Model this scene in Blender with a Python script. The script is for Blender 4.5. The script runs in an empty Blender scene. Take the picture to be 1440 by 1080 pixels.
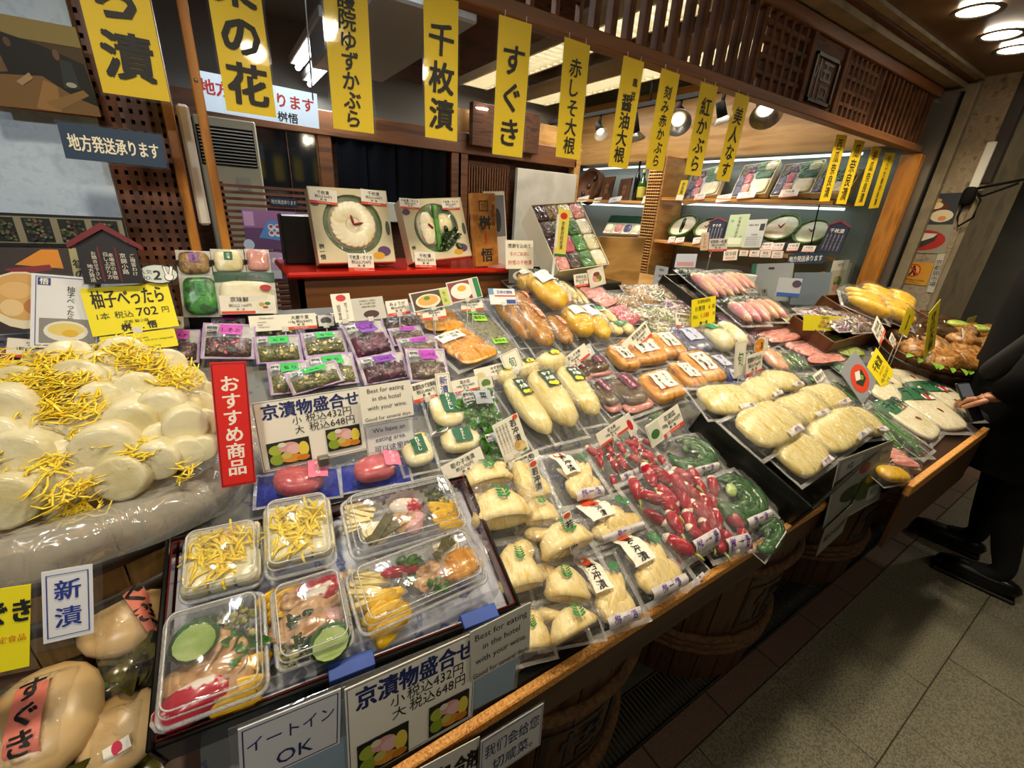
import bpy, bmesh, math, random
import numpy as np
from mathutils import Vector as V, Matrix as MX, noise as NZ
random.seed(7)
SC = bpy.context.scene
COL = SC.collection
# ------------------------------------------------------------------ camera (calibrated: x along the shop front, y into the shop, z up)
CAMP = V((0, 0, 1.42)); FPX = 608.42
RC = MX(((0.843, 0.157, -0.515), (-0.535, 0.348, -0.769), (0.059, 0.924, 0.377)))
_ex = RC.col[0].normalized(); _ez = (RC.col[2] - _ex * _ex.dot(RC.col[2])).normalized(); _ey = _ez.cross(_ex)
RC = MX((_ex, _ey, _ez)).transposed()
cd = bpy.data.cameras.new('camera'); cam = bpy.data.objects.new('camera', cd); COL.objects.link(cam)
cd.sensor_fit = 'HORIZONTAL'; cd.sensor_width = 36; cd.lens = FPX / 1440 * 36; cd.clip_start = .02
cam.matrix_world = MX.Translation(CAMP) @ RC.to_4x4()
SC.camera = cam
# ------------------------------------------------------------------ colour management, world
SC.view_settings.view_transform = 'Standard'; SC.view_settings.look = 'None'
SC.view_settings.exposure = 0.0; SC.view_settings.gamma = 1; SC.view_settings.use_curve_mapping = False
SC.cycles.max_bounces = 8; SC.cycles.transparent_max_bounces = 24; SC.cycles.caustics_reflective = False; SC.cycles.caustics_refractive = False
SC.cycles.sample_clamp_indirect = 4.0
wd = bpy.data.worlds.new('world'); SC.world = wd; wd.use_nodes = True
wd.node_tree.nodes['Background'].inputs[0].default_value = (1, .86, .68, 1)
wd.node_tree.nodes['Background'].inputs[1].default_value = 0.035
WARM = (1, .865, .615); WHITE = (.92, .97, 1.0)
LP = dict(down=34.0, track=15.0, tube=30.0, shelf=.45, front=29.0)   # lamp powers

def light(name, kind, loc, power, col, size=.05, rot=None, spot=100, blend=.6, sx=None, sy=None, parent=None):
    ld = bpy.data.lights.new(name, kind); ld.energy = power; ld.color = col
    if kind == 'SPOT': ld.spot_size = math.radians(spot); ld.spot_blend = blend; ld.shadow_soft_size = size
    elif kind == 'POINT': ld.shadow_soft_size = size
    else: ld.shape = 'RECTANGLE'; ld.size = sx; ld.size_y = sy
    o = bpy.data.objects.new(name, ld); COL.objects.link(o); o.location = loc
    if rot is not None: o.rotation_euler = rot
    if parent: o.parent = parent
    return o
def aim(o, to):
    o.rotation_euler = (V(to) - V(o.location)).to_track_quat('-Z', 'Y').to_euler()
# ------------------------------------------------------------------ picking points of the place from the calibrated photograph
def ray(px, py): return RC @ V((px - 720, -(py - 540), -FPX))
def on(px, py, p0, n):
    d = ray(px, py); n = V(n); return CAMP + d * (n.dot(V(p0) - CAMP) / n.dot(d))
def onx(px, py, x): return on(px, py, (x, 0, 0), (1, 0, 0))
def ony(px, py, y): return on(px, py, (0, y, 0), (0, 1, 0))
def onz(px, py, z): return on(px, py, (0, 0, z), (0, 0, 1))
SK = .40; SN = V((0, -SK, 1)).normalized(); S0 = V((0, .32, .77))    # the sloping display surface
def P(px, py, h=0): return on(px, py, S0 + SN * h, SN)
def slope_z(y): return .77 + SK * (y - .32)
# ------------------------------------------------------------------ materials
def lin(c):
    if isinstance(c, str):
        c = [int(c[i:i + 2], 16) / 255 for i in (0, 2, 4)]
    return tuple((x / 12.92 if x <= .04045 else ((x + .055) / 1.055) ** 2.4) for x in c[:3]) + (1,)
MATS = {}
def nt(name):
    m = bpy.data.materials.new(name); m.use_nodes = True; t = m.node_tree
    return m, t, t.nodes, t.links, t.nodes['Principled BSDF']
def mk(key, c1, c2=None, scale=30, rough=.5, bump=0, bscale=None, spec=.5, vor=False, emit=0, metal=0, stretch=None, pos=(.35, .65), coat=0, sss=0):
    m, t, N, L, b = nt(key)
    b.inputs['Roughness'].default_value = rough; b.inputs['Specular IOR Level'].default_value = spec
    b.inputs['Metallic'].default_value = metal; b.inputs['Coat Weight'].default_value = coat
    b.inputs['Base Color'].default_value = lin(c1)
    if sss:
        b.inputs['Subsurface Weight'].default_value = sss; b.inputs['Subsurface Radius'].default_value = (.02, .012, .006)
    if emit:
        b.inputs['Emission Color'].default_value = lin(c1); b.inputs['Emission Strength'].default_value = emit
    if c2 or bump:
        tc = N.new('ShaderNodeTexCoord'); src = tc.outputs['Object']
        oi = N.new('ShaderNodeObjectInfo'); ad = N.new('ShaderNodeVectorMath'); ad.operation = 'ADD'
        L.new(src, ad.inputs[0]); L.new(oi.outputs['Random'], ad.inputs[1]); src = ad.outputs[0]
        if stretch:
            mp = N.new('ShaderNodeMapping'); mp.inputs['Scale'].default_value = stretch; L.new(src, mp.inputs['Vector']); src = mp.outputs[0]
    if c2:
        if vor:
            tx = N.new('ShaderNodeTexVoronoi'); tx.inputs['Scale'].default_value = scale; L.new(src, tx.inputs['Vector'])
            sp = N.new('ShaderNodeSeparateColor'); L.new(tx.outputs['Color'], sp.inputs[0]); fo = sp.outputs[0]
        else:
            tx = N.new('ShaderNodeTexNoise'); tx.inputs['Scale'].default_value = scale; tx.inputs['Detail'].default_value = 4; L.new(src, tx.inputs['Vector']); fo = tx.outputs['Fac']
        cr = N.new('ShaderNodeValToRGB'); L.new(fo, cr.inputs[0]); L.new(cr.outputs[0], b.inputs['Base Color'])
        cs = c2 if isinstance(c2, (list, tuple)) else [c2]; cs = [c1] + list(cs)
        e = cr.color_ramp.elements
        while len(e) < len(cs): e.new(.5)
        for i, c in enumerate(cs):
            e[i].position = pos[0] + (pos[1] - pos[0]) * i / (len(cs) - 1); e[i].color = lin(c)
    if bump:
        tb = N.new('ShaderNodeTexNoise'); tb.inputs['Scale'].default_value = bscale or scale * 2; tb.inputs['Detail'].default_value = 3; L.new(src, tb.inputs['Vector'])
        bp = N.new('ShaderNodeBump'); bp.inputs['Strength'].default_value = bump; bp.inputs['Distance'].default_value = .004
        L.new(tb.outputs['Fac'], bp.inputs['Height']); L.new(bp.outputs[0], b.inputs['Normal'])
    MATS[key] = m; return m
def mk_film(key, base=.035, edge=.45, rough=.1, tint=(1, 1, 1), haze=.04, wr=.5, wscale=55, hz=(1, 1, 1), dist=.006):
    m, t, N, L, b = nt(key); out = N['Material Output']; N.remove(b)
    tr = N.new('ShaderNodeBsdfTransparent'); tr.inputs[0].default_value = tint + (1,)
    gl = N.new('ShaderNodeBsdfGlossy'); gl.inputs['Roughness'].default_value = rough
    df = N.new('ShaderNodeBsdfDiffuse'); df.inputs[0].default_value = hz + (1,)
    lw = N.new('ShaderNodeLayerWeight'); lw.inputs[0].default_value = .35
    ma = N.new('ShaderNodeMath'); ma.operation = 'POWER'; ma.inputs[1].default_value = 1.6
    mb = N.new('ShaderNodeMath'); mb.operation = 'MULTIPLY_ADD'; mb.inputs[1].default_value = edge; mb.inputs[2].default_value = base
    L.new(lw.outputs['Facing'], ma.inputs[0]); L.new(ma.outputs[0], mb.inputs[0])
    m1 = N.new('ShaderNodeMixShader'); m1.inputs[0].default_value = haze; L.new(tr.outputs[0], m1.inputs[1]); L.new(df.outputs[0], m1.inputs[2])
    m2 = N.new('ShaderNodeMixShader'); L.new(mb.outputs[0], m2.inputs[0]); L.new(m1.outputs[0], m2.inputs[1]); L.new(gl.outputs[0], m2.inputs[2])
    L.new(m2.outputs[0], out.inputs[0])
    if wr:
        tc = N.new('ShaderNodeTexCoord'); oi = N.new('ShaderNodeObjectInfo'); ad = N.new('ShaderNodeVectorMath'); ad.operation = 'ADD'
        L.new(tc.outputs['Object'], ad.inputs[0]); L.new(oi.outputs['Random'], ad.inputs[1])
        tx = N.new('ShaderNodeTexNoise'); tx.inputs['Scale'].default_value = wscale; tx.inputs['Detail'].default_value = 2; tx.inputs['Distortion'].default_value = 1.2
        L.new(ad.outputs[0], tx.inputs['Vector'])
        bp = N.new('ShaderNodeBump'); bp.inputs['Strength'].default_value = wr; bp.inputs['Distance'].default_value = dist
        L.new(tx.outputs['Fac'], bp.inputs['Height'])
        for s in (gl, lw): L.new(bp.outputs[0], s.inputs['Normal'])
    MATS[key] = m; return m
mk_film('film', base=.036, edge=.40, rough=.10, wr=1.0, wscale=46, haze=.025, dist=.012); mk_film('clear_plastic', base=.06, edge=.65, rough=.10, wr=.25, wscale=30, haze=.04)
mk_film('rim_plastic', base=.12, edge=.6, rough=.15, haze=.38, wr=.9, wscale=160)
mk_film('laminate', base=.018, edge=.35, rough=.045, haze=.012, wr=.08, wscale=9)
mk_film('sheet_plastic', base=.12, edge=.55, rough=.12, haze=.30, wr=1.0, wscale=16, dist=.02, hz=(1, .97, .86))
mk_film('seal', base=.08, edge=.4, rough=.2, haze=.32, wr=.6, wscale=90)
mk_film('glass', base=.03, edge=.4, rough=.02, haze=.01, wr=0, tint=(.93, .98, .96))
def M(k):
    if k not in MATS:
        if k[0] == '#': mk(k, k[1:], rough=.6)
        else: raise KeyError(k)
    return MATS[k]
# ------------------------------------------------------------------ mesh collecting
class MB:
    def __init__(s): s.v = []; s.f = []; s.mi = []; s.smooth = []
    def add(s, vf, T=None, mi=0, smooth=True):
        vs, fs = vf; o = len(s.v)
        if T is not None: vs = [T @ V(p) for p in vs]
        s.v += [tuple(p) for p in vs]; s.f += [tuple(i + o for i in f) for f in fs]
        s.mi += [mi] * len(fs); s.smooth += [smooth] * len(fs); return s
    def mesh(s, name, mats):
        m = bpy.data.meshes.new(name); m.from_pydata(s.v, [], s.f)
        for k in (mats if isinstance(mats, (list, tuple)) else [mats]): m.materials.append(M(k) if isinstance(k, str) else k)
        if len(s.f):
            m.polygons.foreach_set('material_index', s.mi); m.polygons.foreach_set('use_smooth', s.smooth)
        m.update(); return m
    def build(s, name, mats, parent=None, **props):
        return link(name, s.mesh(name, mats), parent, **props)
def link(name, me, parent=None, loc=None, mw=None, **props):
    o = bpy.data.objects.new(name, me); COL.objects.link(o)
    if parent: o.parent = parent
    if mw is not None: o.matrix_local = mw
    if loc is not None: o.location = loc
    for k, v in props.items(): o[k] = v
    return o
def thing(name, label, cat, mw=None, group=None):
    o = bpy.data.objects.new(name, None); COL.objects.link(o); o.empty_display_size = .05
    if mw is not None: o.matrix_world = mw
    o['label'] = label; o['category'] = cat
    if group: o['group'] = group
    return o
def tag(o, label, cat, group=None):
    o['label'] = label; o['category'] = cat
    if group: o['group'] = group
    return o
def T(x=0, y=0, z=0, rx=0, ry=0, rz=0, s=1):
    from mathutils import Euler
    S = MX.Diagonal((*((s, s, s) if isinstance(s, (int, float)) else s), 1))
    return MX.Translation((x, y, z)) @ Euler((rx, ry, rz)).to_matrix().to_4x4() @ S
def box(x0, x1, y0, y1, z0, z1, b=0):
    if b <= 0:
        v = [(x, y, z) for z in (z0, z1) for y in (y0, y1) for x in (x0, x1)]
        return v, [(0, 2, 3, 1), (4, 5, 7, 6), (0, 1, 5, 4), (2, 6, 7, 3), (0, 4, 6, 2), (1, 3, 7, 5)]
    bm = bmesh.new(); bmesh.ops.create_cube(bm, size=1)
    for q in bm.verts: q.co = V(((x0 + x1) / 2 + q.co.x * (x1 - x0), (y0 + y1) / 2 + q.co.y * (y1 - y0), (z0 + z1) / 2 + q.co.z * (z1 - z0)))
    bmesh.ops.bevel(bm, geom=bm.edges[:], offset=b, segments=1, affect='EDGES')
    r = ([tuple(q.co) for q in bm.verts], [tuple(q.index for q in f.verts) for f in bm.faces]) if not bm.verts.index_update() else None
    bm.free(); return r
def bxm(name, mat, *a, parent=None, b=0, **pr):
    return MB().add(box(*a, b), smooth=False).build(name, mat, parent, **pr)
def sup(rx, ry, rz, e=1.0, nu=14, nv=8, nz=0, ns=30, seed=0):
    """superellipsoid, e<1 boxy"""
    v = []; f = []
    def pw(c): return math.copysign(abs(c) ** e, c)
    for j in range(nv + 1):
        ph = -math.pi / 2 + math.pi * j / nv
        for i in range(nu):
            th = 2 * math.pi * i / nu
            p = V((rx * pw(math.cos(ph)) * pw(math.cos(th)), ry * pw(math.cos(ph)) * pw(math.sin(th)), rz * pw(math.sin(ph))))
            if nz: p += p.normalized() * nz * NZ.noise(p * ns + V((seed, seed * 1.7, 0)))
            v.append(p)
    for j in range(nv):
        for i in range(nu):
            a = j * nu + i; b = j * nu + (i + 1) % nu; f.append((a, b, b + nu, a + nu))
    return v, f
def tube(pts, rad, seg=10, sq=1.0, cap=True, nz=0, ns=40, seed=0):
    pts = [V(p) for p in pts]; n = len(pts)
    if isinstance(rad, (int, float)): rad = [rad] * n
    v = []; f = []; up0 = V((0, 0, 1))
    rings = []
    for i in range(n):
        d = (pts[min(i + 1, n - 1)] - pts[max(i - 1, 0)]).normalized()
        up = up0 if abs(d.dot(up0)) < .95 else V((0, 1, 0))
        a = d.cross(up).normalized(); b = a.cross(d).normalized()
        rings.append((pts[i], a, b, rad[i]))
    for (c, a, b, r) in rings:
        for k in range(seg):
            t = 2 * math.pi * k / seg
            p = c + a * (r * math.cos(t)) + b * (r * sq * math.sin(t))
            if nz: p = p + (p - c).normalized() * nz * NZ.noise(p * ns + V((seed, 0, seed))) if r > 1e-5 else p
            v.append(p)
    for i in range(n - 1):
        for k in range(seg):
            k2 = (k + 1) % seg
            f.append((i * seg + k2, i * seg + k, (i + 1) * seg + k, (i + 1) * seg + k2))
    if cap:
        f.append(tuple(range(seg))); f.append(tuple((n - 1) * seg + k for k in reversed(range(seg))))
    return v, f
def lathe(prof, seg=24, cap=True):
    v = []; f = []; n = len(prof)
    for r, z in prof:
        for k in range(seg):
            t = 2 * math.pi * k / seg; v.append(V((r * math.cos(t), r * math.sin(t), z)))
    for i in range(n - 1):
        for k in range(seg):
            k2 = (k + 1) % seg; f.append((i * seg + k, i * seg + k2, (i + 1) * seg + k2, (i + 1) * seg + k))
    if cap:
        if prof[0][0] > 1e-6: f.append(tuple(reversed(range(seg))))
        if prof[-1][0] > 1e-6: f.append(tuple((n - 1) * seg + k for k in range(seg)))
    return v, f
def sausage(l, r, n=7, seg=10, bend=0, sq=1, taper=(1, 1), **k):
    """rounded rod along y"""
    pts = []; rr = []
    for i in range(n):
        u = i / (n - 1); a = -math.pi / 2 + math.pi * u
        e = abs(math.cos(a)) ** .45 if 0 < i < n - 1 else .18
        y = -l / 2 + l * (math.sin(a) * .5 + .5) * .5 + l * .5 * u - 0
        pts.append(V((bend * (1 - (2 * u - 1) ** 2), -l / 2 + l * (.35 * (math.sin(a) * .5 + .5) + .65 * u), 0)))
        rr.append(r * e * (taper[0] + (taper[1] - taper[0]) * u))
    return tube(pts, rr, seg, sq, **k)
def rectf(x0, y0, x1, y1, z=0): return [(x0, y0, z), (x1, y0, z), (x1, y1, z), (x0, y1, z)], [(0, 1, 2, 3)]
def ellf(cx, cy, rx, ry, z=0, n=20, a0=0):
    return [(cx + rx * math.cos(2 * math.pi * i / n + a0), cy + ry * math.sin(2 * math.pi * i / n + a0), z) for i in range(n)], [tuple(range(n))]
# ------------------------------------------------------------------ lettering as geometry
_TX = {}
def text_geo(body, bold=0.0):
    k = (body, bold)
    if k not in _TX:
        c = bpy.data.curves.new('lettering', 'FONT'); c.body = body; c.resolution_u = 2; c.offset = bold; c.size = 1
        o = bpy.data.objects.new('lettering', c); COL.objects.link(o)
        dg = bpy.context.evaluated_depsgraph_get(); me = bpy.data.meshes.new_from_object(o.evaluated_get(dg))
        vs = [tuple(p.co) for p in me.vertices]; fs = [tuple(p.vertices) for p in me.polygons]
        bpy.data.objects.remove(o); bpy.data.meshes.remove(me); bpy.data.curves.remove(c)
        if vs:
            xs = [p[0] for p in vs]; x0, x1 = min(xs), max(xs)
            ys = [p[1] for p in vs]; y0, y1 = min(ys), max(ys)
            vs = [(p[0] - (x0 + x1) / 2, p[1] - .36, 0) for p in vs]; dims = (x1 - x0, y1 - y0)
        else: dims = (.5, .5)
        _TX[k] = (vs, fs, dims)
    return _TX[k]
def write(mb, body, cx, cy, size, z=0, vert=False, bold=0.0, fit=None, rot=0, align='C', sx=1.0, gap=1.0, mi=0, shear=0):
    R = T(cx, cy, z, rz=rot); b_ = bold * .75; bold = 0
    def put(g, x, y, ax, ay):
        vs = [(p[0] * ax + shear * p[1] * ay, p[1] * ay, 0) for p in g[0]]
        for q, (dx, dy) in enumerate(((-1, -.7), (1, -.7), (-1, .7), (1, .7), (0, 0)) if b_ else ((0, 0),)):
            mb.add((vs, g[1]), R @ T(x + dx * b_ * ay, y + dy * b_ * ay, q * 2e-6), mi, smooth=False)
    if vert:
        ch = list(body); n = len(ch); step = size * gap
        if fit and n * step > fit: step = fit / n
        s = min(size, step / gap)
        for i, c in enumerate(ch):
            if c != ' ': put(text_geo(c, bold), 0, ((n - 1) / 2 - i) * step, s * sx, s)
    else:
        g = text_geo(body, bold); w = g[2][0] * size * sx; ax = size * sx
        if fit and w > fit: ax *= fit / w; w = fit
        put(g, {'C': 0, 'L': w / 2, 'R': -w / 2}[align], 0, ax, size)
def quad_frame(pts, n):
    """TL,TR,BR,BL world points -> matrix (origin centre, x right, y up the card, z = n), width, height"""
    tl, tr, br, bl = pts; c = (tl + tr + br + bl) / 4
    ux = ((tr - tl) + (br - bl)); uy = ((tl - bl) + (tr - br)); n = V(n).normalized()
    w = ux.length / 2; h = uy.length / 2
    ux.normalize(); uy.normalize()
    y2 = n.cross(ux); d = (y2 + uy).normalized(); ux2 = d.cross(n); 
    ux2.normalize(); m = MX((ux2, d, n)).transposed().to_4x4(); m.translation = c
    return m, w, h
# ================================================================== materials of the place
mk('floor_stone', '6a6556', ['858069', '524d41', '76715f'], scale=170, rough=.55, bump=.35, bscale=260, pos=(.3, .72))
mk('floor_stone_red', '5f4a3e', ['72594c', '4c3a30'], scale=280, rough=.55, bump=.35, bscale=260)
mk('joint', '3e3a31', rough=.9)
mk('grate_metal', '2a2826', rough=.4, metal=.8)
mk('dark_wood', '45291a', ['57351e', '362010'], scale=7, rough=.65, spec=.25, bump=.2, stretch=(1, 1, 8))
mk('lattice_wood', '4c2e19', ['5e3a20', '3c230c'], scale=9, rough=.7, spec=.25, bump=.15)
mk('beam_wood', '623a19', ['744520', '4e2b11'], scale=6, rough=.5, stretch=(.3, 4, 4))
mk('orange_wood', 'a5671f', ['b97a2c', '8d5416'], scale=8, rough=.4, stretch=(3, 3, .4))
mk('tan_wood', 'b98d52', ['c79a5d', 'a87c42'], scale=4, rough=.3, stretch=(1, .4, 4))
mk('shelf_wood', 'b57f3c', ['c8944e', 'a06c2d'], scale=5, rough=.4, stretch=(1, .2, 6))
mk('red_brown_wood', '5c3420', ['6d4029', '4b2817'], scale=10, rough=.5)
mk('chipboard', 'd08a38', ['e6b062', 'a8641f', 'd8984a'], scale=420, rough=.6, vor=True, pos=(.1, .9))
mk('counter_wood', '3c2411', ['4a2d17', '301c0c'], scale=5, rough=.55, stretch=(.3, 3, 3))
mk('barrel_wood', '452a14', ['54351c', '361f0e'], scale=9, rough=.55, bump=.3, stretch=(6, 6, .5))
mk('tub_wood', '8a6a3c', ['9c7a48', '75572e'], scale=9, rough=.5, stretch=(6, 6, .5))
mk('rope', '4a3018', '6a4a2a', scale=80, rough=.8, bump=.8, bscale=150)
mk('hoop_dark', '2a2018', rough=.5)
mk('wall_white', 'b9b6a8', ['c4c1b3', 'aeab9d'], scale=3, rough=.8)
mk('panel_white', 'c0d2ea', ['c6d8ee', 'b6c9e2'], scale=70, rough=.6)
mk('ceiling_in', '6b6860', rough=.85)
mk('ceiling_out', '5a4430', ['66503a', '4c3826'], scale=3, rough=.35)
mk('duct_white', 'b4bcc0', rough=.6)
mk('black_metal', '0c0b09', rough=.7, spec=.15)
mk('steel', '8d8a82', rough=.35, metal=.8)
mk('white_metal', 'e4e2da', rough=.35)
mk('stone_wall', '8e7f68', ['9c8d76', '80715a', '54473a'], scale=26, rough=.8, bump=.9, bscale=45, pos=(.42, .75))
mk('concrete', '857860', ['8f8269', '766a54'], scale=6, rough=.75, bump=.2)
mk('corridor', '77756f', '8a8880', scale=3, rough=.7)
mk('shelf_back', '7c8682', rough=.5); mk('shelf_glow', 'e8f4f4', emit=1.6)
mk('ac_beige', 'a89f84', rough=.5)
mk('dark_glass', '15191d', rough=.06, spec=.8)
mk('noren_navy', '07080c', '0b0d14', scale=60, rough=.95, spec=.1)
mk('red_lacquer', 'b5200f', rough=.18, coat=.6)
mk('white_sheet', 'c9c7bb', rough=.6)
mk('lamp_glow', 'fff0d8', emit=14); mk('tube_glow', 'eef6ff', emit=9); mk('spot_glow', 'ffe6bf', emit=5)
mk('louver', 'd8c9a2', rough=.35)
mk('blue_print', 'c9cddd', ['c9cddd', '5a67a8', 'd3d6e2'], scale=45, rough=.6, pos=(.50, .72))
mk('blue_cloth', '6f6e6a', ['6f6e6a', '3c4468', '72716d'], scale=30, rough=.7, pos=(.52, .66))

# ================================================================== lamps of the place, and added unseen ones
def downlight(x, y, z, label, power=LP['down'], spot=125, tgt=None, col=WARM):
    r = thing('downlight', label, 'ceiling light', T(x, y, z), 'ceiling downlights')
    MB().add(lathe([(.062, -.004), (.078, -.006), (.08, 0), (.06, .002)], 24, cap=False)).build('trim_ring', 'steel', r)
    MB().add(lathe([(.0, .012), (.058, .012), (.06, 0.0)], 24, cap=False)).build('lamp_disc', 'lamp_glow', r)
    l = light('downlight_beam', 'SPOT', (0, 0, -.015), power, col, .055, spot=spot, blend=.7, parent=r)
    if tgt: l.rotation_euler = (V(tgt) - V((x, y, z))).to_track_quat('-Z', 'Y').to_euler()
ZS = 2.22
ORD = ['first', 'second', 'third', 'fourth', 'fifth', 'sixth', 'seventh', 'eighth', 'ninth', 'tenth', 'eleventh', 'twelfth', 'thirteenth']
for i, x in enumerate((2.53, 2.88, 3.13)):
    downlight(x, .805, ZS - .014, ['round ceiling downlight nearest the carved wooden transom, largest of the three', 'round ceiling downlight, middle one of the row above the stone pillar', 'round ceiling downlight cut by the photo edge, smallest of the three'][i], 15)
# row of spotlights above the counter, just above the frame of the photograph
for i, x in enumerate((-.15, .5, 1.15, 1.8, 2.45)):
    downlight(x, .50, ZS - .014, 'recessed ceiling lamp above the pickle counter, %s from the left, out of the frame' % ORD[i], LP['front'] * (.92, 1, 1, 1.05, 1.3)[i], 105, (x + .05, .72, .9))
downlight(3.9, -.3, ZS - .014, 'added lamp brightening the grey street wall, out of the frame', 12, 90, (3.9, .8, 1.2))  # unseen lamp, added to lift the street wall out of the dark
downlight(4.9, -.1, ZS - .014, 'added lamp brightening the far walkway, out of the frame', 26, 150)  # added source out of view, brightens the far walkway wall
for i, x in enumerate((.6, 2.6)):
    downlight(x, -1.1, ZS - .014, 'recessed ceiling lamp above the walkway, %s from the left, out of the frame' % ORD[i], 9, 140)
for i, (x, tg, pw) in enumerate(((-.75, (-.4, 1.2, 1.45), 36), (-.3, (.15, .6, .9), 15), (.5, (.55, 1.1, 1.6), 20), (1.35, (1.5, 1.1, 1.6), 22), (2.5, (3.3, 1.0, 1.4), 12))):
    downlight(x, -.85, ZS - .014, 'added lamp behind the viewer that brightens the shop front, %s from the left' % ORD[i], pw, 72, tg, WHITE if i == 0 else WARM)  # unseen spots added to brighten the banners, cards and left white wall

# ================================================================== floor
fl = bxm('floor', 'joint', -3, 6, -2.5, 5, -.06, -.006, kind='structure')
rng = random.Random(3)
TW, TD = .42, .30
row = 0; y = .315
while y > -1.0:
    x = .1 + (row % 2) * .21 - .42
    while x < 5.3:
        if x > 0.2:
            t = bxm('floor_tile', 'floor_stone', x + .0012, x + TW - .0012, y - TD + .0012, y - .0012, -.02, rng.uniform(-.0015, .0008), parent=fl, b=.0015)
        x += TW
    y -= TD; row += 1
x = .2
while x < 4.4:
    bxm('border_tile', 'floor_stone_red', x + .003, x + .297, .318, .40, -.02, 0, parent=fl, b=.002); x += .3
x = .3
gb = MB().add(box(.3, 4.4, .402, .408, -.02, 0)).add(box(.3, 4.4, .522, .53, -.02, 0))
while x < 4.4: gb.add(box(x, x + .004, .405, .525, -.02, -.001)); x += .016
tag(gb.build('drain_grate', 'grate_metal'), 'long dark metal drain grate in the floor beside the counter', 'drain grate')
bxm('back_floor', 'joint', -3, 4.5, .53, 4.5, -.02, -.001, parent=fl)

# ================================================================== shell of the shop
YB = 4.35
bxm('wall_back', 'ceiling_in', -1.8, 3.6, YB, YB + .1, 0, 2.7, kind='structure')
bxm('wall_right', 'shelf_back', 3.62, 3.72, 1.2, YB, 0, 2.7, kind='structure')
bxm('wall_left', 'red_brown_wood', -1.9, -1.8, .9, YB, 0, 2.7, kind='structure')
bxm('ceiling', 'ceiling_in', -1.9, 3.72, 1.2, YB + .1, 2.62, 2.7, kind='structure')
co = bxm('ceiling_walkway', 'ceiling_out', -2.5, 5.5, -2.5, 1.06, ZS, ZS + .06, kind='structure')
bxm('trim_1', 'concrete', -2.2, 3.75, 1.06, 1.20, 2.17, 2.7, kind='structure')
bxm('trim_2', 'dark_wood', -2.2, 3.75, 1.035, 1.058, 2.195, ZS, kind='structure')
bxm('trim_3', 'concrete', -2.2, 3.75, 1.0, 1.034, 2.205, ZS, kind='structure')
bxm('wall_street_far', 'corridor', 5.4, 5.5, -2.5, 1.1, 0, 2.5, kind='structure')
# jamb and stone pillar at the right
jb = bxm('trim_4', 'steel', 3.50, 3.535, 1.06, 1.16, .0, 2.15, kind='structure')
bxm('channel', 'black_metal', 3.536, 3.556, 1.05, 1.16, 0, 2.15, parent=jb)
bxm('jamb_frame', 'concrete', 3.557, 3.62, 1.0, 1.16, 0, 2.19, parent=jb, b=.006)
bxm('post', 'orange_wood', 3.44, 3.498, 1.10, 1.2, 0, 1.84, parent=jb, b=.003)
bxm('wall_pillar', 'stone_wall', 3.605, 3.9, .85, 1.03, 0, ZS, kind='structure')
bxm('wall_street', 'concrete', 3.612, 4.35, .825, 1.03, 0, ZS, kind='structure')
pl = bxm('trim_5', 'hoop_dark', 3.60, 3.66, .81, .86, 1.70, ZS, kind='structure')
cv = bxm('cable_cover', 'white_metal', 3.585, 3.61, .845, .885, 1.66, 1.90, b=.004)
tag(cv, 'cream plastic cable cover strip on the edge of the stone pillar', 'cable cover')
cb = MB(); 
A = [onx(1385, 238, 3.6), onx(1400, 237, 3.6)]
cb.add(tube([(3.59, .66, 1.62), (3.585, .60, 1.635), (3.58, .5, 1.66), (3.6, .3, 1.74), (3.65, .05, 1.84)], .007, 8))
cb.add(tube([(3.59, .66, 1.60), (3.57, .62, 1.58), (3.56, .56, 1.61), (3.57, .5, 1.645)], .006, 8))
cb.add(tube([(3.59, .67, 1.62), (3.575, .62, 1.56), (3.575, .62, 1.47), (3.59, .67, 1.42), (3.595, .69, 1.47), (3.597, .69, 1.55)], .006, 8))
cb.add(sup(.02, .03, .05, .6), T(3.59, .68, 1.58))
cbo = cb.build('black_cable', 'black_metal', loc=(0, .19, .05)); tag(cbo, 'black cables looping off a junction box on the pillar edge', 'cable')

# ================================================================== transom lattice above the counter
YL = 1.15
tr = thing('transom_lattice', 'carved dark wooden transom with slats and lattice above the counter', 'transom', T(0, YL, 0))
def tb(name, x0, x1, z0, z1, d=.018, mat='lattice_wood', y=0, b=.002): return bxm(name, mat, x0, x1, y - d, y + d, z0, z1, parent=tr, b=b)
tb('bottom_rail', -.9, 3.48, 1.85, 1.885, .026, 'beam_wood', b=.003)
tb('top_rail', -.9, 3.48, 2.12, 2.165, .026, 'beam_wood', b=.003)
tb('solid_panel', -.3, .63, 1.885, 2.12, .012, 'beam_wood'); tb('panel_frame', .28, .62, 1.90, 1.93, .02, 'beam_wood'); tb('stile', .63, .67, 1.885, 2.12, .024)
for i in range(4): tb('slat', .67 + i * .08 - .006, .67 + i * .08 + .006, 1.885, 2.12, .012)
for i in range(3): tb('cross_slat', .67, .92, 1.935 + i * .065, 1.947 + i * .065, .010)
for i in range(13): tb('slat', .965 + i * .064 - .011, .965 + i * .064 + .011, 1.885, 2.12, .015)
for i in range(5): tb('slat', 1.80 + i * .056 - .010, 1.80 + i * .056 + .010, 1.885, 2.12, .013)
for i in range(4): tb('cross_slat', 1.745, 2.06, 1.928 + i * .05, 1.944 + i * .05, .011)
tb('stile', 2.055, 2.085, 1.885, 2.12, .024); tb('stile', 2.345, 2.375, 1.885, 2.12, .024)
cp = tb('carved_panel', 2.085, 2.345, 1.885, 2.12, .012, 'dark_wood')
cv = MB()
for a in ((2.115, 2.315, 1.9, 1.912), (2.115, 2.315, 2.055, 2.067)): cv.add(box(a[0], a[1], -.022, -.01, a[2], a[3]), smooth=False)
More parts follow.
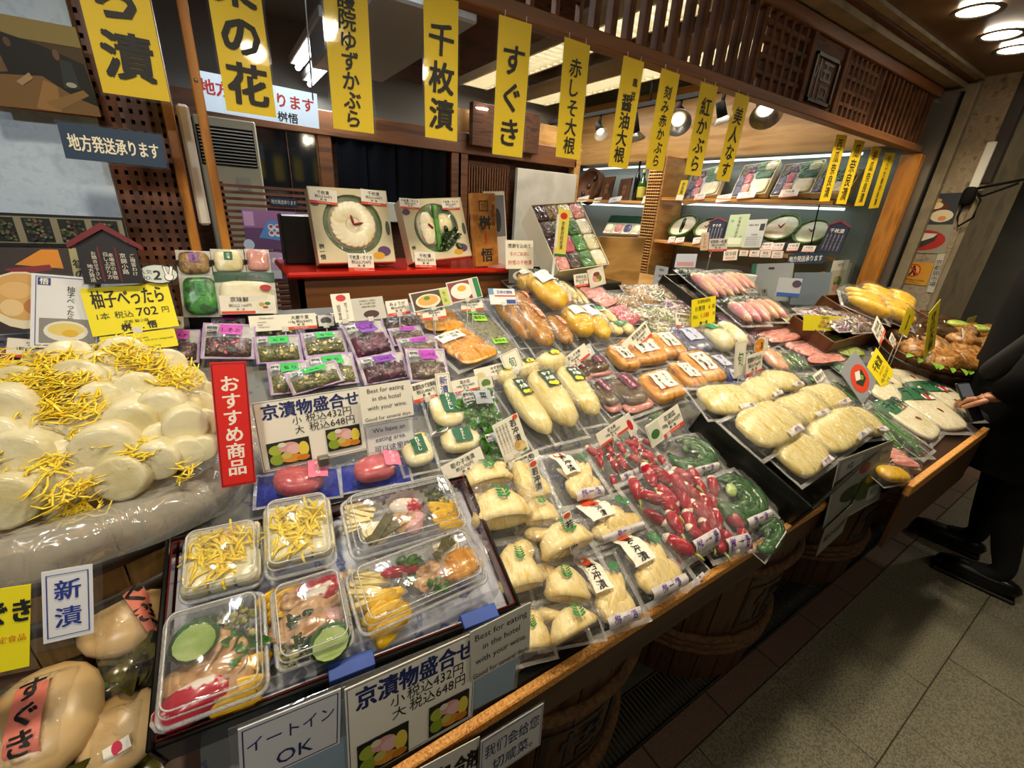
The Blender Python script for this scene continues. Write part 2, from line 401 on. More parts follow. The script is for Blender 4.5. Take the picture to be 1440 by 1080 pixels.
for a in ((2.115, 2.127), (2.303, 2.315)): cv.add(box(a[0], a[1], -.022, -.01, 1.9, 2.067), smooth=False)
write(cv, '悟', 2.215, 0, .15, 0, bold=.012)
kk = [i for i, p in enumerate(cv.v) if abs(p[2]) < 1e-9 and i >= 32]
for i in kk: x, y_, z_ = cv.v[i]; cv.v[i] = (x, -.0145, y_ + 1.984)
cv.build('crest_carving', 'hoop_dark', cp)
for i in range(7): tb('slat', 2.41 + i * .05 - .009, 2.41 + i * .05 + .009, 1.885, 2.12, .013)
for i in range(4): tb('cross_slat', 2.375, 2.72, 1.928 + i * .05, 1.944 + i * .05, .011)
for i in range(13): tb('slat', 2.765 + i * .055 - .009, 2.765 + i * .055 + .009, 1.885, 2.12, .016)
tb('backing_board', 2.74, 3.48, 1.885, 2.12, .006, 'dark_wood', y=.035)

# ================================================================== left side: white panel, picture, lattice panel, posts
bxm('wall_front_left', 'panel_white', -1.6, -.165, 1.24, 1.27, .9, 1.53, kind='structure')
bxm('wall_front_left_upper', 'panel_white', -1.6, -.165, 1.24, 1.27, 1.56, 2.15, kind='structure')
bxm('trim_6', 'orange_wood', -1.6, -.165, 1.22, 1.27, 1.53, 1.56, kind='structure')
lp = thing('lattice_panel', 'reddish brown wooden lattice panel with small square holes beside the white wall', 'lattice panel', T(0, 1.26, 0))
bxm('backing', 'dark_wood', -.17, -.055, .012, .02, .95, 2.12, parent=lp)
for i in range(8): bxm('slat', 'red_brown_wood', -.17 + i * .0155, -.17 + i * .0155 + .0095, -.002, .006, .95, 2.12, parent=lp)
for i in range(62): bxm('cross_slat', 'red_brown_wood', -.17, -.055, -.0015, .010, .955 + i * .0188, .955 + i * .0188 + .0105, parent=lp)
for x, n in ((-.05, 'orange wooden post at the right edge of the lattice panel'), (.008, 'slim orange wooden post behind the packaged box display, second from the left')):
    ps = thing('wooden_post', n, 'post', T(x, 1.25, 0))
    bxm('shaft', 'orange_wood', -.009, .009, -.02, .02, .3, 2.12, parent=ps, b=.002)
    MB().add(sup(.004, .004, .004), T(0, -.02, 1.62)).build('screw_head', 'steel', ps)
wp = tag(bxm('white_pipe', 'white_metal', -.036, -.014, 1.27, 1.29, 1.34, 1.58, b=.005), 'white plastic strip between the two slim orange posts', 'pipe')
sl = thing('slatted_screen', 'dark horizontal slatted screen behind the left posts', 'slatted screen', T(0, 0, 0))
for i in range(26): bxm('slat', 'red_brown_wood', .02, .72, 2.4, 2.42, .78 + i * .026, .792 + i * .026, parent=sl)
for x in (.02, .70): bxm('upright', 'dark_wood', x, x + .025, 2.42, 2.45, .0, 1.45, parent=sl)

# ================================================================== back of the shop
bk = 3.6
def bp(px, py): p = ony(px, py, bk); return p.x, p.z
def bpanel(name, mat, x0, y0, x1, y1, d=.03, y=bk, **k):
    a = ony(x0, y0, y); b = ony(x1, y1, y); return bxm(name, mat, min(a.x, b.x), max(a.x, b.x), y, y + d, min(a.z, b.z), max(a.z, b.z), **k)
pt = bxm('wall_partition', 'dark_wood', -.4, 2.95, bk + .05, bk + .12, 0, 1.9, kind='structure')
bxm('lintel', 'beam_wood', -.4, 2.95, bk - .05, bk + .05, 1.80, 1.95, parent=pt, b=.004)
for x in (.66, 1.66, 1.72): bxm('post', 'beam_wood', x, x + .09, bk - .04, bk + .05, 0, 1.82, parent=pt, b=.004)
ac = thing('air_conditioner', 'beige floor standing air conditioner with dark louvre behind the left banners', 'air conditioner', T(.14, bk - .26, 0))
bxm('body', 'ac_beige', -.17, .14, 0, .15, 0, 1.8, parent=ac, b=.008)
bxm('louvre_recess', 'black_metal', -.16, .12, -.008, .004, 1.55, 1.75, parent=ac)
for i in range(11): bxm('louvre_blade', 'steel', -.155, .115, -.02, -.006, 1.556 + i * .0175, 1.562 + i * .0175, parent=ac)
bxm('control_panel', 'steel', .0, .07, -.006, .002, 1.42, 1.49, parent=ac)
wn = thing('dark_window', 'dark shop window reflecting tube lights beside the air conditioner', 'window', T(.29, bk - .02, 0))
bxm('pane', 'dark_glass', 0, .36, 0, .012, 1.3, 1.8, parent=wn)
for a in ((-.02, 0, 1.28, 1.8), (.36, .38, 1.28, 1.8), (.18, .184, 1.3, 1.8)): bxm('frame', 'beam_wood', a[0], a[1], -.01, .02, a[2], a[3], parent=wn)
nr = thing('noren_curtain', 'navy noren curtain hanging in the dark doorway behind the gift boxes', 'curtain', T(.78, bk - .03, 0))
for i in range(4):
    g = MB(); vs = []; fs = []
    for a in range(7):
        for b in range(5): vs.append((i * .21 + a / 6 * .205, .012 * math.sin(a * 1.6 + i + b * .2), 1.8 - b * .13))
    for a in range(6):
        for b in range(4): q = a * 5 + b; fs.append((q, q + 1, q + 6, q + 5))
    g.add((vs, fs)).build('panel', 'noren_navy', nr)
MB().add(tube([(-.02, 0, 1.8), (.86, 0, 1.8)], .01, 8)).build('rod', 'black_metal', nr)
tag(bxm('steel_counter', 'white_sheet', .95, 1.32, bk - .1, bk - .02, 1.26, 1.40, b=.004), 'pale metal box below the navy curtain, seen between the two round-window boxes', 'metal box')
sd = thing('slatted_door', 'brown sliding door of narrow vertical slats behind the wooden shop plaque', 'door', T(1.82, bk, 0))
bxm('frame', 'dark_wood', 0, .42, .0, .04, .5, 1.76, parent=sd)
for i in range(16): bxm('slat', 'beam_wood', .012 + i * .025, .022 + i * .025, -.012, .0, .6, 1.72, parent=sd)
tag(bxm('door_board', 'wall_white', 2.26, 2.93, bk - .10, bk - .06, .9, 1.74, b=.003), 'blank off-white door panel left of the bottle shelf', 'door panel')
bxm('door_post', 'tan_wood', 2.93, 3.0, bk - .05, bk + .04, 0, 2.0, parent=pt, b=.003)
bxm('over_panel', 'tan_wood', 1.6, 2.95, bk - .0, bk + .05, 1.95, 2.12, parent=pt)
tag(bxm('smoke_board', 'dark_wood', 1.80, 2.45, bk - .12, bk - .06, 1.86, 2.16, b=.004), 'dark carved name board hung high behind the third and fourth banners', 'board')
# sloping duct and ceiling cassette
dc = thing('ceiling_duct', 'pale sloping ceiling duct with a dark grille behind the tallest banners', 'duct', T(0, 0, 0))
bxm('duct_body', 'duct_white', .62, 1.05, 2.0, 3.3, 2.12, 2.36, parent=dc, b=.01)
bxm('grille', 'steel', .85, 1.045, 1.97, 2.0, 2.17, 2.35, parent=dc)
for i in range(8): bxm('grille_blade', 'black_metal', .86, 1.04, 1.955, 1.972, 2.18 + i * .02, 2.188 + i * .02, parent=dc)
bm_ = bxm('trim_7', 'dark_wood', 1.02, 1.5, 1.9, 3.5, 2.2, 2.4, kind='structure')
# ---- tube lamps, louvred ceiling lamps, track lights
def tube_lamp(x, y0, y1, z, label):
    r = thing('tube_lamp', label, 'lamp', T(x, 0, z), 'bare tube lamps on the back ceiling')
    bxm('housing', 'white_metal', -.05, .05, y0, y1, .02, .07, parent=r, b=.005)
    MB().add(tube([(0, y0 + .02, 0), (0, y1 - .02, 0)], .018, 10)).build('tube', 'tube_glow', r)
    light('tube_light', 'AREA', (0, (y0 + y1) / 2, -.03), LP['tube'] * .55, WHITE, sx=.05, sy=y1 - y0, parent=r)
tube_lamp(.655, 2.9, 4.0, 2.25, 'bare white tube lamp on the dark ceiling, left of the two')
tube_lamp(.76, 3.3, 4.2, 2.20, 'bare white tube lamp on the dark ceiling, right of the two')
tube_lamp(.35, 1.4, 2.1, 2.42, 'added tube lamp hidden behind the transom, brightening the pale sign board')  # hidden tube added to light the front of the sign board and duct
def louvre_lamp(x, y0, y1, z, label, w=.13):
    r = thing('louvre_lamp', label, 'ceiling light', T(x, 0, z), 'louvred ceiling lamps')
    bxm('housing', 'white_metal', -w, w, y0, y1, .06, .09, parent=r)
    for s in (-w, w): bxm('side_rail', 'louver', s - .008, s + .008, y0, y1, -.03, .06, parent=r)
    n = int((y1 - y0) / .075)
    for i in range(n):
        yy = y0 + (i + .5) * (y1 - y0) / n
        MB().add(([(-w, yy - .008, .035), (w, yy - .008, .035), (w, yy, -.03), (-w, yy, -.03), (-w, yy + .008, .035), (w, yy + .008, .035)], [(0, 1, 2, 3), (3, 2, 5, 4)]), smooth=False).build('louvre_blade', 'louver', r)
    for s in (-.06, .06): MB().add(tube([(s, y0 + .03, .02), (s, y1 - .03, .02)], .015, 8)).build('tube', 'tube_glow', r)
    light('louvre_light', 'AREA', (0, (y0 + y1) / 2, -.04), LP['tube'] * (y1 - y0) * .3, (1, .93, .82), sx=.2, sy=y1 - y0, parent=r)
louvre_lamp(2.12, 1.75, 4.1, 2.42, 'long louvred ceiling lamp nearer the curtain, behind the banners')
louvre_lamp(2.86, 1.75, 4.2, 2.42, 'long louvred ceiling lamp nearer the display shelves, behind the slats')
tk = thing('track_rail', 'black ceiling track rail holding spotlights in front of the tan wall panel', 'track rail', T(3.0, 0, 2.22))
bxm('rail', 'black_metal', -.018, .018, 1.5, 4.1, 0, .03, parent=tk)
for y in (1.9, 2.8, 3.7): MB().add(tube([(0, y, .03), (0, y, .4)], .008, 8)).build('hanger', 'black_metal', tk)
def track_spot(x, y, z, tgt, label, big=False, power=LP['track']):
    r = thing('track_spotlight', label, 'spotlight', T(x, y, z), 'black spotlights on the track rail')
    MB().add(tube([(0, 0, .0), (0, 0, -.07)], .012, 8)).build('stem', 'black_metal', r)
    d = (V(tgt) - V((x, y, z - .1))).normalized(); q = d.to_track_quat('-Z', 'Y').to_matrix().to_4x4(); q.translation = (0, 0, -.1)
    s = 1.5 if big else 1
    MB().add(lathe([(.012 * s, .05 * s), (.03 * s, .045 * s), (.034 * s, -.045 * s), (.031 * s, -.045 * s), (.026 * s, 0)], 16, cap=False), q).build('lamp_head', 'black_metal', r)
    MB().add(lathe([(.03 * s, -.045 * s), (.062 * s, -.085 * s), (.060 * s, -.085 * s), (.028 * s, -.045 * s)], 20, cap=False), q).build('reflector_shade', 'steel' if big else 'white_metal', r)
    MB().add(lathe([(0, -.05 * s), (.028 * s, -.05 * s), (.03 * s, -.048 * s)], 14, cap=False), q).build('bulb', 'spot_glow', r)
    l = light('spot_beam', 'SPOT', (0, 0, -.1), power, WARM, .03, spot=75, blend=.6, parent=r); l.matrix_local = q @ MX.Translation((0, 0, -.06 * s))
for i, (y, tg, big) in enumerate(((3.85, (3.3, 3.9, 1.3), 0), (3.35, (2.6, 2.2, 1.0), 0), (2.95, (3.4, 3.0, 1.2), 1), (2.5, (1.6, 1.2, 1.0), 1), (2.15, (3.4, 2.0, 1.2), 0), (1.85, (2.2, 1.0, 1.0), 1))):
    track_spot(3.0, y, 2.22, tg, 'black track spotlight, %s from the back end of the rail' % ['first', 'second', 'third', 'fourth', 'fifth', 'sixth'][i], big)
tag(MB().add(lathe([(0, 0), (.05, 0), (.06, .01)], 20)).build('round_lamp', 'lamp_glow', None, ), 'small round warm lamp in the dark ceiling behind the fourth banner', 'lamp').location = ony(676, 155, 3.5)
# ---- right wall panel with shelves
bxm('trim_8', 'tan_wood', 3.50, 3.62, 1.22, YB, 1.90, 2.45, kind='structure')
XS = 3.30
sh = thing('display_shelf', 'tan wooden wall shelf unit with two long shelves along the right wall', 'shelf', T(0, 0, 0))
bxm('shelf_board', 'shelf_wood', XS, 3.6, 1.42, 2.78, 1.555, 1.58, parent=sh, b=.003)
bxm('shelf_board', 'shelf_wood', XS, 3.6, 1.42, 2.78, 1.205, 1.23, parent=sh, b=.003)
bxm('shelf_board', 'shelf_wood', XS, 3.6, 2.95, 4.2, 1.52, 1.545, parent=sh, b=.003)
bxm('shelf_board', 'shelf_wood', XS, 3.6, 2.95, 4.2, 1.145, 1.17, parent=sh, b=.003)
dv = bxm('lattice_divider', 'tan_wood', XS - .01, 3.6, 2.78, 2.95, .8, 1.9, parent=sh)
for i in range(6): bxm('slat', 'dark_wood', XS - .02, XS - .01, 2.80 + i * .025, 2.812 + i * .025, .8, 1.9, parent=dv)
for i in range(44): bxm('cross_slat', 'tan_wood', XS - .022, XS - .012, 2.79, 2.945, .81 + i * .025, .82 + i * .025, parent=dv)
for y0, y1, z in ((1.45, 2.75, 1.872), (1.45, 2.75, 1.54), (2.98, 4.15, 1.86), (2.98, 4.15, 1.505)):
    MB().add(tube([(3.56, y0, z), (3.56, y1, z)], .009, 8)).build('shelf_tube', 'shelf_glow', sh)
    l = light('shelf_light', 'AREA', (3.50, (y0 + y1) / 2, z - .012), LP['shelf'], (.88, .97, 1), sx=.05, sy=y1 - y0, rot=(0, math.radians(-25), 0), parent=sh)
bxm('under_cabinet', 'steel', 3.2, 3.6, 1.42, 4.2, .5, .86, parent=sh)
gp = tag(bxm('glass_pane', 'glass', 3.40, 3.405, 1.22, 1.72, .9, 1.84), 'clear glass side pane between the shelves and the orange post', 'glass pane')
ck = MB().add(tube([(3.39, 1.55, 1.86), (3.385, 1.53, 1.5), (3.37, 1.5, 1.25)], .004, 6)).build('hanging_cable', 'black_metal'); tag(ck, 'thin black cable hanging behind the four narrow yellow strips', 'cable')

# ================================================================== counter, barrels
ct = thing('display_counter', 'long sloping wooden pickle counter with a bare chipboard front edge', 'display counter', T(0, 0, 0))
X0, X1 = -1.3, 3.45
def slab(name, x0, x1, y0, y1, h0, h1, mat, par):
    v = []
    for h in (h0, h1):
        for y in (y0, y1):
            for x in (x0, x1): v.append(V((x, y, slope_z(y))) + SN * h)
    return MB().add((v, [(0, 2, 3, 1), (4, 5, 7, 6), (0, 1, 5, 4), (2, 6, 7, 3), (0, 4, 6, 2), (1, 3, 7, 5)]), smooth=False).build(name, mat, par)
slab('display_board', -.115, 2.06, .345, 1.27, -.045, -.020, 'counter_wood', ct); slab('display_board', 2.06, X1, .345, 1.0, -.045, -.020, 'counter_wood', ct)
slab('display_board', X0, -.115, .93, 1.27, -.045, -.020, 'counter_wood', ct); slab('print_cloth', X0 + .01, -.115, .93, 1.26, -.020, -.012, 'blue_cloth', ct); slab('lower_board', X0, -.118, .345, .92, -.125, -.10, 'counter_wood', ct)
slab('print_cloth', -.115, 2.05, .352, 1.26, -.020, -.012, 'blue_cloth', ct); slab('print_cloth', 2.05, X1 - .01, .352, .99, -.020, -.012, 'blue_cloth', ct)
bxm('front_edge', 'chipboard', X0, X1, .318, .333, .740, .760, parent=ct, b=.002); bxm('edge_strip', 'black_metal', X0, X1, .333, .346, .738, .768, parent=ct)
slab('front_ledge', 1.56, 2.36, .252, .346, -.045, -.014, 'counter_wood', ct); bxm('front_edge', 'chipboard', 1.56, 2.36, .236, .254, .712, .748, parent=ct, b=.002); bxm('apron', 'barrel_wood', 1.56, 2.36, .24, .252, .52, .712, parent=ct, b=.002)
bxm('apron', 'counter_wood', X0, X1, .322, .345, .668, .738, parent=ct, b=.002)
bxm('back_board', 'beam_wood', X0, 2.06, 1.272, 1.29, .4, 1.12, parent=ct); bxm('back_board', 'beam_wood', 2.06, X1, 1.002, 1.02, .4, 1.02, parent=ct)
bxm('under_board', 'counter_wood', X0, X1, .40, 1.26, .62, .64, parent=ct)
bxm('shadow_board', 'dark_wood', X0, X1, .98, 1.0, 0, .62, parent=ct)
def barrel(cx, label, cy=.70, R=.335, H=.62):
    b = thing('wooden_barrel', label, 'barrel', T(cx, cy, 0), 'big wooden barrels under the counter')
    n = 26
    for i in range(n):
        a0 = 2 * math.pi * i / n + .006; a1 = 2 * math.pi * (i + 1) / n - .006; v = []
        for z, r in ((.0, R * .90), (.62, R * 1.0)):
            for rr in (r, r - .022):
                for a in (a0, a1): v.append((rr * math.cos(a), rr * math.sin(a), z))
        MB().add((v, [(0, 1, 5, 4), (2, 6, 7, 3), (0, 4, 6, 2), (1, 3, 7, 5), (4, 5, 7, 6), (0, 2, 3, 1)]), smooth=False).build('stave', 'barrel_wood', b)
    for z, k in ((.16, 3), (.50, 1)):
        for j in range(k):
            zz = z + j * .026; r = R * (.90 + .1 * zz / .62) + .008
            MB().add(tube([(r * math.cos(t), r * math.sin(t), zz + .003 * math.sin(t * 24)) for t in [2 * math.pi * q / 60 for q in range(61)]], .013, 7, cap=False)).build('rope_hoop', 'rope', b)
    g = MB()   # painted crest: frame, roof bar and character, bent round the barrel
    s = .22
    for a in ((-.5, .5, .42, .5), (-.5, .5, .24, .30), (-.5, -.42, -.5, .30), (.42, .5, -.5, .30), (-.5, .5, -.5, -.42)):
        for q in range(8):
            x0 = a[0] + (a[1] - a[0]) * q / 8; x1 = a[0] + (a[1] - a[0]) * (q + 1) / 8
            g.add(rectf(x0 * s, a[2] * s, x1 * s, a[3] * s))
    write(g, '悟', 0, -.10 * s, .62 * s, bold=.02)
    nv = []
    for x, y, z in g.v:
        zz = .36 + y; r = R * (.90 + .1 * zz / .62) + .002; a = -math.pi / 2 + (x / r)
        nv.append((r * math.cos(a), r * math.sin(a), zz))
    g.v = nv; g.build('painted_crest', 'hoop_dark', b)
    return b
mk('crest_ink', '14100c', rough=.7)
barrel(.50, 'big wooden barrel with a black crest, nearest under the counter')
barrel(1.26, 'big wooden barrel with rope hoops, second under the counter')
barrel(2.06, 'big wooden barrel with rope hoops, third under the counter'); barrel(2.86, 'big wooden barrel with rope hoops, far end of the counter')
barrel(-.30, 'big wooden barrel under the left end of the counter')
# ================================================================== food and packing materials
mk('radish_white', 'd6cba4', ['dfd6b4', 'cabd8e'], scale=14, rough=.25, bump=.35, bscale=60)
mk('peel', 'f2d02c', ['f8dc50', 'ecc414'], scale=50, rough=.2, sss=.3)
mk('cream', 'e6d084', ['eedc9c', 'dcc068'], scale=18, rough=.3, bump=.3, bscale=40)
mk('cream_pale', 'e6dba8', ['efe6c0', 'dccb8c'], scale=14, rough=.25, bump=.2, bscale=50)
mk('cream_zest', 'dfc97e', ['e8d89c', 'd8bc62', 'e0ac20'], scale=12, rough=.22, bump=.5, bscale=30, pos=(.3, .85), stretch=(5, 1, 2))
mk('bamboo', 'ecd088', ['f2dca0', 'e2c06c'], scale=20, rough=.3, bump=.4, bscale=60, stretch=(3, 1, 1))
mk('takuan', 'e4ae04', ['f0c014', 'd69a00'], scale=25, rough=.28, bump=.6, bscale=45)
mk('amber', 'cc8420', ['dea040', 'aa600e'], scale=16, rough=.2, bump=.3, bscale=40, stretch=(3, 1, 1))
mk('brown_daikon', 'a86c1c', ['c08a30', '824c10'], scale=14, rough=.22, bump=.4, bscale=35, stretch=(3, 1, 1))
mk('shiso_brown', '4a3414', ['5c4420', '382408'], scale=12, rough=.15, bump=.2)
mk('pink_brine', 'd08a84', ['dc9a90', 'c07070'], scale=25, rough=.15)
mk('dark_pickle', '3a1c20', ['55282a', '26100f', '6a3a34'], scale=70, rough=.22, vor=True, bump=.5, pos=(.1, .9))
mk('green_pickle', '5c5e2e', ['7a7a40', '40441c', '8a8450'], scale=80, rough=.22, vor=True, bump=.5, pos=(.1, .9))
mk('purple_pickle', '4a1530', ['6a2448', '30081c'], scale=60, rough=.18, vor=True, bump=.5, pos=(.1, .9))
mk('brown_pickle', '5e4638', ['78604c', '46302a'], scale=60, rough=.25, vor=True, bump=.4, pos=(.1, .9))
mk('kelp', '77735a', ['8c8868', '5e5a44'], scale=110, rough=.35, vor=True, bump=.4, pos=(.1, .9))
mk('leaf_green', '285c12', ['3c7c1c', '18400a'], scale=40, rough=.3)
mk('dark_leaf', '3a3410', ['5a5212', '1e1c06'], scale=25, rough=.2)
mk('cucumber', '1f4a1c', ['2f6426', '123010'], scale=18, rough=.18, bump=.2, stretch=(4, 1, 1))
mk('cuke_flesh', 'a8c06a', ['c0d488', '8cae4c'], scale=20, rough=.25)
mk('red_radish', 'a00c28', ['b41834', '7c081e'], scale=12, rough=.15)
mk('radish_tip', 'eadcc8', 'f2e8d8', scale=20, rough=.2)
mk('radish_stalk', '9aa04a', 'b4b868', scale=30, rough=.3)
mk('ginger_pink', 'd88a80', ['e8a498', 'c46a64'], scale=18, rough=.22, bump=.3, stretch=(1, 3, 1))
mk('pink_turnip', 'c86a7c', ['dc8c94', 'e0b080', 'b04c66'], scale=7, rough=.2, pos=(.3, .7))
mk('pale_green', 'a8b84a', ['bccb6a', '90a034'], scale=20, rough=.25)
mk('bean_green', '3c7a22', ['4f9430', '2a5a16'], scale=20, rough=.25)
mk('senmai', 'ecdfba', ['f2e8cc', 'e2d4a6'], scale=12, rough=.3, bump=.15)
mk('suguki', 'd2ae78', ['dcbc8a', 'c49a5e'], scale=8, rough=.3, bump=.2)
mk('plum', 'c04a58', ['d0626c', 'a83848'], scale=10, rough=.2)
mk('seed_brown', '8a6430', ['a87c40', '5c3e1c', 'b89050'], scale=90, rough=.3, vor=True, bump=.5, pos=(.1, .9))
mk('mixed', '6e7440', ['9a9460', '4a2a34', '5a7030', 'c0b088'], scale=60, rough=.25, vor=True, bump=.5, pos=(.05, .95))
mk('mixed_purple', '6a3a5c', ['8a5a78', 'd8c8c0', '4a2440', '6a7a40'], scale=50, rough=.25, vor=True, bump=.5, pos=(.05, .95))
mk('blue_pack', '4c4e6c', ['6c6e8c', '34365a'], scale=25, rough=.2)
mk('blue_bright', '1c2a8c', ['2c3ca4', '141e6c'], scale=20, rough=.2)
mk('narazuke', '946228', ['b07c3e', '6a4218', 'bc8c4c'], scale=34, rough=.38, bump=1, bscale=50, pos=(.3, .7))
mk('narazuke_dark', '3a2a1c', ['523c28', '261a10'], scale=14, rough=.15)
mk('silver', 'b4b2ae', ['c6c4c0', 'a2a09c'], scale=40, rough=.3)
mk('lilac', 'b48cc4', ['bf9ccc', 'a67cba'], scale=30, rough=.4)
mk('clear_bag_white', 'cfcdc4', rough=.4)
mk('lacquer_red', '4e1410', ['5c1a14', '42100c'], scale=5, rough=.12, coat=.6)
mk('lacquer_black', '0c0b0a', rough=.15, coat=.4)
mk('crate_black', '12120f', ['1c1b17', '0c0b09'], scale=12, rough=.3)
mk('tape_blue', '2a52b4', rough=.5)
mk('box_ivory', 'd8cca8', rough=.55)
mk('coat', '060607', ['08080a', '040405'], scale=60, rough=.9, spec=.15)
mk('trouser', '0b0b0e', rough=.85); mk('skin', 'b07a5c', ['b98468', 'a56e52'], scale=12, rough=.45, sss=.1)
mk('shoe', '070707', rough=.3); mk('hair', '0c0a09', rough=.5)
INK = '#141210'; NAVY = '#1f2a62'; RED = '#c8281c'; WHT = '#f0ede4'; CARD = '#ece6d8'; YEL = '#dcbc06'; GRN = '#1c5e34'
# ================================================================== signs and cards
def items_to_parts(root, w, h, items, z0=.0006):
    by = {}; zc = z0
    for it in items:
        k = it[0]; zc += .00012
        if k == 't':        # text, x, y, size(frac of h), colour, opts
            o = it[6] if len(it) > 6 else {}
            nm = o.get('n', 'lettering'); mb = by.setdefault((nm, it[5]), MB())
            fit = o.get('fit'); 
            if fit: fit = fit * (h if o.get('v') else w)
            write(mb, it[1], (it[2] - .5) * w, (it[3] - .5) * h, it[4] * h, zc, vert=o.get('v', False), bold=o.get('b', .0), fit=fit, rot=o.get('r', 0), align=o.get('a', 'C'), sx=o.get('sx', 1), gap=o.get('g', 1), shear=o.get('sh', 0))
        elif k == 'r':      # x0,y0,x1,y1,colour,name
            mb = by.setdefault((it[6] if len(it) > 6 else 'print', it[5]), MB())
            mb.add(rectf((it[1] - .5) * w, (it[2] - .5) * h, (it[3] - .5) * w, (it[4] - .5) * h, zc), smooth=False)
        elif k == 'e':      # cx,cy,rx,ry,colour,name
            mb = by.setdefault((it[6] if len(it) > 6 else 'print', it[5]), MB())
            mb.add(ellf((it[1] - .5) * w, (it[2] - .5) * h, it[3] * w, it[4] * h, zc, 18), smooth=False)
        elif k == 'p':      # polygon pts, colour, name
            mb = by.setdefault((it[3] if len(it) > 3 else 'print', it[2]), MB())
            mb.add(([((x - .5) * w, (y - .5) * h, zc) for x, y in it[1]], [tuple(range(len(it[1])))]), smooth=False)
        elif k == 'f':      # frame line x0,y0,x1,y1,thick(m),colour
            mb = by.setdefault(('border_line', it[6]), MB()); t = it[5]
            x0, y0, x1, y1 = (it[1] - .5) * w, (it[2] - .5) * h, (it[3] - .5) * w, (it[4] - .5) * h
            for a in ((x0, y0, x1, y0 + t), (x0, y1 - t, x1, y1), (x0, y0, x0 + t, y1), (x1 - t, y0, x1, y1)): mb.add(rectf(*a, zc), smooth=False)
    for (nm, c), mb in by.items():
        if mb.f: mb.build(nm, c, root)
def sign(name, cat, label, q, items, bg=CARD, by=None, bx=None, h=.03, tilt=18, yaw=0, stem=True, lam=0.0, group=None, thick=.0012, tiltx=None, hook=False):
    """q = TL,TR,BR,BL pixels; by/bx = depth of the lower edge, or it stands on a wire h above the slope"""
    pts = [q[i:i + 2] for i in range(0, 8, 2)]
    mbp = ((pts[2][0] + pts[3][0]) / 2, (pts[2][1] + pts[3][1]) / 2)
    t = math.radians(tilt); yw = math.radians(yaw)
    n = V((math.sin(yw) * math.cos(t), -math.cos(yw) * math.cos(t), math.sin(t)))
    if by is not None: p0 = ony(*mbp, by)
    elif bx is not None: p0 = onx(*mbp, bx)
    else: p0 = P(*mbp, h)
    m, w, hh = quad_frame([on(*p, p0, n) for p in pts], n)
    r = thing(name, label, cat, m, group)
    e = lam
    MB().add(box(-w / 2, w / 2, -hh / 2, hh / 2, -thick, 0), smooth=False).build('card', bg, r)
    if lam: MB().add(box(-w / 2 - e, w / 2 + e, -hh / 2 - e, hh / 2 + e, -thick - .0004, -thick + .0001), smooth=False).build('clear_sleeve', 'laminate', r)
    items_to_parts(r, w, hh, items)
    if stem and by is None and bx is None:
        inv = m.inverted(); b = m @ V((0, -hh / 2, -.001)); g = V((b.x, b.y, slope_z(b.y) - .012))
        MB().add(tube([inv @ (b + V((0, 0, .006))), inv @ g], .0016, 6)).add(box(-.007, .007, -hh / 2 - .004, -hh / 2 + .008, -.0035, .0016), smooth=False).build('wire_clip', 'clear_bag_white', r)
    return r, m, w, hh
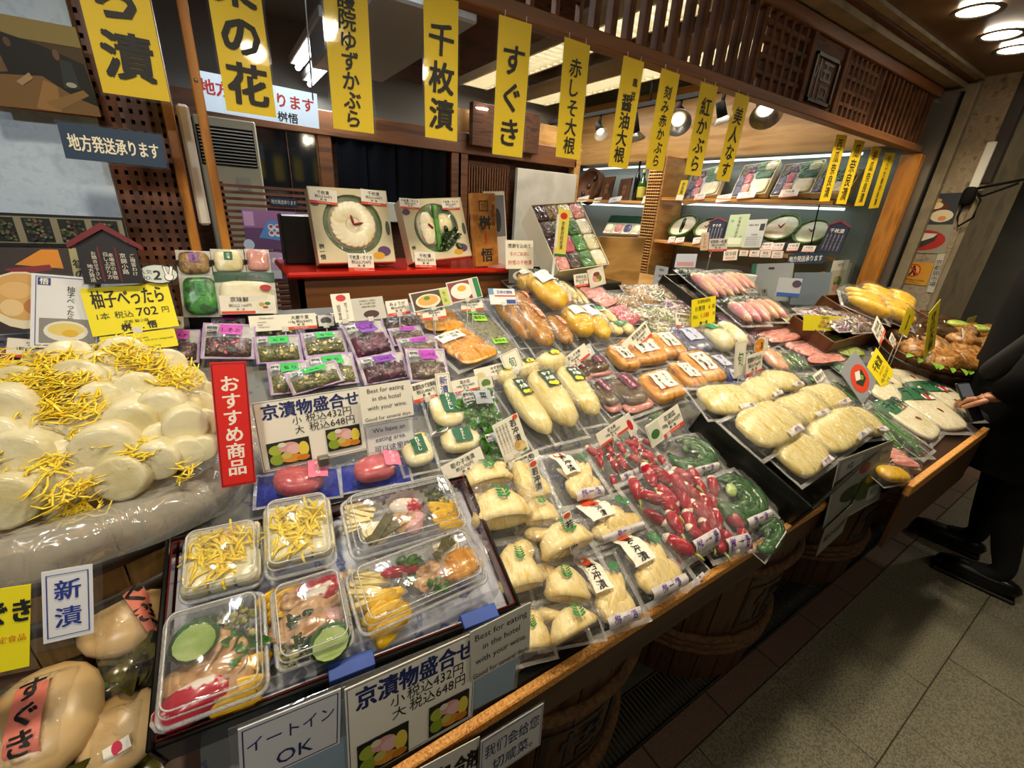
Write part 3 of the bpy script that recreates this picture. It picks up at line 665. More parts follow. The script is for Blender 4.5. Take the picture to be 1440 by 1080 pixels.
# ================================================================== pouches of pickles
FILM_N = (18, 22)
def pouch(name, label, q, parts, labs=(), h=0.0, group=None, film='film', seal=.045, border=None, back=None, wr=.0022, mframe=None, over=.0015, dil=1, cat='pickle pouch', tilt=0, nofilm=False, grow=(1.3, 1.08)):
    """q = TL,TR,BR,BL pixels on the display slope; parts(w,l,rng) -> [(name, MB, mat, kind)]"""
    if mframe: m, w, l = mframe
    else:
        a_ = math.radians(21.8 + tilt); n_ = V((0, -math.sin(a_), math.cos(a_))); p0_ = P((q[4] + q[6]) / 2, (q[5] + q[7]) / 2, h)
        m, w, l = quad_frame([on(*q[i:i + 2], p0_, n_) for i in range(0, 8, 2)], n_)
    m = m @ T(0, (grow[1] - 1) * l * .5, 0); w *= grow[0]; l *= grow[1]
    r = thing(name, label, cat, m, group)
    rng = random.Random(hash(label) % 1000 if False else sum(map(ord, label)))
    pl = parts(w, l, rng) if callable(parts) else parts
    allv = []
    for pnm, mb, mat, kd in pl:
        if isinstance(mb, list):
            for me, mw in mb:
                link(pnm, me, r, mw=mw)
                a = np.empty(len(me.vertices) * 3); me.vertices.foreach_get('co', a); a = a.reshape(-1, 3)
                R = np.array(mw); allv.append(a @ R[:3, :3].T + R[:3, 3])
        else:
            pr = {'kind': 'stuff'} if kd == 'stuff' else {}
            mb.build(pnm, mat, r, **pr); allv.append(np.array([tuple(x) for x in mb.v]))
    NX, NY = FILM_N
    H = np.zeros((NX + 1, NY + 1))
    if allv:
        A = np.concatenate(allv)
        ix = np.clip(np.round((A[:, 0] / w + .5) * NX).astype(int), 0, NX); iy = np.clip(np.round((A[:, 1] / l + .5) * NY).astype(int), 0, NY)
        np.maximum.at(H, (ix, iy), A[:, 2])
    def sh(A):
        B = np.pad(A, 1, mode='edge'); return B
    for _ in range(dil + 1):
        B = sh(H); H = np.max([B[i:i + NX + 1, j:j + NY + 1] for i in range(3) for j in range(3)], axis=0)
    K = H.copy()
    for _ in range(4):
        B = sh(H); H = np.mean([B[i:i + NX + 1, j:j + NY + 1] for i in range(3) for j in range(3)], axis=0)
    H = np.maximum(H, K * .97)
    uu = np.abs(np.linspace(-1, 1, NX + 1))[:, None]; vv = np.abs(np.linspace(-1, 1, NY + 1))[None, :]
    H = (H + over) * np.clip((1 - np.maximum(uu, vv)) / .16, 0, 1) ** .6
    sd = rng.random() * 50
    for i in range(NX + 1):
        for j in range(NY + 1):
            p = V(((i / NX - .5) * w * 45 + sd, (j / NY - .5) * l * 28, sd))
            H[i, j] += max(0, wr * (1 - abs(NZ.noise(p)) * 3.2)) if 0 < i < NX and 0 < j < NY else 0
    def Hs(x, y):
        fx = min(max((x / w + .5) * NX, 0), NX - 1e-4); fy = min(max((y / l + .5) * NY, 0), NY - 1e-4); i = int(fx); j = int(fy); a = fx - i; b = fy - j
        return (H[i, j] * (1 - a) + H[i + 1, j] * a) * (1 - b) + (H[i, j + 1] * (1 - a) + H[i + 1, j + 1] * a) * b
    vs = [((i / NX - .5) * w, (j / NY - .5) * l, float(H[i, j]) + .0008) for i in range(NX + 1) for j in range(NY + 1)]
    fs = [(i * (NY + 1) + j, (i + 1) * (NY + 1) + j, (i + 1) * (NY + 1) + j + 1, i * (NY + 1) + j + 1) for i in range(NX) for j in range(NY)]
    if not nofilm: MB().add((vs, fs)).build('film', film, r)
    # sealed edge
    s = seal * min(w, l) * 1.6 if border is None else border[1]
    ring = MB(); n = 10
    x0, x1, y0, y1 = -w / 2, w / 2, -l / 2, l / 2
    def wav(p): return (p[0], p[1], .0012 + .0025 * NZ.noise(V((p[0] * 30 + sd, p[1] * 30, 2))))
    for (a, b, c, d) in (((x0, y0), (x1, y0), (x1 - s, y0 + s), (x0 + s, y0 + s)), ((x1, y0), (x1, y1), (x1 - s, y1 - s), (x1 - s, y0 + s)), ((x1, y1), (x0, y1), (x0 + s, y1 - s), (x1 - s, y1 - s)), ((x0, y1), (x0, y0), (x0 + s, y0 + s), (x0 + s, y1 - s))):
        vs = []
        for k in range(n + 1):
            u = k / n
            vs.append(wav((a[0] + (b[0] - a[0]) * u, a[1] + (b[1] - a[1]) * u))); q2 = (d[0] + (c[0] - d[0]) * u, d[1] + (c[1] - d[1]) * u); z = wav(q2); vs.append(z)
        ring.add((vs, [(2 * k, 2 * k + 2, 2 * k + 3, 2 * k + 1) for k in range(n)]))
    ring.build('sealed_edge', border[0] if border else 'seal', r)
    if back:
        MB().add(box(x0 + .001, x1 - .001, y0 + .001, y1 - .001, -.0012, 0), smooth=False).build('backing', back, r)
    # labels drape over the film: (cx,cy,lw,lh,rot,colour,items)  in fractions of the pouch
    for lb in labs:
        cx, cy, lw, lh, rot, colr, its = lb[:7]; lname = lb[7] if len(lb) > 7 else 'label'
        cx *= w; cy *= l
        aw, ah = lw * w, lh * l
        R = MX.Rotation(math.radians(rot), 2)
        def drape(p, dz):
            q2 = R @ V((p[0], p[1])); x, y = q2.x + cx, q2.y + cy; return (x, y, Hs(x, y) + .0016 + dz)
        g = MB(); a, b = 4, 6
        if colr == 'fern':
            for k in range(5):
                for sd2 in (-1, 1):
                    g.add(ellf(0, 0, .20, .065, 0, 8)); st = len(g.v) - 8; A = T(sd2 * .17, -.28 + k * .15, rz=sd2 * .55, s=1 - .1 * k)
                    g.v[st:] = [tuple(A @ V(p)) for p in g.v[st:]]
            g.add(rectf(-.02, -.5, .02, .42)); g.v = [drape((p[0] * aw, p[1] * aw), 0) for p in g.v]; g.build('printed_fern', '#187a34', r); continue
        if colr == 'round':
            g.add(ellf(0, 0, aw / 2, aw / 2, 0, 18)); g.v = [drape(p, 0) for p in g.v]; lo = g.build(lname, WHT, r)
        else:
            g.add(([(aw * (i / a - .5), ah * (j / b - .5), 0) for i in range(a + 1) for j in range(b + 1)], [(i * (b + 1) + j, (i + 1) * (b + 1) + j, (i + 1) * (b + 1) + j + 1, i * (b + 1) + j + 1) for i in range(a) for j in range(b)]))
            g.v = [drape(p, 0) for p in g.v]; lo = g.build(lname, colr, r)
        by = {}
        for it in its:
            o = it[6] if len(it) > 6 else {}
            if it[0] == 't':
                mb = by.setdefault(('lettering', it[5]), MB()); st = len(mb.v)
                write(mb, it[1], (it[2] - .5) * aw, (it[3] - .5) * ah, it[4] * (ah if not o.get('bw') else aw), 0, vert=o.get('v', False), bold=o.get('b', .01), fit=(o['fit'] * (ah if o.get('v') else aw)) if 'fit' in o else None, sx=o.get('sx', 1), gap=o.get('g', 1), rot=o.get('r', 0))
            elif it[0] == 'e':
                mb = by.setdefault(('print', it[5]), MB()); st = len(mb.v); mb.add(ellf((it[1] - .5) * aw, (it[2] - .5) * ah, it[3] * aw, it[4] * aw, 0, 12))
            elif it[0] == 'r':
                mb = by.setdefault(('print', it[5]), MB()); st = len(mb.v); mb.add(rectf((it[1] - .5) * aw, (it[2] - .5) * ah, (it[3] - .5) * aw, (it[4] - .5) * ah, 0))
            mb.v[st:] = [drape(p, .0006) for p in mb.v[st:]]
        for (nm, c), mb in by.items():
            if mb.f: mb.build(nm, c, lo)
    return r
# ------------------------------------------------------------------ contents
def chips(mb, n, x0, x1, y0, y1, zf, s, rng, flat=.35):
    for _ in range(n):
        x = rng.uniform(x0, x1); y = rng.uniform(y0, y1); k = s * rng.uniform(.6, 1.3)
        mb.add(sup(k, k * rng.uniform(.5, .9), k * flat, .8, 6, 4), T(x, y, zf(x, y), rng.uniform(-.6, .6), rng.uniform(-.6, .6), rng.uniform(0, 6)))
def mound(w, l, hgt, nx=14, ny=16, nz=.25, ns=60, x0=-.5, x1=.5, y0=-.5, y1=.5, sd=0, pw=.5):
    v = []; f = []
    def zf(u, t): return hgt * max(0, (1 - (2 * u - 1) ** 4) * (1 - (2 * t - 1) ** 4)) ** pw
    for i in range(nx + 1):
        for j in range(ny + 1):
            u = i / nx; t = j / ny; x = (x0 + (x1 - x0) * u) * w; y = (y0 + (y1 - y0) * t) * l
            v.append((x, y, zf(u, t) * (1 + nz * NZ.noise(V((x * ns + sd, y * ns, sd)))) ))
    for i in range(nx):
        for j in range(ny): a = i * (ny + 1) + j; f.append((a, a + ny + 1, a + ny + 2, a + 1))
    return v, f
def c_chop(mat, hgt=.016, n=60, s=.006, top=.16, bot=-.44, extra=None, side=.43):
    def g(w, l, rng):
        mb = MB(); sd = rng.random() * 30
        mb.add(mound(w, l, hgt, x0=-side, x1=side, y0=bot, y1=top, sd=sd))
        def zf(x, y):
            u = (x / w + side) / (2 * side); t = (y / l - bot) / (top - bot); return hgt * max(0, (1 - (2 * u - 1) ** 4) * (1 - (2 * t - 1) ** 4)) ** .5 * .92
        chips(mb, n, -side * .92 * w, side * .92 * w, (bot + .02) * l, (top - .02) * l, zf, s, rng)
        out = [('pickles', mb, mat, 'stuff')]
        for (nm, m2, n2, s2) in (extra or ()):
            b2 = MB(); chips(b2, n2, -side * .8 * w, side * .8 * w, (bot + .04) * l, (top - .04) * l, lambda x, y: zf(x, y) + .002, s2, rng); out.append((nm, b2, m2, 'stuff'))
        return out
    return g
def c_rods(mat, name, n=1, r=None, ln=.86, sq=.85, nz=.0015, taper=(1, .8), bend=0, seg=12, ns=40, y=0):
    def g(w, l, rng):
        out = []; rr = r or (w * .42 / n)
        for i in range(n):
            x = (i - (n - 1) / 2) * w * .86 / n
            mb = MB().add(sausage(l * ln * rng.uniform(.94, 1), rr * rng.uniform(.94, 1.04), 9, seg, bend * w * rng.uniform(-1, 1), sq, (taper[0], taper[1]), nz=nz, ns=ns, seed=rng.random() * 20), T(x, y * l, rr * sq, rz=rng.uniform(-.05, .05)))
            out.append((name, mb, mat, None))
        return out
    return g
def c_lump(mat, name='pickle', n=1, e=.75, hgt=.02, fl=.84, fw=.84, nz=.004, ns=25, rows=1, jit=.1):
    def g(w, l, rng):
        out = []
        for j in range(rows):
            for i in range(n):
                x = (i - (n - 1) / 2) * w * fw / n; y = (j - (rows - 1) / 2) * l * fl / rows
                mb = MB().add(sup(w * fw / n * .52, l * fl / rows * .52, hgt / 2, e, 16, 9, nz, ns, rng.random() * 30), T(x, y, hgt / 2, rng.uniform(-jit, jit) * .3, rng.uniform(-jit, jit), rng.uniform(-jit, jit)))
                out.append((name, mb, mat, None))
        return out
    return g
def c_slices(mat, name, n=7, hgt=.006, fw=.8, fl=.30, dirn='y', wav=.004, lift=.0035):
    """overlapping wavy slices"""
    def g(w, l, rng):
        out = []
        for i in range(n):
            t = (i / (n - 1) - .5) * .72
            cw, cl = (w * fw, l * fl) if dirn == 'y' else (w * fl, l * fw)
            v, f = sup(cw / 2, cl / 2, hgt / 2, .7, 14, 6, .0015, 40, rng.random() * 20)
            v = [V((p.x, p.y, p.z + wav * math.sin(p.x * 60 + i) * .6 + wav * .4 * math.sin(p.y * 80 + i * 2))) for p in v]
            mb = MB().add((v, f), T(0 if dirn == 'y' else t * w, t * l if dirn == 'y' else 0, .007 + lift * (n - i) * .5, .12 if dirn == 'y' else 0, 0 if dirn == 'y' else .12, rng.uniform(-.25, .25)))
            out.append((name, mb, mat, None))
        return out
    return g
_radmesh = []
def c_radish(n=13):
    if not _radmesh:
        for s in range(3):
            mb = MB(); pts = [(0, -.026, 0), (0, -.0235, 0), (0, -.0185, .0003), (0, -.009, .0008), (0, .002, .001), (0, .013, .001), (0, .019, 0), (0, .023, 0)]; rr = [.0025, .0058, .0082, .0104, .0108, .0088, .0055, .001]
            mb.add(tube(pts, rr, 10, nz=.0008, ns=60, seed=s))
            nf = len(mb.f)
            for k in range(nf):
                ys = [mb.v[i][1] for i in mb.f[k]]; mb.mi[k] = 1 if sum(ys) / len(ys) < -.0195 else 0
            mb.add(tube([(0, .022, 0), (.001, .030, .001), (.003, .036, 0)], [.0028, .002, .0015], 6), mi=2)
            _radmesh.append(mb.mesh('radish', ['red_radish', 'radish_tip', 'radish_stalk']))
    def g(w, l, rng):
        lst = []; rows = 5; k = 0
        for j in range(rows):
            for i in range(3):
                if k >= n: break
                k += 1
                x = (i - 1 + (.28 if j % 2 else -.1)) * w * .27 + rng.uniform(-.008, .008); y = (.36 - j * .175) * l + rng.uniform(-.008, .008)
                s = .94 * min(w / .10, l / .165, 1.7) * rng.uniform(.9, 1.15)
                lst.append((rng.choice(_radmesh), T(x, y, .012 * s + (.007 if (i + j) % 2 else 0), rng.uniform(-.3, .3), 0, 3.14 * (rng.random() < .8) + rng.uniform(-.55, .55), (1.04 * s, s, 1.04 * s))))
        return [('radish', lst, None, None)]
    return g
def c_cucumber(n=5):
    def g(w, l, rng):
        out = []
        for i in range(n):
            R = w * (.40 - .055 * i) ; y0 = -.02 * l
            a0, a1 = (-3.5 + .16 * i, 1.7 - .12 * i)
            pts = [(R * math.cos(a0 + (a1 - a0) * t / 11), y0 + R * min(1.5, l / w * .95) * math.sin(a0 + (a1 - a0) * t / 11), .011 + .002 * math.sin(i * 2 + t)) for t in range(12)]
            q_ = w * .075; rr = [q_ * .4] + [q_] * 10 + [q_ * .4]
            out.append(('cucumber_strip', MB().add(tube(pts, rr, 8, .9, nz=.001, ns=80, seed=i)), 'cucumber', None))
        out.append(('cucumber_end', MB().add(sup(w * .12, l * .10, .008, .9, 10, 6, .002, 40), T(-.02 * w, .12 * l, .016, .2, 0, .5)), 'cuke_flesh' if n > 5 else 'cucumber', None))
        return out
    return g
def c_beans(mat='bean_green', n=9, extra=True):
    def g(w, l, rng):
        out = []
        for i in range(n):
            out.append(('bean', MB().add(sausage(l * rng.uniform(.5, .8), .0052, 7, 7, rng.uniform(-.015, .015)), T(rng.uniform(-.32, .32) * w, rng.uniform(-.1, .1) * l, .006 + .004 * (i % 3), 0, 0, rng.uniform(-.25, .25))), mat, None))
        mb = MB(); chips(mb, 40, -.4 * w, .4 * w, -.42 * l, .42 * l, lambda x, y: .004, .005, rng); out.append(('chopped_greens', mb, 'leaf_green', 'stuff'))
        return out
    return g
def leaf_geo(L, W, bend=.2, n=5):
    v = []; f = []
    for i in range(n + 1):
        t = i / n; ww = W * math.sin(math.pi * min(1, t * .93 + .05)) ** .7; z = bend * L * math.sin(t * 2.2)
        v += [(-ww, t * L, z + ww * .3), (0, t * L, z), (ww, t * L, z + ww * .3)]
    for i in range(n):
        a = i * 3; f += [(a, a + 1, a + 4, a + 3), (a + 1, a + 2, a + 5, a + 4)]
    return v, f
def c_leaves(mat='leaf_green', n=130, s=.024, flowers=True):
    def g(w, l, rng):
        mb = MB()
        for i in range(n):
            mb.add(leaf_geo(s * rng.uniform(.6, 1.3), s * .28, rng.uniform(.1, .5)), T(rng.uniform(-.38, .38) * w, rng.uniform(-.40, .38) * l, rng.uniform(.003, .016), rng.uniform(-.5, .5), rng.uniform(-.5, .5), rng.uniform(0, 6.3)))
        out = [('leaves', mb, mat, 'stuff')]
        if flowers:
            fb = MB(); chips(fb, 14, -.3 * w, .3 * w, .2 * l, .44 * l, lambda x, y: .016, .004, rng); out.append(('flower_buds', fb, 'peel', 'stuff'))
        return out
    return g
def c_fan(mat='bamboo', n=7):
    """fanned bamboo shoot slices"""
    def g(w, l, rng):
        out = []
        for i in range(n):
            a = (i / (n - 1) - .5) * 1.3
            v, f = sup(w * .15, l * .36, .005, .8, 10, 6, .0015, 60, i)
            v = [V((p.x * (1.25 - .9 * (p.y / (l * .68) + .5)), p.y + l * .12, p.z + .010 + .012 * (1 - (2 * (p.y / (l * .68) + .5) - 1) ** 2) * .6)) for p in v]
            out.append(('bamboo_slice', MB().add((v, f), T(0, -.22 * l, .001 * i, .05, .25 * (1 if i % 2 else .6), -a)), mat, None))
        out.append(('bamboo_heart', MB().add(sup(w * .3, l * .22, .014, .85, 12, 8, .004, 40, rng.random() * 9), T(.02 * w, -.22 * l, .012)), mat, None))
        return out
    return g
def c_shoot(mat='bamboo', two=True):
    """whole bamboo shoot pieces with a cut hollow"""
    def g(w, l, rng):
        out = []
        pr = [(.93, 0), (1.0, .14), (.97, .34), (.84, .6), (.62, .84), (.36, 1.0), (.14, 1.08), (0, 1.1)]
        R = w * .36; Hh = l * .58
        mb = MB(); v, f = lathe([(0, .30 * Hh), (R * .45, .26 * Hh), (R * .70, .1 * Hh), (R * .84, 0)] + [(R * a, Hh * b) for a, b in pr], 18, cap=False)
        v = [V((p.x * (1 + .05 * math.sin(p.z * 240)), p.y * .55, p.z)) for p in v]
        mb.add((v, f), T(0, -.30 * l, R * .54, -1.5, 0, rng.uniform(-.35, .35)))
        out.append(('bamboo_shoot', mb, mat, None))
        if two: out.append(('bamboo_chunk', MB().add(sup(w * .22, l * .16, .012, .8, 12, 8, .004, 40, rng.random() * 9), T(rng.choice((-.2, .2)) * w, .26 * l, .011, 0, 0, rng.uniform(-.5, .5))), mat, None))
        return out
    return g
def merge(*gs):
    def g(w, l, rng):
        o = []
        for q in gs: o += q(w, l, rng)
        return o
    return g
def fern(cx, cy, s, rot=0): return (cx, cy, s, s, rot, 'fern', ())
# ================================================================== pouches on the slope, row by row
def vlab(cx, cy, w, h, bg, txt, col, rot=0, b=.02, sx=1.0, sz=None): return (cx, cy, w, h, rot, bg, [('t', txt, .5, .5, sz or .9 / len(txt), col, {'v': 1, 'fit': .92, 'b': b, 'sx': sx})])
def hlab(cx, cy, w, h, bg, txt, col, rot=0, b=.015, sz=.6): return (cx, cy, w, h, rot, bg, [('t', txt, .5, .5, sz, col, {'fit': .9, 'b': b})])
LIL = ('lilac', .0035)
def lil(kind, q, label, grp, h=0, tilt=0):
    spec = {'g': (c_chop('green_pickle', .013, 60, .005, top=.08, extra=(('radish_bits', 'cream', 9, .005),)), '#1fae3c', 'ちり', INK),
            'd': (c_chop('dark_pickle', .014, 60, .005, top=.08, extra=(('pink_bits', 'plum', 6, .005),)), '#c040a0', 'しそぶ', INK),
            'p': (c_chop('purple_pickle', .018, 50, .007, top=.10), '#7a2ca0', 'しば', '#3a1050'),
            'm': (c_chop('brown_pickle', .014, 50, .006, top=.08), '#a838a8', 'みょうが', '#4a1050'),
            'n': (c_leaves(), '#9aa0a8', '菜', INK)}[kind]
    labs = [(.03, .25, .42, .38, 0, spec[1], [('t', spec[2], .5, .5, .5, spec[3], {'fit': .8, 'b': .02})], 'coloured_label'),
            (-.32, .28, .22, .26, 0, 'silver', [('t', '桝悟', .5, .62, .42, INK, {'fit': .9, 'b': .02}), ('t', '京錦小路', .5, .2, .22, INK, {'fit': .9})], 'maker_label')]
    return pouch({'g': 'green_pickle_pouch', 'd': 'dark_pickle_pouch', 'p': 'purple_pickle_pouch', 'm': 'ginger_bud_pouch', 'n': 'flowering_greens_pouch'}[kind], label, q, spec[0], labs, h, grp, border=LIL, over=.003, back='silver', tilt=tilt or 20, grow=(1.04, 1.02))
G1 = 'lilac-edged pouches with green labels'; G2 = 'lilac-edged pouches with purple labels'; G3 = 'lilac-edged pouches with magenta labels'
lil('d', (0, 478, 60, 474, 52, 516, -8, 520), 'lilac-edged pouch of dark pickles under the small white card at the photo edge', G3)
lil('d', (62, 472, 120, 470, 112, 512, 54, 515), 'lilac-edged pouch of dark pickles below the white yuzu card', G3)
lil('d', (225, 466, 283, 464, 277, 509, 219, 512), 'lilac-edged pouch of dark pickles just right of the yellow price card', G3)
lil('d', (300, 447, 346, 445, 342, 470, 296, 472), 'lilac-edged pouch of dark pickles mostly hidden behind another magenta-labelled pouch', G3)
lil('d', (289, 457, 361, 456, 354, 504, 281, 506), 'lilac-edged pouch of dark pickles in front, magenta label, above the red sign', G3, .012)
lil('g', (362, 460, 416, 456, 421, 474, 364, 478), 'green-labelled pouch mostly hidden under the 540 yen card', G1)
lil('g', (359, 476, 417, 470, 428, 509, 360, 511), 'green-labelled pouch at the upper left of its group', G1, .006)
lil('g', (422, 469, 481, 466, 489, 497, 431, 501), 'green-labelled pouch at the upper right of its group', G1, .006)
lil('g', (376, 513, 431, 507, 440, 551, 382, 555), 'green-labelled pouch at the lower left, above the boxed price board', G1)
lil('g', (430, 501, 492, 498, 507, 540, 441, 545), 'green-labelled pouch at the lower right, partly under a tilted one', G1)
lil('g', (401, 526, 467, 508, 489, 539, 411, 552), 'green-labelled pouch lying tilted on top of the two lower ones', G1, .022)
lil('p', (483, 459, 533, 447, 556, 496, 500, 508), 'wrinkled pouch of deep purple pickles, upper of the two', G2, .008)
lil('p', (503, 507, 563, 493, 578, 533, 513, 540), 'pouch of deep purple pickles, lower of the two, above the eating card', G2)
lil('m', (544, 461, 589, 460, 602, 482, 555, 485), 'brown pickle pouch with magenta-purple label, uppermost of three', G2)
lil('m', (557, 476, 608, 474, 621, 500, 567, 503), 'brown pickle pouch with magenta-purple label, middle of three', G2, .008)
lil('m', (569, 491, 624, 492, 631, 535, 579, 538), 'brown pickle pouch with magenta-purple label, lowest of three, by the 486 yen card', G2, .014)
pouch('brown_pickle_pouch', 'small pouch of dark brown pickles behind the 432 yen card', (540, 447, 583, 446, 591, 463, 548, 465), c_chop('brown_pickle', .012, 30, .006, top=.4), h=0)
pouch('brown_pickle_pouch', 'dark pouch half hidden behind the 540 yen card, next to the photo tag', (430, 447, 470, 446, 475, 462, 432, 464), c_chop('dark_pickle', .012, 24, .006, top=.4))
pouch('amber_slice_pouch', 'upper clear pouch of amber pickle slices behind the 864 yen card', (584, 445, 637, 436, 650, 466, 600, 474), c_slices('amber', 'slice', 6), h=0)
pouch('amber_slice_pouch', 'large clear pouch of amber pickle slices with a white paper label', (613, 480, 652, 464, 701, 502, 648, 527), c_slices('amber', 'slice', 8), [(-.12, .26, .5, .26, 0, CARD, [('t', '柚子こぼれ梅', .5, .66, .3, INK, {'fit': .9}), ('t', '大根', .6, .3, .3, INK, {})])], .006, wr=.004)
pouch('kelp_pouch', 'long pouch of grey-green kelp with two neon green labels', (637, 440, 680, 434, 712, 479, 680, 485), c_chop('kelp', .010, 50, .004, top=.44), [(-.05, .30, .30, .14, -12, '#9be02c', [('t', '塩昆布', .5, .5, .6, INK, {'fit': .85})]), (.02, .08, .34, .16, -12, '#9be02c', [('t', '塩昆布', .5, .5, .6, INK, {'fit': .85})])])
pouch('kelp_pouch', 'shorter pouch of grey-green kelp with one neon green label', (688, 482, 712, 477, 743, 511, 716, 516), c_chop('kelp', .010, 40, .004, top=.44), [(-.08, .30, .5, .2, -12, '#9be02c', [('t', '塩昆布', .5, .5, .6, INK, {'fit': .85})])])
BR = lambda q, lab, h=0, n=1: pouch('brown_daikon_pouch', lab, q, c_rods('brown_daikon', 'daikon', n, sq=.7, nz=.004, ns=30), [vlab(.15, .12, .22, .34, '#c8321c', '味噌漬', '#f0d8b0')], h, 'glossy brown daikon pouches', wr=.004, grow=(1.25, 1.12))
BR((686, 428, 716, 424, 737, 470, 716, 478), 'glossy brown daikon pouch under the blue and white card')
BR((712, 425, 738, 422, 752, 450, 732, 456), 'glossy brown daikon pouch tucked between the white card and yellow radish')
BR((709, 444, 730, 440, 752, 488, 727, 494), 'glossy brown daikon pouch, left one of the front pair', .004)
BR((728, 443, 751, 439, 778, 496, 746, 511), 'glossy brown daikon pouch with red label, right one of the front pair', .010)
BR((761, 456, 783, 452, 808, 493, 789, 499), 'glossy brown daikon pouch squeezed against the lower yellow radish')
TK = lambda q, lab, h=0, n=1: pouch('yellow_radish_pouch', lab, q, c_rods('takuan', 'yellow_radish', n, sq=.8, nz=.011, ns=42, seg=18), [(0, .1, .5, .26, 0, WHT, [('r', .06, .05, .94, .95, '#20243a'), ('t', '京沢庵', .5, .5, .28, WHT, {'v': 1, 'fit': .85, 'b': .03})])], h, 'yellow pickled radish pouches', wr=.004, grow=(1.1, 1.2))
TK((712, 400, 740, 395, 762, 420, 735, 425), 'yellow pickled radish pouch at the top behind the blue and white card')
TK((733, 412, 766, 402, 800, 445, 771, 459), 'large yellow pickled radish pouch with a black and white label, upper row', .014)
TK((780, 455, 812, 447, 836, 482, 812, 493), 'yellow pickled radish pouch, lower left of the two in front')
TK((803, 447, 826, 442, 863, 488, 838, 495), 'yellow pickled radish pouch, lower right of the two in front', .004)
CR = lambda q, lab, n=2, lb=(): pouch('cream_daikon_pouch', lab, q, c_rods('cream', 'daikon_strip', n, sq=.6, nz=.002), lb, 0, 'cream daikon pouches at the back')
CR((768, 402, 794, 399, 810, 425, 785, 430), 'cream daikon pouch with a red-edged price card at the top of the display', 2)
CR((793, 404, 812, 408, 829, 430, 807, 434), 'cream daikon pouch standing right of the red-edged card', 3)
CR((820, 441, 848, 435, 865, 456, 836, 468), 'cream daikon pouch with a green leaf sticker, upper one', 3, [(.1, .3, .3, .2, 0, 'round', [('e', .5, .5, .4, .3, '#2a8a3c')])])
CR((856, 463, 878, 456, 888, 472, 864, 480), 'cream daikon pouch with a green diamond sticker, behind the amber packs', 2, [(.0, .2, .5, .4, 20, '#2a7a3c', [('t', '京', .5, .5, .6, WHT, {})])])
pouch('pink_slice_pouch', 'clear pouch of pale pink slices, uppermost', (820, 414, 843, 404, 866, 430, 842, 437), c_slices('ginger_pink', 'slice', 5))
pouch('pink_slice_pouch', 'clear pouch of rosy red slices below the pale pink one', (849, 441, 877, 432, 903, 453, 882, 463), c_slices('plum', 'slice', 5))
mx = [('seed_brown', (880, 404, 911, 407, 928, 428, 893, 429), 'clear pouch of brown seedy pickles, top left by the gift box'), ('seed_brown', (856, 418, 885, 416, 901, 432, 867, 437), 'clear pouch of brown seedy pickles, left of the mixed ones'),
      ('seed_brown', (925, 404, 957, 401, 975, 421, 947, 425), 'clear pouch of brown pickles touching the black sloping crate'), ('mixed', (873, 438, 908, 431, 925, 453, 896, 459), 'mixed chopped pickle pouch, left end of the middle row'),
      ('mixed', (909, 433, 938, 431, 950, 453, 922, 457), 'mixed chopped pickle pouch, centre of the middle row'), ('mixed_purple', (937, 427, 968, 421, 974, 441, 947, 447), 'mixed purple and white pickle pouch left of the yellow 1,188 yen card'),
      ('mixed', (911, 458, 943, 456, 950, 474, 918, 476), 'mixed chopped pickle pouch, front of the middle row'), ('mixed_purple', (948, 448, 985, 452, 1000, 470, 962, 474), 'mixed purple pickle pouch under the 324 yen card'),
      ('mixed', (905, 406, 930, 404, 944, 426, 918, 430), 'mixed pickle pouch in the middle of the top row')]
for mt, q, lb in mx: pouch('mixed_pickle_pouch', lb, q, c_chop(mt, .013, 60, .005, top=.42, extra=(('cream_bits', 'cream_pale', 14, .005),)), wr=.004)
DK = lambda q, lab, h=0: pouch('soy_daikon_pouch', lab, q, c_lump('amber', 'soy_daikon', hgt=.036, e=.5, fl=.88, fw=.84, nz=.004), [(0, .06, .46, .5, 0, CARD, [('t', '京の醤油', .72, .5, .2, INK, {'v': 1, 'fit': .9}), ('t', '大根漬', .32, .5, .26, INK, {'v': 1, 'fit': .85, 'b': .02}), ('e', .3, .08, .1, .1, RED)])], h, 'amber soy daikon pouches', wr=.004, grow=(1.42, 1.12))
DK((853, 499, 872, 496, 897, 523, 876, 532), 'amber soy daikon pouch at the left end of the back row')
DK((873, 489, 903, 482, 937, 514, 898, 525), 'amber soy daikon pouch in the middle of the back row', .006)
DK((913, 480, 937, 476, 959, 505, 940, 514), 'amber soy daikon pouch at the right end of the back row')
DK((900, 541, 924, 527, 965, 569, 924, 573), 'amber soy daikon pouch in front, lowest left', .004)
DK((940, 523, 959, 518, 992, 550, 967, 559), 'amber soy daikon pouch in front, middle one', .004)
DK((956, 508, 979, 502, 1017, 541, 991, 552), 'amber soy daikon pouch in front, right one showing bare daikon', .002)
RS = lambda q, lab, h=0, pk=False: pouch('red_shiso_daikon_pouch', lab, q, merge(c_lump('shiso_brown', 'daikon', hgt=.028, e=.6, fl=.62, fw=.66, nz=.002), (lambda w, l, r: [('pink_brine', MB().add(sup(w * .42, l * .14, .006, .7, 12, 6, .002), T(0, -.30 * l, .006)), 'pink_brine', None)])), [vlab(.1, .16, .34, .42, '#5c1430', 'しそ大根', '#f0c8d0')], h, 'dark red-shiso daikon pouches', wr=.003, grow=(1.42, 1.1))
RS((793, 519, 812, 516, 834, 534, 820, 545), 'dark shiso daikon pouch, narrow, at the left end of the back row')
RS((811, 512, 843, 507, 858, 528, 827, 538), 'dark shiso daikon pouch under the price card, back row', .004)
RS((818, 543, 838, 537, 878, 581, 864, 588), 'dark shiso daikon pouch, slender left one in front')
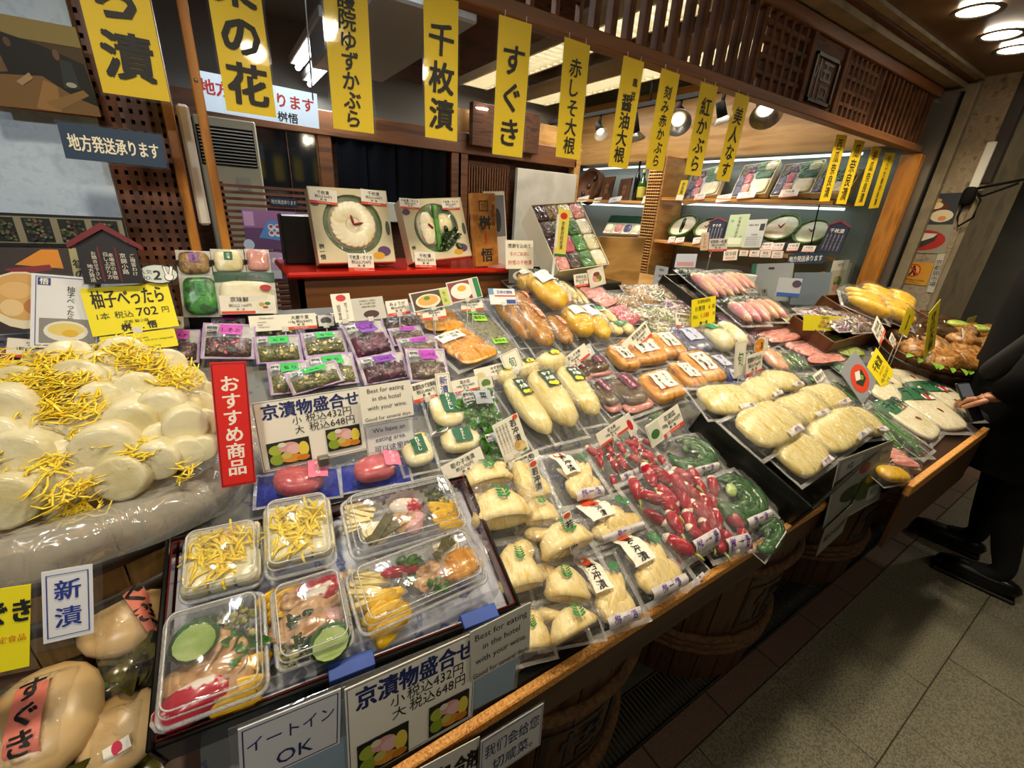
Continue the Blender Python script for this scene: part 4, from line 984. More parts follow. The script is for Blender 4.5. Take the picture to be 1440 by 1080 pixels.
RS((847, 539, 871, 528, 928, 577, 887, 590), 'dark shiso daikon pouch, large right one in front with pink brine', .006)
YZ = lambda q, lab, h=0, s=1: pouch('yuzu_daikon_pouch', lab, q, merge(c_rods('cream_zest', 'daikon', 1, sq=.72, nz=.004, ns=20, taper=(.92, .98), seg=16)), [(.02, .16, .34, .26, 0, '#17402a', [('t', 'ゆず', .5, .76, .24, WHT, {'v': 0, 'fit': .7, 'b': .04}), ('t', '大根', .5, .48, .24, WHT, {'fit': .7, 'b': .04}), ('e', .35, .17, .22, .2, '#f0cc20'), ('e', .65, .14, .22, .2, '#f0cc20')])], h, 'cream yuzu daikon pouches', wr=.0035, grow=(1.55, 1.1))
YZ((690, 533, 713, 530, 728, 548, 702, 552), 'small end of a cream yuzu daikon pouch left of the back pair')
YZ((716, 526, 742, 520, 762, 538, 735, 545), 'cream yuzu daikon pouch, left of the back pair')
YZ((746, 517, 778, 511, 793, 533, 765, 538), 'cream yuzu daikon pouch, right of the back pair')
YZ((699, 546, 725, 540, 785, 626, 757, 634), 'cream yuzu daikon pouch, left of the three long ones in front', .002)
YZ((733, 538, 760, 533, 823, 617, 786, 628), 'cream yuzu daikon pouch, middle of the three long ones in front', .008)
YZ((769, 530, 797, 530, 852, 598, 823, 605), 'cream yuzu daikon pouch, right of the three long ones with a zest patch', .004)
GL = lambda q, lab, h=0, rnd=False: pouch('turnip_pouch', lab, q, merge(c_lump('cream_pale', 'turnip', hgt=.03, e=.7, fl=.74, fw=.74), (lambda w, l, r: [('citrus_peel', MB().add(sup(w * .2, l * .06, .005, .9, 10, 6, .002), T(.18 * w, .36 * l, .016)), 'peel', None)])), [(.02, .02, .34, .46, 0, '#1a5c3e', [('t', 'おひたし', .5, .5, .2, WHT, {'v': 1, 'fit': .85, 'b': .03})])] + ([(-.32, .4, .28, .28, 0, 'round', [('e', .5, .6, .2, .3, '#2a8a3c'), ('t', '京', .6, .3, .3, INK, {})])] if rnd else []), h, 'cream turnip pouches with green labels', wr=.004, grow=(1.35, 1.15))
GL((600, 562, 648, 556, 652, 606, 614, 618), 'cream turnip pouch with green label and round sticker, above the 702 yen card', .006, True)
GL((560, 624, 597, 616, 614, 662, 573, 673), 'cream turnip pouch with green label beside the pink plum pouches', .004)
GL((614, 617, 667, 607, 676, 640, 626, 652), 'cream turnip pouch with green label, half behind the 702 yen card', 0, True)
lil('n', (642, 556, 690, 551, 712, 606, 650, 612), 'lilac-edged pouch of bright green flowering greens', None, .004)
lil('n', (671, 616, 704, 609, 722, 650, 688, 656), 'lilac-edged pouch half hidden under the handwritten paper label', None)
PL = lambda q, lab: pouch('plum_pink_turnip_pouch', lab, q, merge(c_lump('plum', 'pink_turnip', n=1, hgt=.04, e=.85, fl=.78, fw=.55, nz=.005)), [(.22, .1, .22, .55, 0, '#e87898', [('t', 'かぶら', .5, .5, .26, WHT, {'v': 1, 'fit': .9})])], 0.004, 'pink turnip pouches', back='blue_bright', wr=.004)
PL((372, 671, 466, 660, 470, 704, 372, 714), 'pink turnip pouch on blue, left one behind the bento tray')
PL((486, 655, 560, 645, 574, 682, 490, 694), 'pink turnip pouch on blue, right one behind the bento tray')
# ---- bamboo
W = lambda q, lab, rot=0, h=0, two=True, f=(0, .12): pouch('bamboo_shoot_pouch', lab, q, c_shoot(two=two), [fern(f[0], f[1], .26, rot)], h, 'clear bags of whole bamboo shoot', wr=.007, over=.003, grow=(1.55, 1.3))
W((646, 672, 700, 662, 722, 700, 652, 708), 'whole bamboo shoot bag just under the 702 yen card', 20, .004)
W((654, 712, 728, 700, 742, 758, 670, 768), 'whole bamboo shoot bag beside the back right corner of the bento tray', 10, .004)
W((724, 664, 760, 656, 776, 726, 736, 734), 'slim whole bamboo shoot bag under a narrow paper strip', 0, 0)
W((728, 716, 770, 706, 782, 752, 742, 760), 'whole bamboo shoot bag with its open base showing, middle of the heap', 0, .002)
W((750, 757, 806, 746, 838, 790, 760, 806), 'whole bamboo shoot bag with a dark green fern print, centre of the heap', 0, .006)
W((692, 786, 742, 776, 764, 850, 706, 862), 'whole bamboo shoot bag pressed against the bento tray', 0, .004)
W((758, 812, 806, 804, 824, 862, 766, 872), 'whole bamboo shoot bag second from the counter edge', 0, .004)
W((766, 872, 822, 860, 838, 902, 772, 920), 'whole bamboo shoot bag nearest to the counter edge', 0, .006)
W((716, 880, 760, 868, 770, 926, 728, 946), 'whole bamboo shoot bag behind the small eating card at the front', 0, 0)
JL = lambda cx=-.12, cy=.2, rot=0: (cx, cy, .26, .5, rot, CARD, [('e', .5, .9, .3, .3, '#d8502c'), ('t', '若冲漬', .5, .42, .26, INK, {'v': 1, 'fit': .8, 'b': .03})], 'paper_strip')
J = lambda q, lab, h=0, rot=0, cx=-.12: pouch('sliced_bamboo_pouch', lab, q, c_fan(), [JL(cx, .2, rot), fern(.2, .22, .2, -60), (0, -.40, .5, .12, 0, '#d8d2d4', [('t', '桝 一 悟', .5, .5, .8, '#6a3c9c', {'fit': .85, 'b': .02})], 'corner_print')], h, 'sliced bamboo pouches with paper strips', wr=.005, over=.003, grow=(1.4, 1.15))
J((773, 650, 818, 640, 851, 698, 796, 726), 'sliced bamboo pouch, uppermost of the four, below the handwritten card', .004)
J((796, 718, 880, 702, 912, 744, 832, 786), 'sliced bamboo pouch with a fern leaf, second of the four', .006)
J((856, 772, 918, 742, 962, 820, 906, 874), 'sliced bamboo pouch at the front beside the radish pouches', .012)
J((806, 804, 856, 786, 908, 876, 838, 904), 'sliced bamboo pouch lying at the counter edge, left of its neighbour', .002)
# ---- radish, cucumber
PB = [(0, -.42, .5, .12, 0, '#d8d2d4', [('t', '桝 一 悟', .5, .5, .8, '#6a3c9c', {'fit': .85, 'b': .02})], 'corner_print')]
X = lambda q, lab, h=0, n=13: pouch('red_radish_pouch', lab, q, c_radish(n), PB, h, 'red radish pouches', wr=.004, over=.002, grow=(1.2, 1.06))
X((820, 634, 863, 619, 902, 667, 864, 694), 'red radish pouch, upper left of the four, under the price card', .002)
X((864, 634, 892, 617, 953, 668, 920, 680), 'red radish pouch, upper right of the four', 0)
X((930, 673, 974, 668, 1066, 774, 1005, 797), 'red radish pouch, lower right of the four, beside the cucumbers', .002, 15)
X((869, 685, 926, 666, 1028, 767, 959, 794), 'red radish pouch lying frontmost with many whole radishes', .014, 15)
X((930, 790, 966, 786, 1008, 806, 962, 822), 'red radish pouch mostly hidden beneath the front one at the counter edge', 0, 4)
U = lambda q, lab, h=0, n=5: pouch('cucumber_pouch', lab, q, c_cucumber(n), PB, h, 'coiled cucumber pouches', wr=.003, over=.002, grow=(1.12, 1.05))
U((893, 593, 926, 584, 952, 602, 912, 614), 'coiled cucumber pouch hidden behind the two 432 yen cards', 0, 4)
U((918, 625, 977, 611, 1018, 662, 962, 682), 'coiled cucumber pouch, upper of the large two', .002)
U((1040, 758, 1082, 736, 1113, 752, 1070, 784), 'coiled cucumber pouch peeking out at the counter edge', 0, 4)
U((973, 682, 1032, 660, 1094, 732, 1037, 755), 'coiled cucumber pouch, lower of the large two with a pale cut end', .012, 6)
# ---- blue packs, sticks, maroon packs
E_ = lambda q, lab, m='blue_pack': pouch('blue_aubergine_pouch', lab, q, c_lump(m, 'aubergine', hgt=.03, e=.7, nz=.006), [(.0, .05, .4, .4, 0, '#b8bcd4', [('t', '茄子', .5, .5, .4, '#28306c', {'v': 1, 'fit': .9})])], 0, 'blue aubergine pouches', wr=.005)
E_((942, 469, 969, 461, 998, 498, 971, 508), 'blue-grey aubergine pouch, upper one right of the amber packs')
E_((984, 507, 1008, 501, 1038, 531, 1013, 545), 'blue-grey aubergine pouch, lower one left of the season card')
E_((1012, 556, 1040, 540, 1052, 534, 1024, 528), 'small dark blue pouch beside the black crate of cream pickles', 'blue_bright')
F_ = lambda q, lab, g=False: pouch('white_stick_pouch', lab, q, c_rods('cream_pale', 'daikon_stick', 1, sq=.75), [(0, .28, .6, .3, 0, '#1f8a4c', [('t', '京漬物', .5, .5, .26, WHT, {'v': 1, 'fit': .9})])] if g else (), 0, 'white stick pouches')
F_((980, 473, 998, 469, 1028, 502, 1009, 508), 'white daikon stick pouch with a green label', True)
F_((1000, 466, 1018, 462, 1046, 498, 1030, 502), 'plain cream daikon stick pouch behind the season card')
pouch('maroon_pickle_pouch', 'maroon pickle pouch left of the pink slices, upper', (1004, 449, 1032, 446, 1054, 468, 1030, 476), c_rods('purple_pickle', 'radish_root', 3, sq=.8))
pouch('maroon_pickle_pouch', 'maroon pickle pouch behind the orange number 3 sticker', (1028, 470, 1050, 466, 1072, 492, 1050, 498), c_rods('purple_pickle', 'radish_root', 3, sq=.8))
pouch('brown_turnip_pouch', 'rosy brown turnip pouch right of the season card', (1072, 498, 1085, 494, 1100, 522, 1080, 528), c_lump('pink_turnip', 'turnip', hgt=.03))
Q = lambda k, q, lab, h=0: pouch({'p': 'pink_ginger_pouch', 'g': 'pale_green_slice_pouch', 'b': 'green_bean_pouch', 'v': 'pink_turnip_pouch'}[k], lab, q, {'p': c_slices('ginger_pink', 'slice', 7, fw=.3, fl=.8, dirn='x', wav=.006) if 0 else c_slices('ginger_pink', 'slice', 7), 'g': c_slices('pale_green', 'slice', 6), 'b': c_beans(), 'v': merge(c_rods('pink_turnip', 'turnip', 3, sq=.9, ln=.72, nz=.002, taper=(.55, 1.1), y=-.12), (lambda w, l, r: [('turnip_greens', (lambda mb: (chips(mb, 50, -.36 * w, .36 * w, .22 * l, .44 * l, lambda x, y: .012, .008, r), mb)[1])(MB()), 'cucumber', 'stuff')]))}[k], (), h, wr=.004)
Q('g', (1088, 457, 1112, 450, 1150, 476, 1126, 482), 'pale green slice pouch beside the upper pink slices')
Q('p', (1050, 467, 1089, 457, 1125, 480, 1084, 488), 'pink ginger slice pouch, upper of the two', .004)
Q('g', (1148, 480, 1172, 472, 1214, 502, 1182, 506), 'pale green slice pouch beside the lower pink slices')
Q('p', (1110, 491, 1145, 479, 1180, 509, 1138, 519), 'pink ginger slice pouch, lower of the two', .004)
Q('b', (1085, 500, 1112, 494, 1140, 522, 1109, 532), 'green bean pouch with a yellow strip, left of the lower pink slices')
Q('b', (1116, 535, 1145, 526, 1166, 544, 1127, 550), 'green bean pouch under the small red and white card')
Q('b', (1146, 546, 1178, 539, 1221, 571, 1203, 580), 'green bean pouch behind the cream pickle crate')
Q('b', (1211, 587, 1231, 572, 1312, 639, 1303, 647), 'long green bean pouch left of the white sliced turnip', .004)
Q('b', (1240, 612, 1263, 599, 1298, 641, 1275, 652), 'green bean pouch at the counter edge right of the photo sign')
pouch('pink_slice_pouch', 'small salmon pink pouch at the counter edge right of the photo sign', (1246, 640, 1262, 630, 1278, 652, 1256, 664), c_slices('ginger_pink', 'slice', 4))
pouch('yellow_pickle_pouch', 'yellow pickle pouch at the counter edge just behind the photo sign', (1232, 668, 1250, 652, 1272, 676, 1250, 692), c_lump('takuan', 'pickle', hgt=.03))
# ---- thin sliced white turnip with green headers
def sen(q, lab, h=0, hd=True):
    lb = [(0, .33, .96, .34, 0, '#0c5c34', [('t', '千枚漬', .5, .5, .6, '#0a2014', {'fit': .8, 'b': .03})], 'green_header'), (.1, .22, .26, .12, 0, WHT, [('e', .5, .5, .22, .3, '#b83038')], 'red_seal')] if hd else []
    return pouch('white_turnip_pouch', lab, q, merge(c_lump('senmai', 'turnip_slices', hgt=.02, e=.55, fl=.84, fw=.82, nz=.001), (lambda w, l, r: [('chilli', MB().add(sausage(.026, .0026, 6, 6, .006), T(.05 * w, -.08 * l, .0235, rz=.6)), '#a01418', None)])), lb, h, 'white sliced turnip pouches', wr=.002)
sen((1206, 546, 1240, 532, 1290, 545, 1240, 566), 'white sliced turnip pouch under the yellow card, no header', 0, False)
sen((1248, 527, 1276, 521, 1300, 539, 1265, 553), 'white sliced turnip pouch right of the yellow card, no header', 0, False)
sen((1182, 520, 1206, 512, 1242, 540, 1216, 552), 'white sliced turnip pouch with green header half under the picture card', .0)
sen((1230, 573, 1250, 562, 1329, 614, 1311, 628), 'white sliced turnip pouch with green header, left of three', .002)
sen((1265, 558, 1296, 547, 1350, 606, 1327, 616), 'white sliced turnip pouch with green header, middle of three', .004)
sen((1296, 548, 1315, 537, 1374, 586, 1348, 604), 'white sliced turnip pouch with green header, right of three', .006)
# ---- black crates
def crate(q, label, depth=.06, h=.06, mat='crate_black', name='black_crate', cat='crate', thick=.006, back=True):
    pts = [P(*q[i:i + 2], h) for i in range(0, 8, 2)]; m, w, l = quad_frame(pts, SN)
    r = thing(name, label, cat, m)
    bxm('base', mat, -w / 2, w / 2, -l / 2, l / 2, -depth, -depth + .005, parent=r)
    for nm, a in (('side_wall', (-w / 2 - thick, -w / 2, -l / 2, l / 2)), ('side_wall', (w / 2, w / 2 + thick, -l / 2, l / 2)), ('front_wall', (-w / 2 - thick, w / 2 + thick, -l / 2 - thick, -l / 2)), ('back_wall', (-w / 2 - thick, w / 2 + thick, l / 2, l / 2 + thick))):
        bxm(nm, mat, *a, -depth, .004, parent=r, b=.002)
    return m, w, l
crate((970, 572, 1126, 534, 1252, 626, 1142, 700), 'deep black crate heaped with cream pickles behind the photo sign', depth=.075, h=.062)
Z = lambda q, lab, h=.064: pouch('cream_pickle_pouch', lab, q, c_lump('cream_zest', 'turnip', hgt=.036, e=.7, fl=.86, fw=.84, nz=.006, ns=30), [(.1, -.36, .3, .12, 0, '#dcd4cc', [('t', '桝悟', .5, .5, .8, '#6a3c9c', {'fit': .9})], 'corner_print')], h, 'cream pickle pouches in the black crate', wr=.006, grow=(1.42, 1.3))
Z((1066, 537, 1103, 531, 1126, 552, 1096, 564), 'cream pickle pouch at the back of the black crate, middle')
Z((1036, 552, 1068, 542, 1100, 565, 1067, 580), 'cream pickle pouch in the back row, second from the left')
Z((990, 562, 1036, 551, 1058, 584, 1010, 600), 'cream pickle pouch at the back left corner of the black crate')
Z((1118, 560, 1160, 552, 1198, 578, 1156, 590), 'cream pickle pouch at the back right of the black crate')
Z((1085, 578, 1130, 562, 1162, 592, 1124, 612), 'cream pickle pouch in the very middle of the black crate', .076)
Z((1184, 592, 1206, 580, 1236, 616, 1216, 626), 'cream pickle pouch at the right edge of the black crate')
Z((1086, 640, 1124, 622, 1166, 658, 1138, 686), 'cream pickle pouch at the front corner of the black crate', .06)
Z((1028, 602, 1085, 574, 1132, 618, 1086, 642), 'cream pickle pouch leaning over the left wall of the black crate', .078)
Z((1136, 610, 1174, 587, 1220, 618, 1182, 652), 'cream pickle pouch right behind the photo sign', .078)
crate((942, 392, 1010, 382, 1092, 450, 1036, 470), 'sloping black crate of pink turnips at the back of the counter', depth=.05, h=.045)
V1 = [((962, 385, 988, 383, 1022, 420, 1004, 428), 'pink turnip pouch at the far left of the sloping black crate'), ((990, 388, 1010, 386, 1038, 414, 1022, 424), 'pink turnip pouch second in the sloping black crate'), ((1010, 386, 1026, 383, 1054, 408, 1038, 415), 'pink turnip pouch at the upper right of the sloping black crate'), ((1018, 430, 1042, 424, 1074, 456, 1048, 464), 'pink turnip pouch in front, left one of the sloping crate'), ((1042, 424, 1064, 420, 1100, 452, 1074, 458), 'pink turnip pouch in front, right one of the sloping crate')]
for q, lb in V1: Q('v', q, lb, .05)
# ---- wooden crates and the round tub at the far right
mk('crate_wood', '5a3417', ['6c411f', '482810'], scale=9, rough=.45)
def frame_at(p, dx, yaw=0): return MX.Translation(p)
crate((1120, 446, 1186, 430, 1240, 462, 1172, 482), 'brown wooden crate of purple mixed pickles with a yellow card', depth=.09, h=.075, mat='crate_wood', name='wooden_crate')
crate((1168, 424, 1236, 404, 1292, 442, 1234, 462), 'brown wooden crate of yellow radish sticks by the stone pillar', depth=.09, h=.10, mat='crate_wood', name='wooden_crate')
for q, lb in (((1128, 440, 1156, 432, 1184, 456, 1158, 464), 'purple mixed pickle pouch, left in the first wooden crate'), ((1156, 446, 1180, 438, 1212, 462, 1188, 472), 'purple mixed pickle pouch, middle of the first wooden crate'), ((1180, 452, 1202, 440, 1230, 464, 1210, 474), 'purple mixed pickle pouch, right in the first wooden crate')):
    pouch('purple_mixed_pouch', lb, q, c_chop('mixed_purple', .016, 60, .007, top=.42, extra=(('purple_slices', 'purple_pickle', 12, .012), ('white_slices', 'cream_pale', 8, .008))), (), .08, wr=.005)
for q, lb in (((1174, 428, 1188, 416, 1250, 436, 1236, 450), 'yellow radish stick pouch, left in the second wooden crate'), ((1196, 416, 1208, 406, 1262, 428, 1250, 440), 'yellow radish stick pouch, second in the second wooden crate'), ((1218, 440, 1230, 428, 1284, 446, 1272, 460), 'yellow radish stick pouch, front one in the second wooden crate'), ((1226, 424, 1240, 414, 1290, 436, 1276, 448), 'yellow radish stick pouch nearest the stone pillar')):
    pouch('yellow_stick_pouch', lb, q, c_rods('takuan', 'radish_stick', 3, sq=1, nz=.003), (), .104, 'yellow radish stick pouches', grow=(1.0, 1.0))
tbp = P(1322, 500, .0); tw = thing('round_tub', 'dark round wooden tub of brown sake-lees pickles at the far right', 'tub', MX.Translation(tbp) @ T(rx=.25, s=1))
n = 30
for i in range(n):
    a0 = 2 * math.pi * i / n + .004; a1 = 2 * math.pi * (i + 1) / n - .004; v = []
    for z, k in ((-.01, .96), (.075, 1.0)):
        for rr in (k, k - .035):
            for a in (a0, a1): v.append((rr * .56 * math.cos(a), rr * .235 * math.sin(a), z))
    MB().add((v, [(0, 1, 5, 4), (2, 6, 7, 3), (0, 4, 6, 2), (1, 3, 7, 5), (4, 5, 7, 6), (0, 2, 3, 1)]), smooth=False).build('stave', 'crate_wood', tw)
MB().add(lathe([(0, .0), (.97, .0)], 30, cap=False), T(s=(.54, .22, 1))).build('tub_floor', 'hoop_dark', tw)
MB().add(tube([(.565 * math.cos(t), .24 * math.sin(t), .045) for t in [2 * math.pi * q / 48 for q in range(49)]], .006, 6, cap=False)).build('hoop', 'hoop_dark', tw)
mk('liner_black', '10140e', rough=.3)
rng = random.Random(11); TM = MX.Translation(tbp) @ T(rx=.25)
lfo = thing('leaf_garnish', 'ring of green paper leaves along the rim of the round tub', 'leaf garnish', TM); lme = MB().add(leaf_geo(.05, .012, .2)).mesh('leaf', '#6a9a20')
for i in range(22):
    a = math.pi + i / 21 * math.pi * .95; link('leaf', lme, lfo, mw=T(.52 * math.cos(a), .205 * math.sin(a), .078, -.3, 0, a - 1.57 + rng.uniform(-.7, .7)))
k = 0
for r_, cnt in ((.18, 3), (.48, 8), (.78, 13)):
    for i in range(cnt):
        a = 2 * math.pi * (i + .3 * r_) / cnt; x, y = .56 * r_ * math.cos(a), .235 * r_ * math.sin(a)
        dark = y > .03; k += 1
        o = MB().add(sup(rng.uniform(.08, .11), rng.uniform(.05, .065), .04, .8, 18, 10, .02 if not dark else .008, 34, k)).build('pickled_gourd', 'narazuke_dark' if dark else 'narazuke'); o.matrix_world = TM @ T(x, y, .075 + .03 * (r_ < .2), rng.uniform(-.3, .3), rng.uniform(-.3, .3), rng.uniform(0, 3))
        tag(o, ('dark glossy gourd in the round tub, %s of the %s' if dark else 'crinkled golden brown pickle in the round tub, %s of the %s') % (ORD[i], ['middle', 'inner ring', 'outer ring'][(.18, .48, .78).index(r_)]), 'pickle', 'dark gourds in the round tub' if dark else 'golden brown pickles in the round tub')
for i, (x, y) in enumerate(((.14, .05), (.26, -.02))):
    o = MB().add(sup(.075, .03, .015, .7, 14, 8, .003)).build('green_wrapped_pickle', 'pale_green'); o.matrix_world = TM @ T(x, y, .135, 0, 0, -.2); tag(o, ['pale green wrapped pickle lying behind in the round tub', 'pale green wrapped pickle lying in front in the round tub'][i], 'pickle')
# ================================================================== tub heaped with white radish and citrus peel
TC = V((-.27, .93, 0)); TR_ = .275
tub = thing('radish_tub', 'wide wooden tub with dark hoops holding the white radish heap', 'tub', MX.Translation(TC))
for i in range(30):
    a0 = 2 * math.pi * i / 30 + .004; a1 = 2 * math.pi * (i + 1) / 30 - .004; v = []
    for z, k in ((.78, .97), (.995, 1.0)):
        for rr in (TR_ * k, TR_ * k - .018):
            for a in (a0, a1): v.append((rr * math.cos(a), rr * math.sin(a), z))
    MB().add((v, [(0, 1, 5, 4), (2, 6, 7, 3), (0, 4, 6, 2), (1, 3, 7, 5), (4, 5, 7, 6), (0, 2, 3, 1)]), smooth=False).build('stave', 'tub_wood', tub)
for z in (.86, .925): MB().add(lathe([(TR_ * .985 + .001, z), (TR_ * .99 + .006, z + .002), (TR_ * .99 + .006, z + .02), (TR_ * .985 + .001, z + .022)], 60, cap=False)).build('hoop', 'hoop_dark', tub)
MB().add(lathe([(0, .93), (TR_ - .02, .93)], 30, cap=False)).build('tub_floor', 'tub_wood', tub)
g = []; f = []; nu, nv = 90, 9
for i in range(nu + 1):
    a = 2 * math.pi * i / nu
    for j in range(nv + 1):
        t = j / nv
        r = TR_ - .03 + .055 * math.sin(t * 1.9); z = 1.012 - .065 * t ** 1.6 + .01 * math.sin(t * 3.1)
        k = .014 * NZ.noise(V((math.cos(a) * 7, math.sin(a) * 7, t * 1.5))) + .006 * NZ.noise(V((math.cos(a) * 22, math.sin(a) * 22, t * 3)))
        g.append(((r + k * (.3 + t)) * math.cos(a), (r + k * (.3 + t)) * math.sin(a), z + k * .7 + (.015 * math.sin(a * 3) * t)))
for i in range(nu):
    for j in range(nv): a = i * (nv + 1) + j; f.append((a, a + nv + 1, a + nv + 2, a + 1))
pl_ = MB().add((g, f)).build('plastic_liner', 'sheet_plastic', loc=TC); tag(pl_, 'crumpled clear plastic liner folded over the rim of the radish tub', 'plastic liner')
HN = V((0, -.62, 1)).normalized(); H0 = V((0, .655, 1.0))
def HP(px, py, h=0): return on(px, py, H0 + HN * h, HN)
fill = MB(); NF = 24   # mass of radish below the visible pieces
RAD = [(150, 535, 30, .9), (200, 565, 29, .3), (273, 575, 28, .5), (146, 575, 25, .2), (232, 590, 25, .1), (107, 577, 22, .0), (15, 596, 30, -.3), (63, 622, 29, 0), (122, 610, 28, .2), (187, 609, 28, .1), (266, 610, 24, .2), (230, 622, 21, 0), (30, 658, 32, -.1), (98, 652, 28, .1), (156, 648, 32, .1), (222, 655, 24, .2), (262, 642, 21, .3), (286, 635, 17, .3), (62, 695, 31, 0), (120, 680, 22, .2), (172, 680, 27, .1), (18, 715, 28, -.2), (3, 632, 24, -.2), (210, 522, 26, .6), (70, 540, 30, -.4), (30, 562, 28, -.5), (68, 522, 24, .1), (115, 548, 26, .3), (258, 540, 26, .6), (284, 550, 20, .5), (105, 518, 24, .3), (180, 510, 24, .5), (240, 520, 20, .6), (20, 530, 24, -.3), (290, 600, 18, .4)]
rng = random.Random(21); HPK = []; RDO = []
for i, (px, py, r, tw_) in enumerate(RAD):
    c = HP(px, py, 0); d = (c - CAMP).length; R = r / FPX * d * .87
    ax = V((math.sin(tw_ * .8) * .5 + rng.uniform(-.25, .2), -1, rng.uniform(.2, .6) if py < 580 else rng.uniform(.05, .35))).normalized(); c = c + HN * rng.uniform(-.012, .022)
    q = ax.to_track_quat('Y', 'Z').to_matrix().to_4x4(); L = R * rng.uniform(2.0, 2.8)
    v, f = tube([(0, L * .5 - s, 0) for s in (0, .04 * R, .14 * R, .4 * R, L * .45, L * .75, L * .92, L)], [R * k for k in (.84, .94, 1.0, 1.03, 1.04, 1.0, .9, .6)], 16, 1, nz=R * .10, ns=22, seed=i)
    o = MB().add((v, f)).build('white_radish', 'radish_white', mw=None); q.translation = c - ax * L * .42; o.matrix_world = q
    HPK.append((c, R)); RDO.append((py, px, o))
RDO.sort(key=lambda a: (a[0], a[1]))
for k in range(0, len(RDO), 7):
    for j, (_, _, o) in enumerate(sorted(RDO[k:k + 7], key=lambda a: a[1])):
        tag(o, 'cut white radish piece in the tub, %s from left in %s row from top' % (ORD[j], ORD[k // 7]), 'radish', 'white radish pieces heaped in the tub')
# citrus peel strands strewn over the heap
pk = MB()
for (px, py, n, sp) in ((165, 505, 34, 26), (60, 555, 50, 32), (88, 590, 34, 26), (125, 560, 22, 26), (205, 525, 26, 26), (240, 545, 26, 22), (20, 540, 22, 26), (145, 625, 26, 20), (205, 650, 20, 18), (85, 668, 14, 16), (95, 712, 22, 26), (120, 700, 14, 18), (140, 592, 10, 16), (8, 690, 6, 10), (260, 665, 6, 8), (8, 645, 8, 14), (180, 500, 14, 20), (270, 545, 10, 14), (95, 530, 26, 26)):
    for _ in range(int(n * 1.6)):
        qx, qy = px + rng.gauss(0, sp * .55), py + rng.gauss(0, sp * .38)
        if qx > 296: continue
        c = HP(qx, qy, 0)
        hh = 0
        for (pc, R) in HPK:
            dd = ((c - pc) - HN * HN.dot(c - pc)).length
            if dd < R: hh = max(hh, .02 + math.sqrt(max(0, R * R - dd * dd)) * .55)
        a = rng.gauss(.35, .6); L = rng.uniform(.016, .046); b = rng.uniform(-.014, .014)
        ux = V((math.cos(a), 0, 0)) + V((0, 1, .62)).normalized() * math.sin(a); uy = HN.cross(ux)
        pts = [c + HN * (hh - .004 + .004 * math.sin(t * 2.5 + a)) + ux * (L * (t / 3 - .5)) + uy * (b * math.sin(t * 1.05)) for t in range(4)]
        pk.add(tube(pts, [.0010, .0021, .0021, .0010], 5, .35))
pk = pk.build('citrus_peel', 'peel', kind='stuff'); tag(pk, 'shredded yellow citrus peel strewn over the white radish heap', 'citrus peel')
# ================================================================== lacquer tray of boxed pickles
hT = .055
pts = [P(248, 766, hT), P(652, 668, hT), P(722, 842, hT), P(205, 1060, hT)]
m, w, l = quad_frame(pts, SN); TM_ = m
tray = thing('lacquer_tray', 'dark red lacquer tray with black rim holding six boxes of pickles', 'tray', m)
bxm('base', 'lacquer_red', -w / 2, w / 2, -l / 2, l / 2, -.038, -.030, parent=tray)
for nm, a in (('rim', (-w / 2 - .007, -w / 2, -l / 2 - .007, l / 2 + .007)), ('rim', (w / 2, w / 2 + .007, -l / 2 - .007, l / 2 + .007)), ('rim', (-w / 2, w / 2, -l / 2 - .007, -l / 2)), ('rim', (-w / 2, w / 2, l / 2, l / 2 + .007))):
    r0 = bxm(nm, 'lacquer_black', *a, -.066, .0, parent=tray, b=.002)
for a in ((-w / 2, -w / 2 + .002, -l / 2, l / 2), (w / 2 - .002, w / 2, -l / 2, l / 2), (-w / 2, w / 2, l / 2 - .002, l / 2), (-w / 2, w / 2, -l / 2, -l / 2 + .002)): bxm('inner_wall', 'lacquer_red', *a, -.03, -.001, parent=tray)
bxm('printed_paper', 'blue_print', -w / 2 + .004, w / 2 - .004, -l / 2 + .004, l / 2 - .004, -.030, -.028, parent=tray)
bxm('paper_flap', 'blue_print', -w / 2 + .05, w / 2 - .03, -l / 2 + .003, -l / 2 + .0045, -.028, -.003, parent=tray)
for x in (-.02, .16): bxm('blue_tape', 'tape_blue', x - .028, x + .028, -l / 2 - .0085, -l / 2 + .012, -.02, .0015, parent=tray, b=.001)
inv = m.inverted()
def rrect(w, l, r, n=5):
    o = []
    for cx, cy, a0 in ((w / 2 - r, l / 2 - r, 0), (-w / 2 + r, l / 2 - r, 1), (-w / 2 + r, -l / 2 + r, 2), (w / 2 - r, -l / 2 + r, 3)):
        for k in range(n + 1): a = (a0 + k / n) * math.pi / 2; o.append((cx + r * math.cos(a), cy + r * math.sin(a)))
    return o
def loft(rings, cap0=True, cap1=True):
    v = []; f = []; n = len(rings[0][0])
    for ring, z in rings: v += [(x, y, z) for x, y in ring]
    for i in range(len(rings) - 1):
        for k in range(n): k2 = (k + 1) % n; f.append((i * n + k, i * n + k2, (i + 1) * n + k2, (i + 1) * n + k))
    if cap0: f.append(tuple(reversed(range(n))))
    if cap1: f.append(tuple((len(rings) - 1) * n + k for k in range(n)))
    return v, f
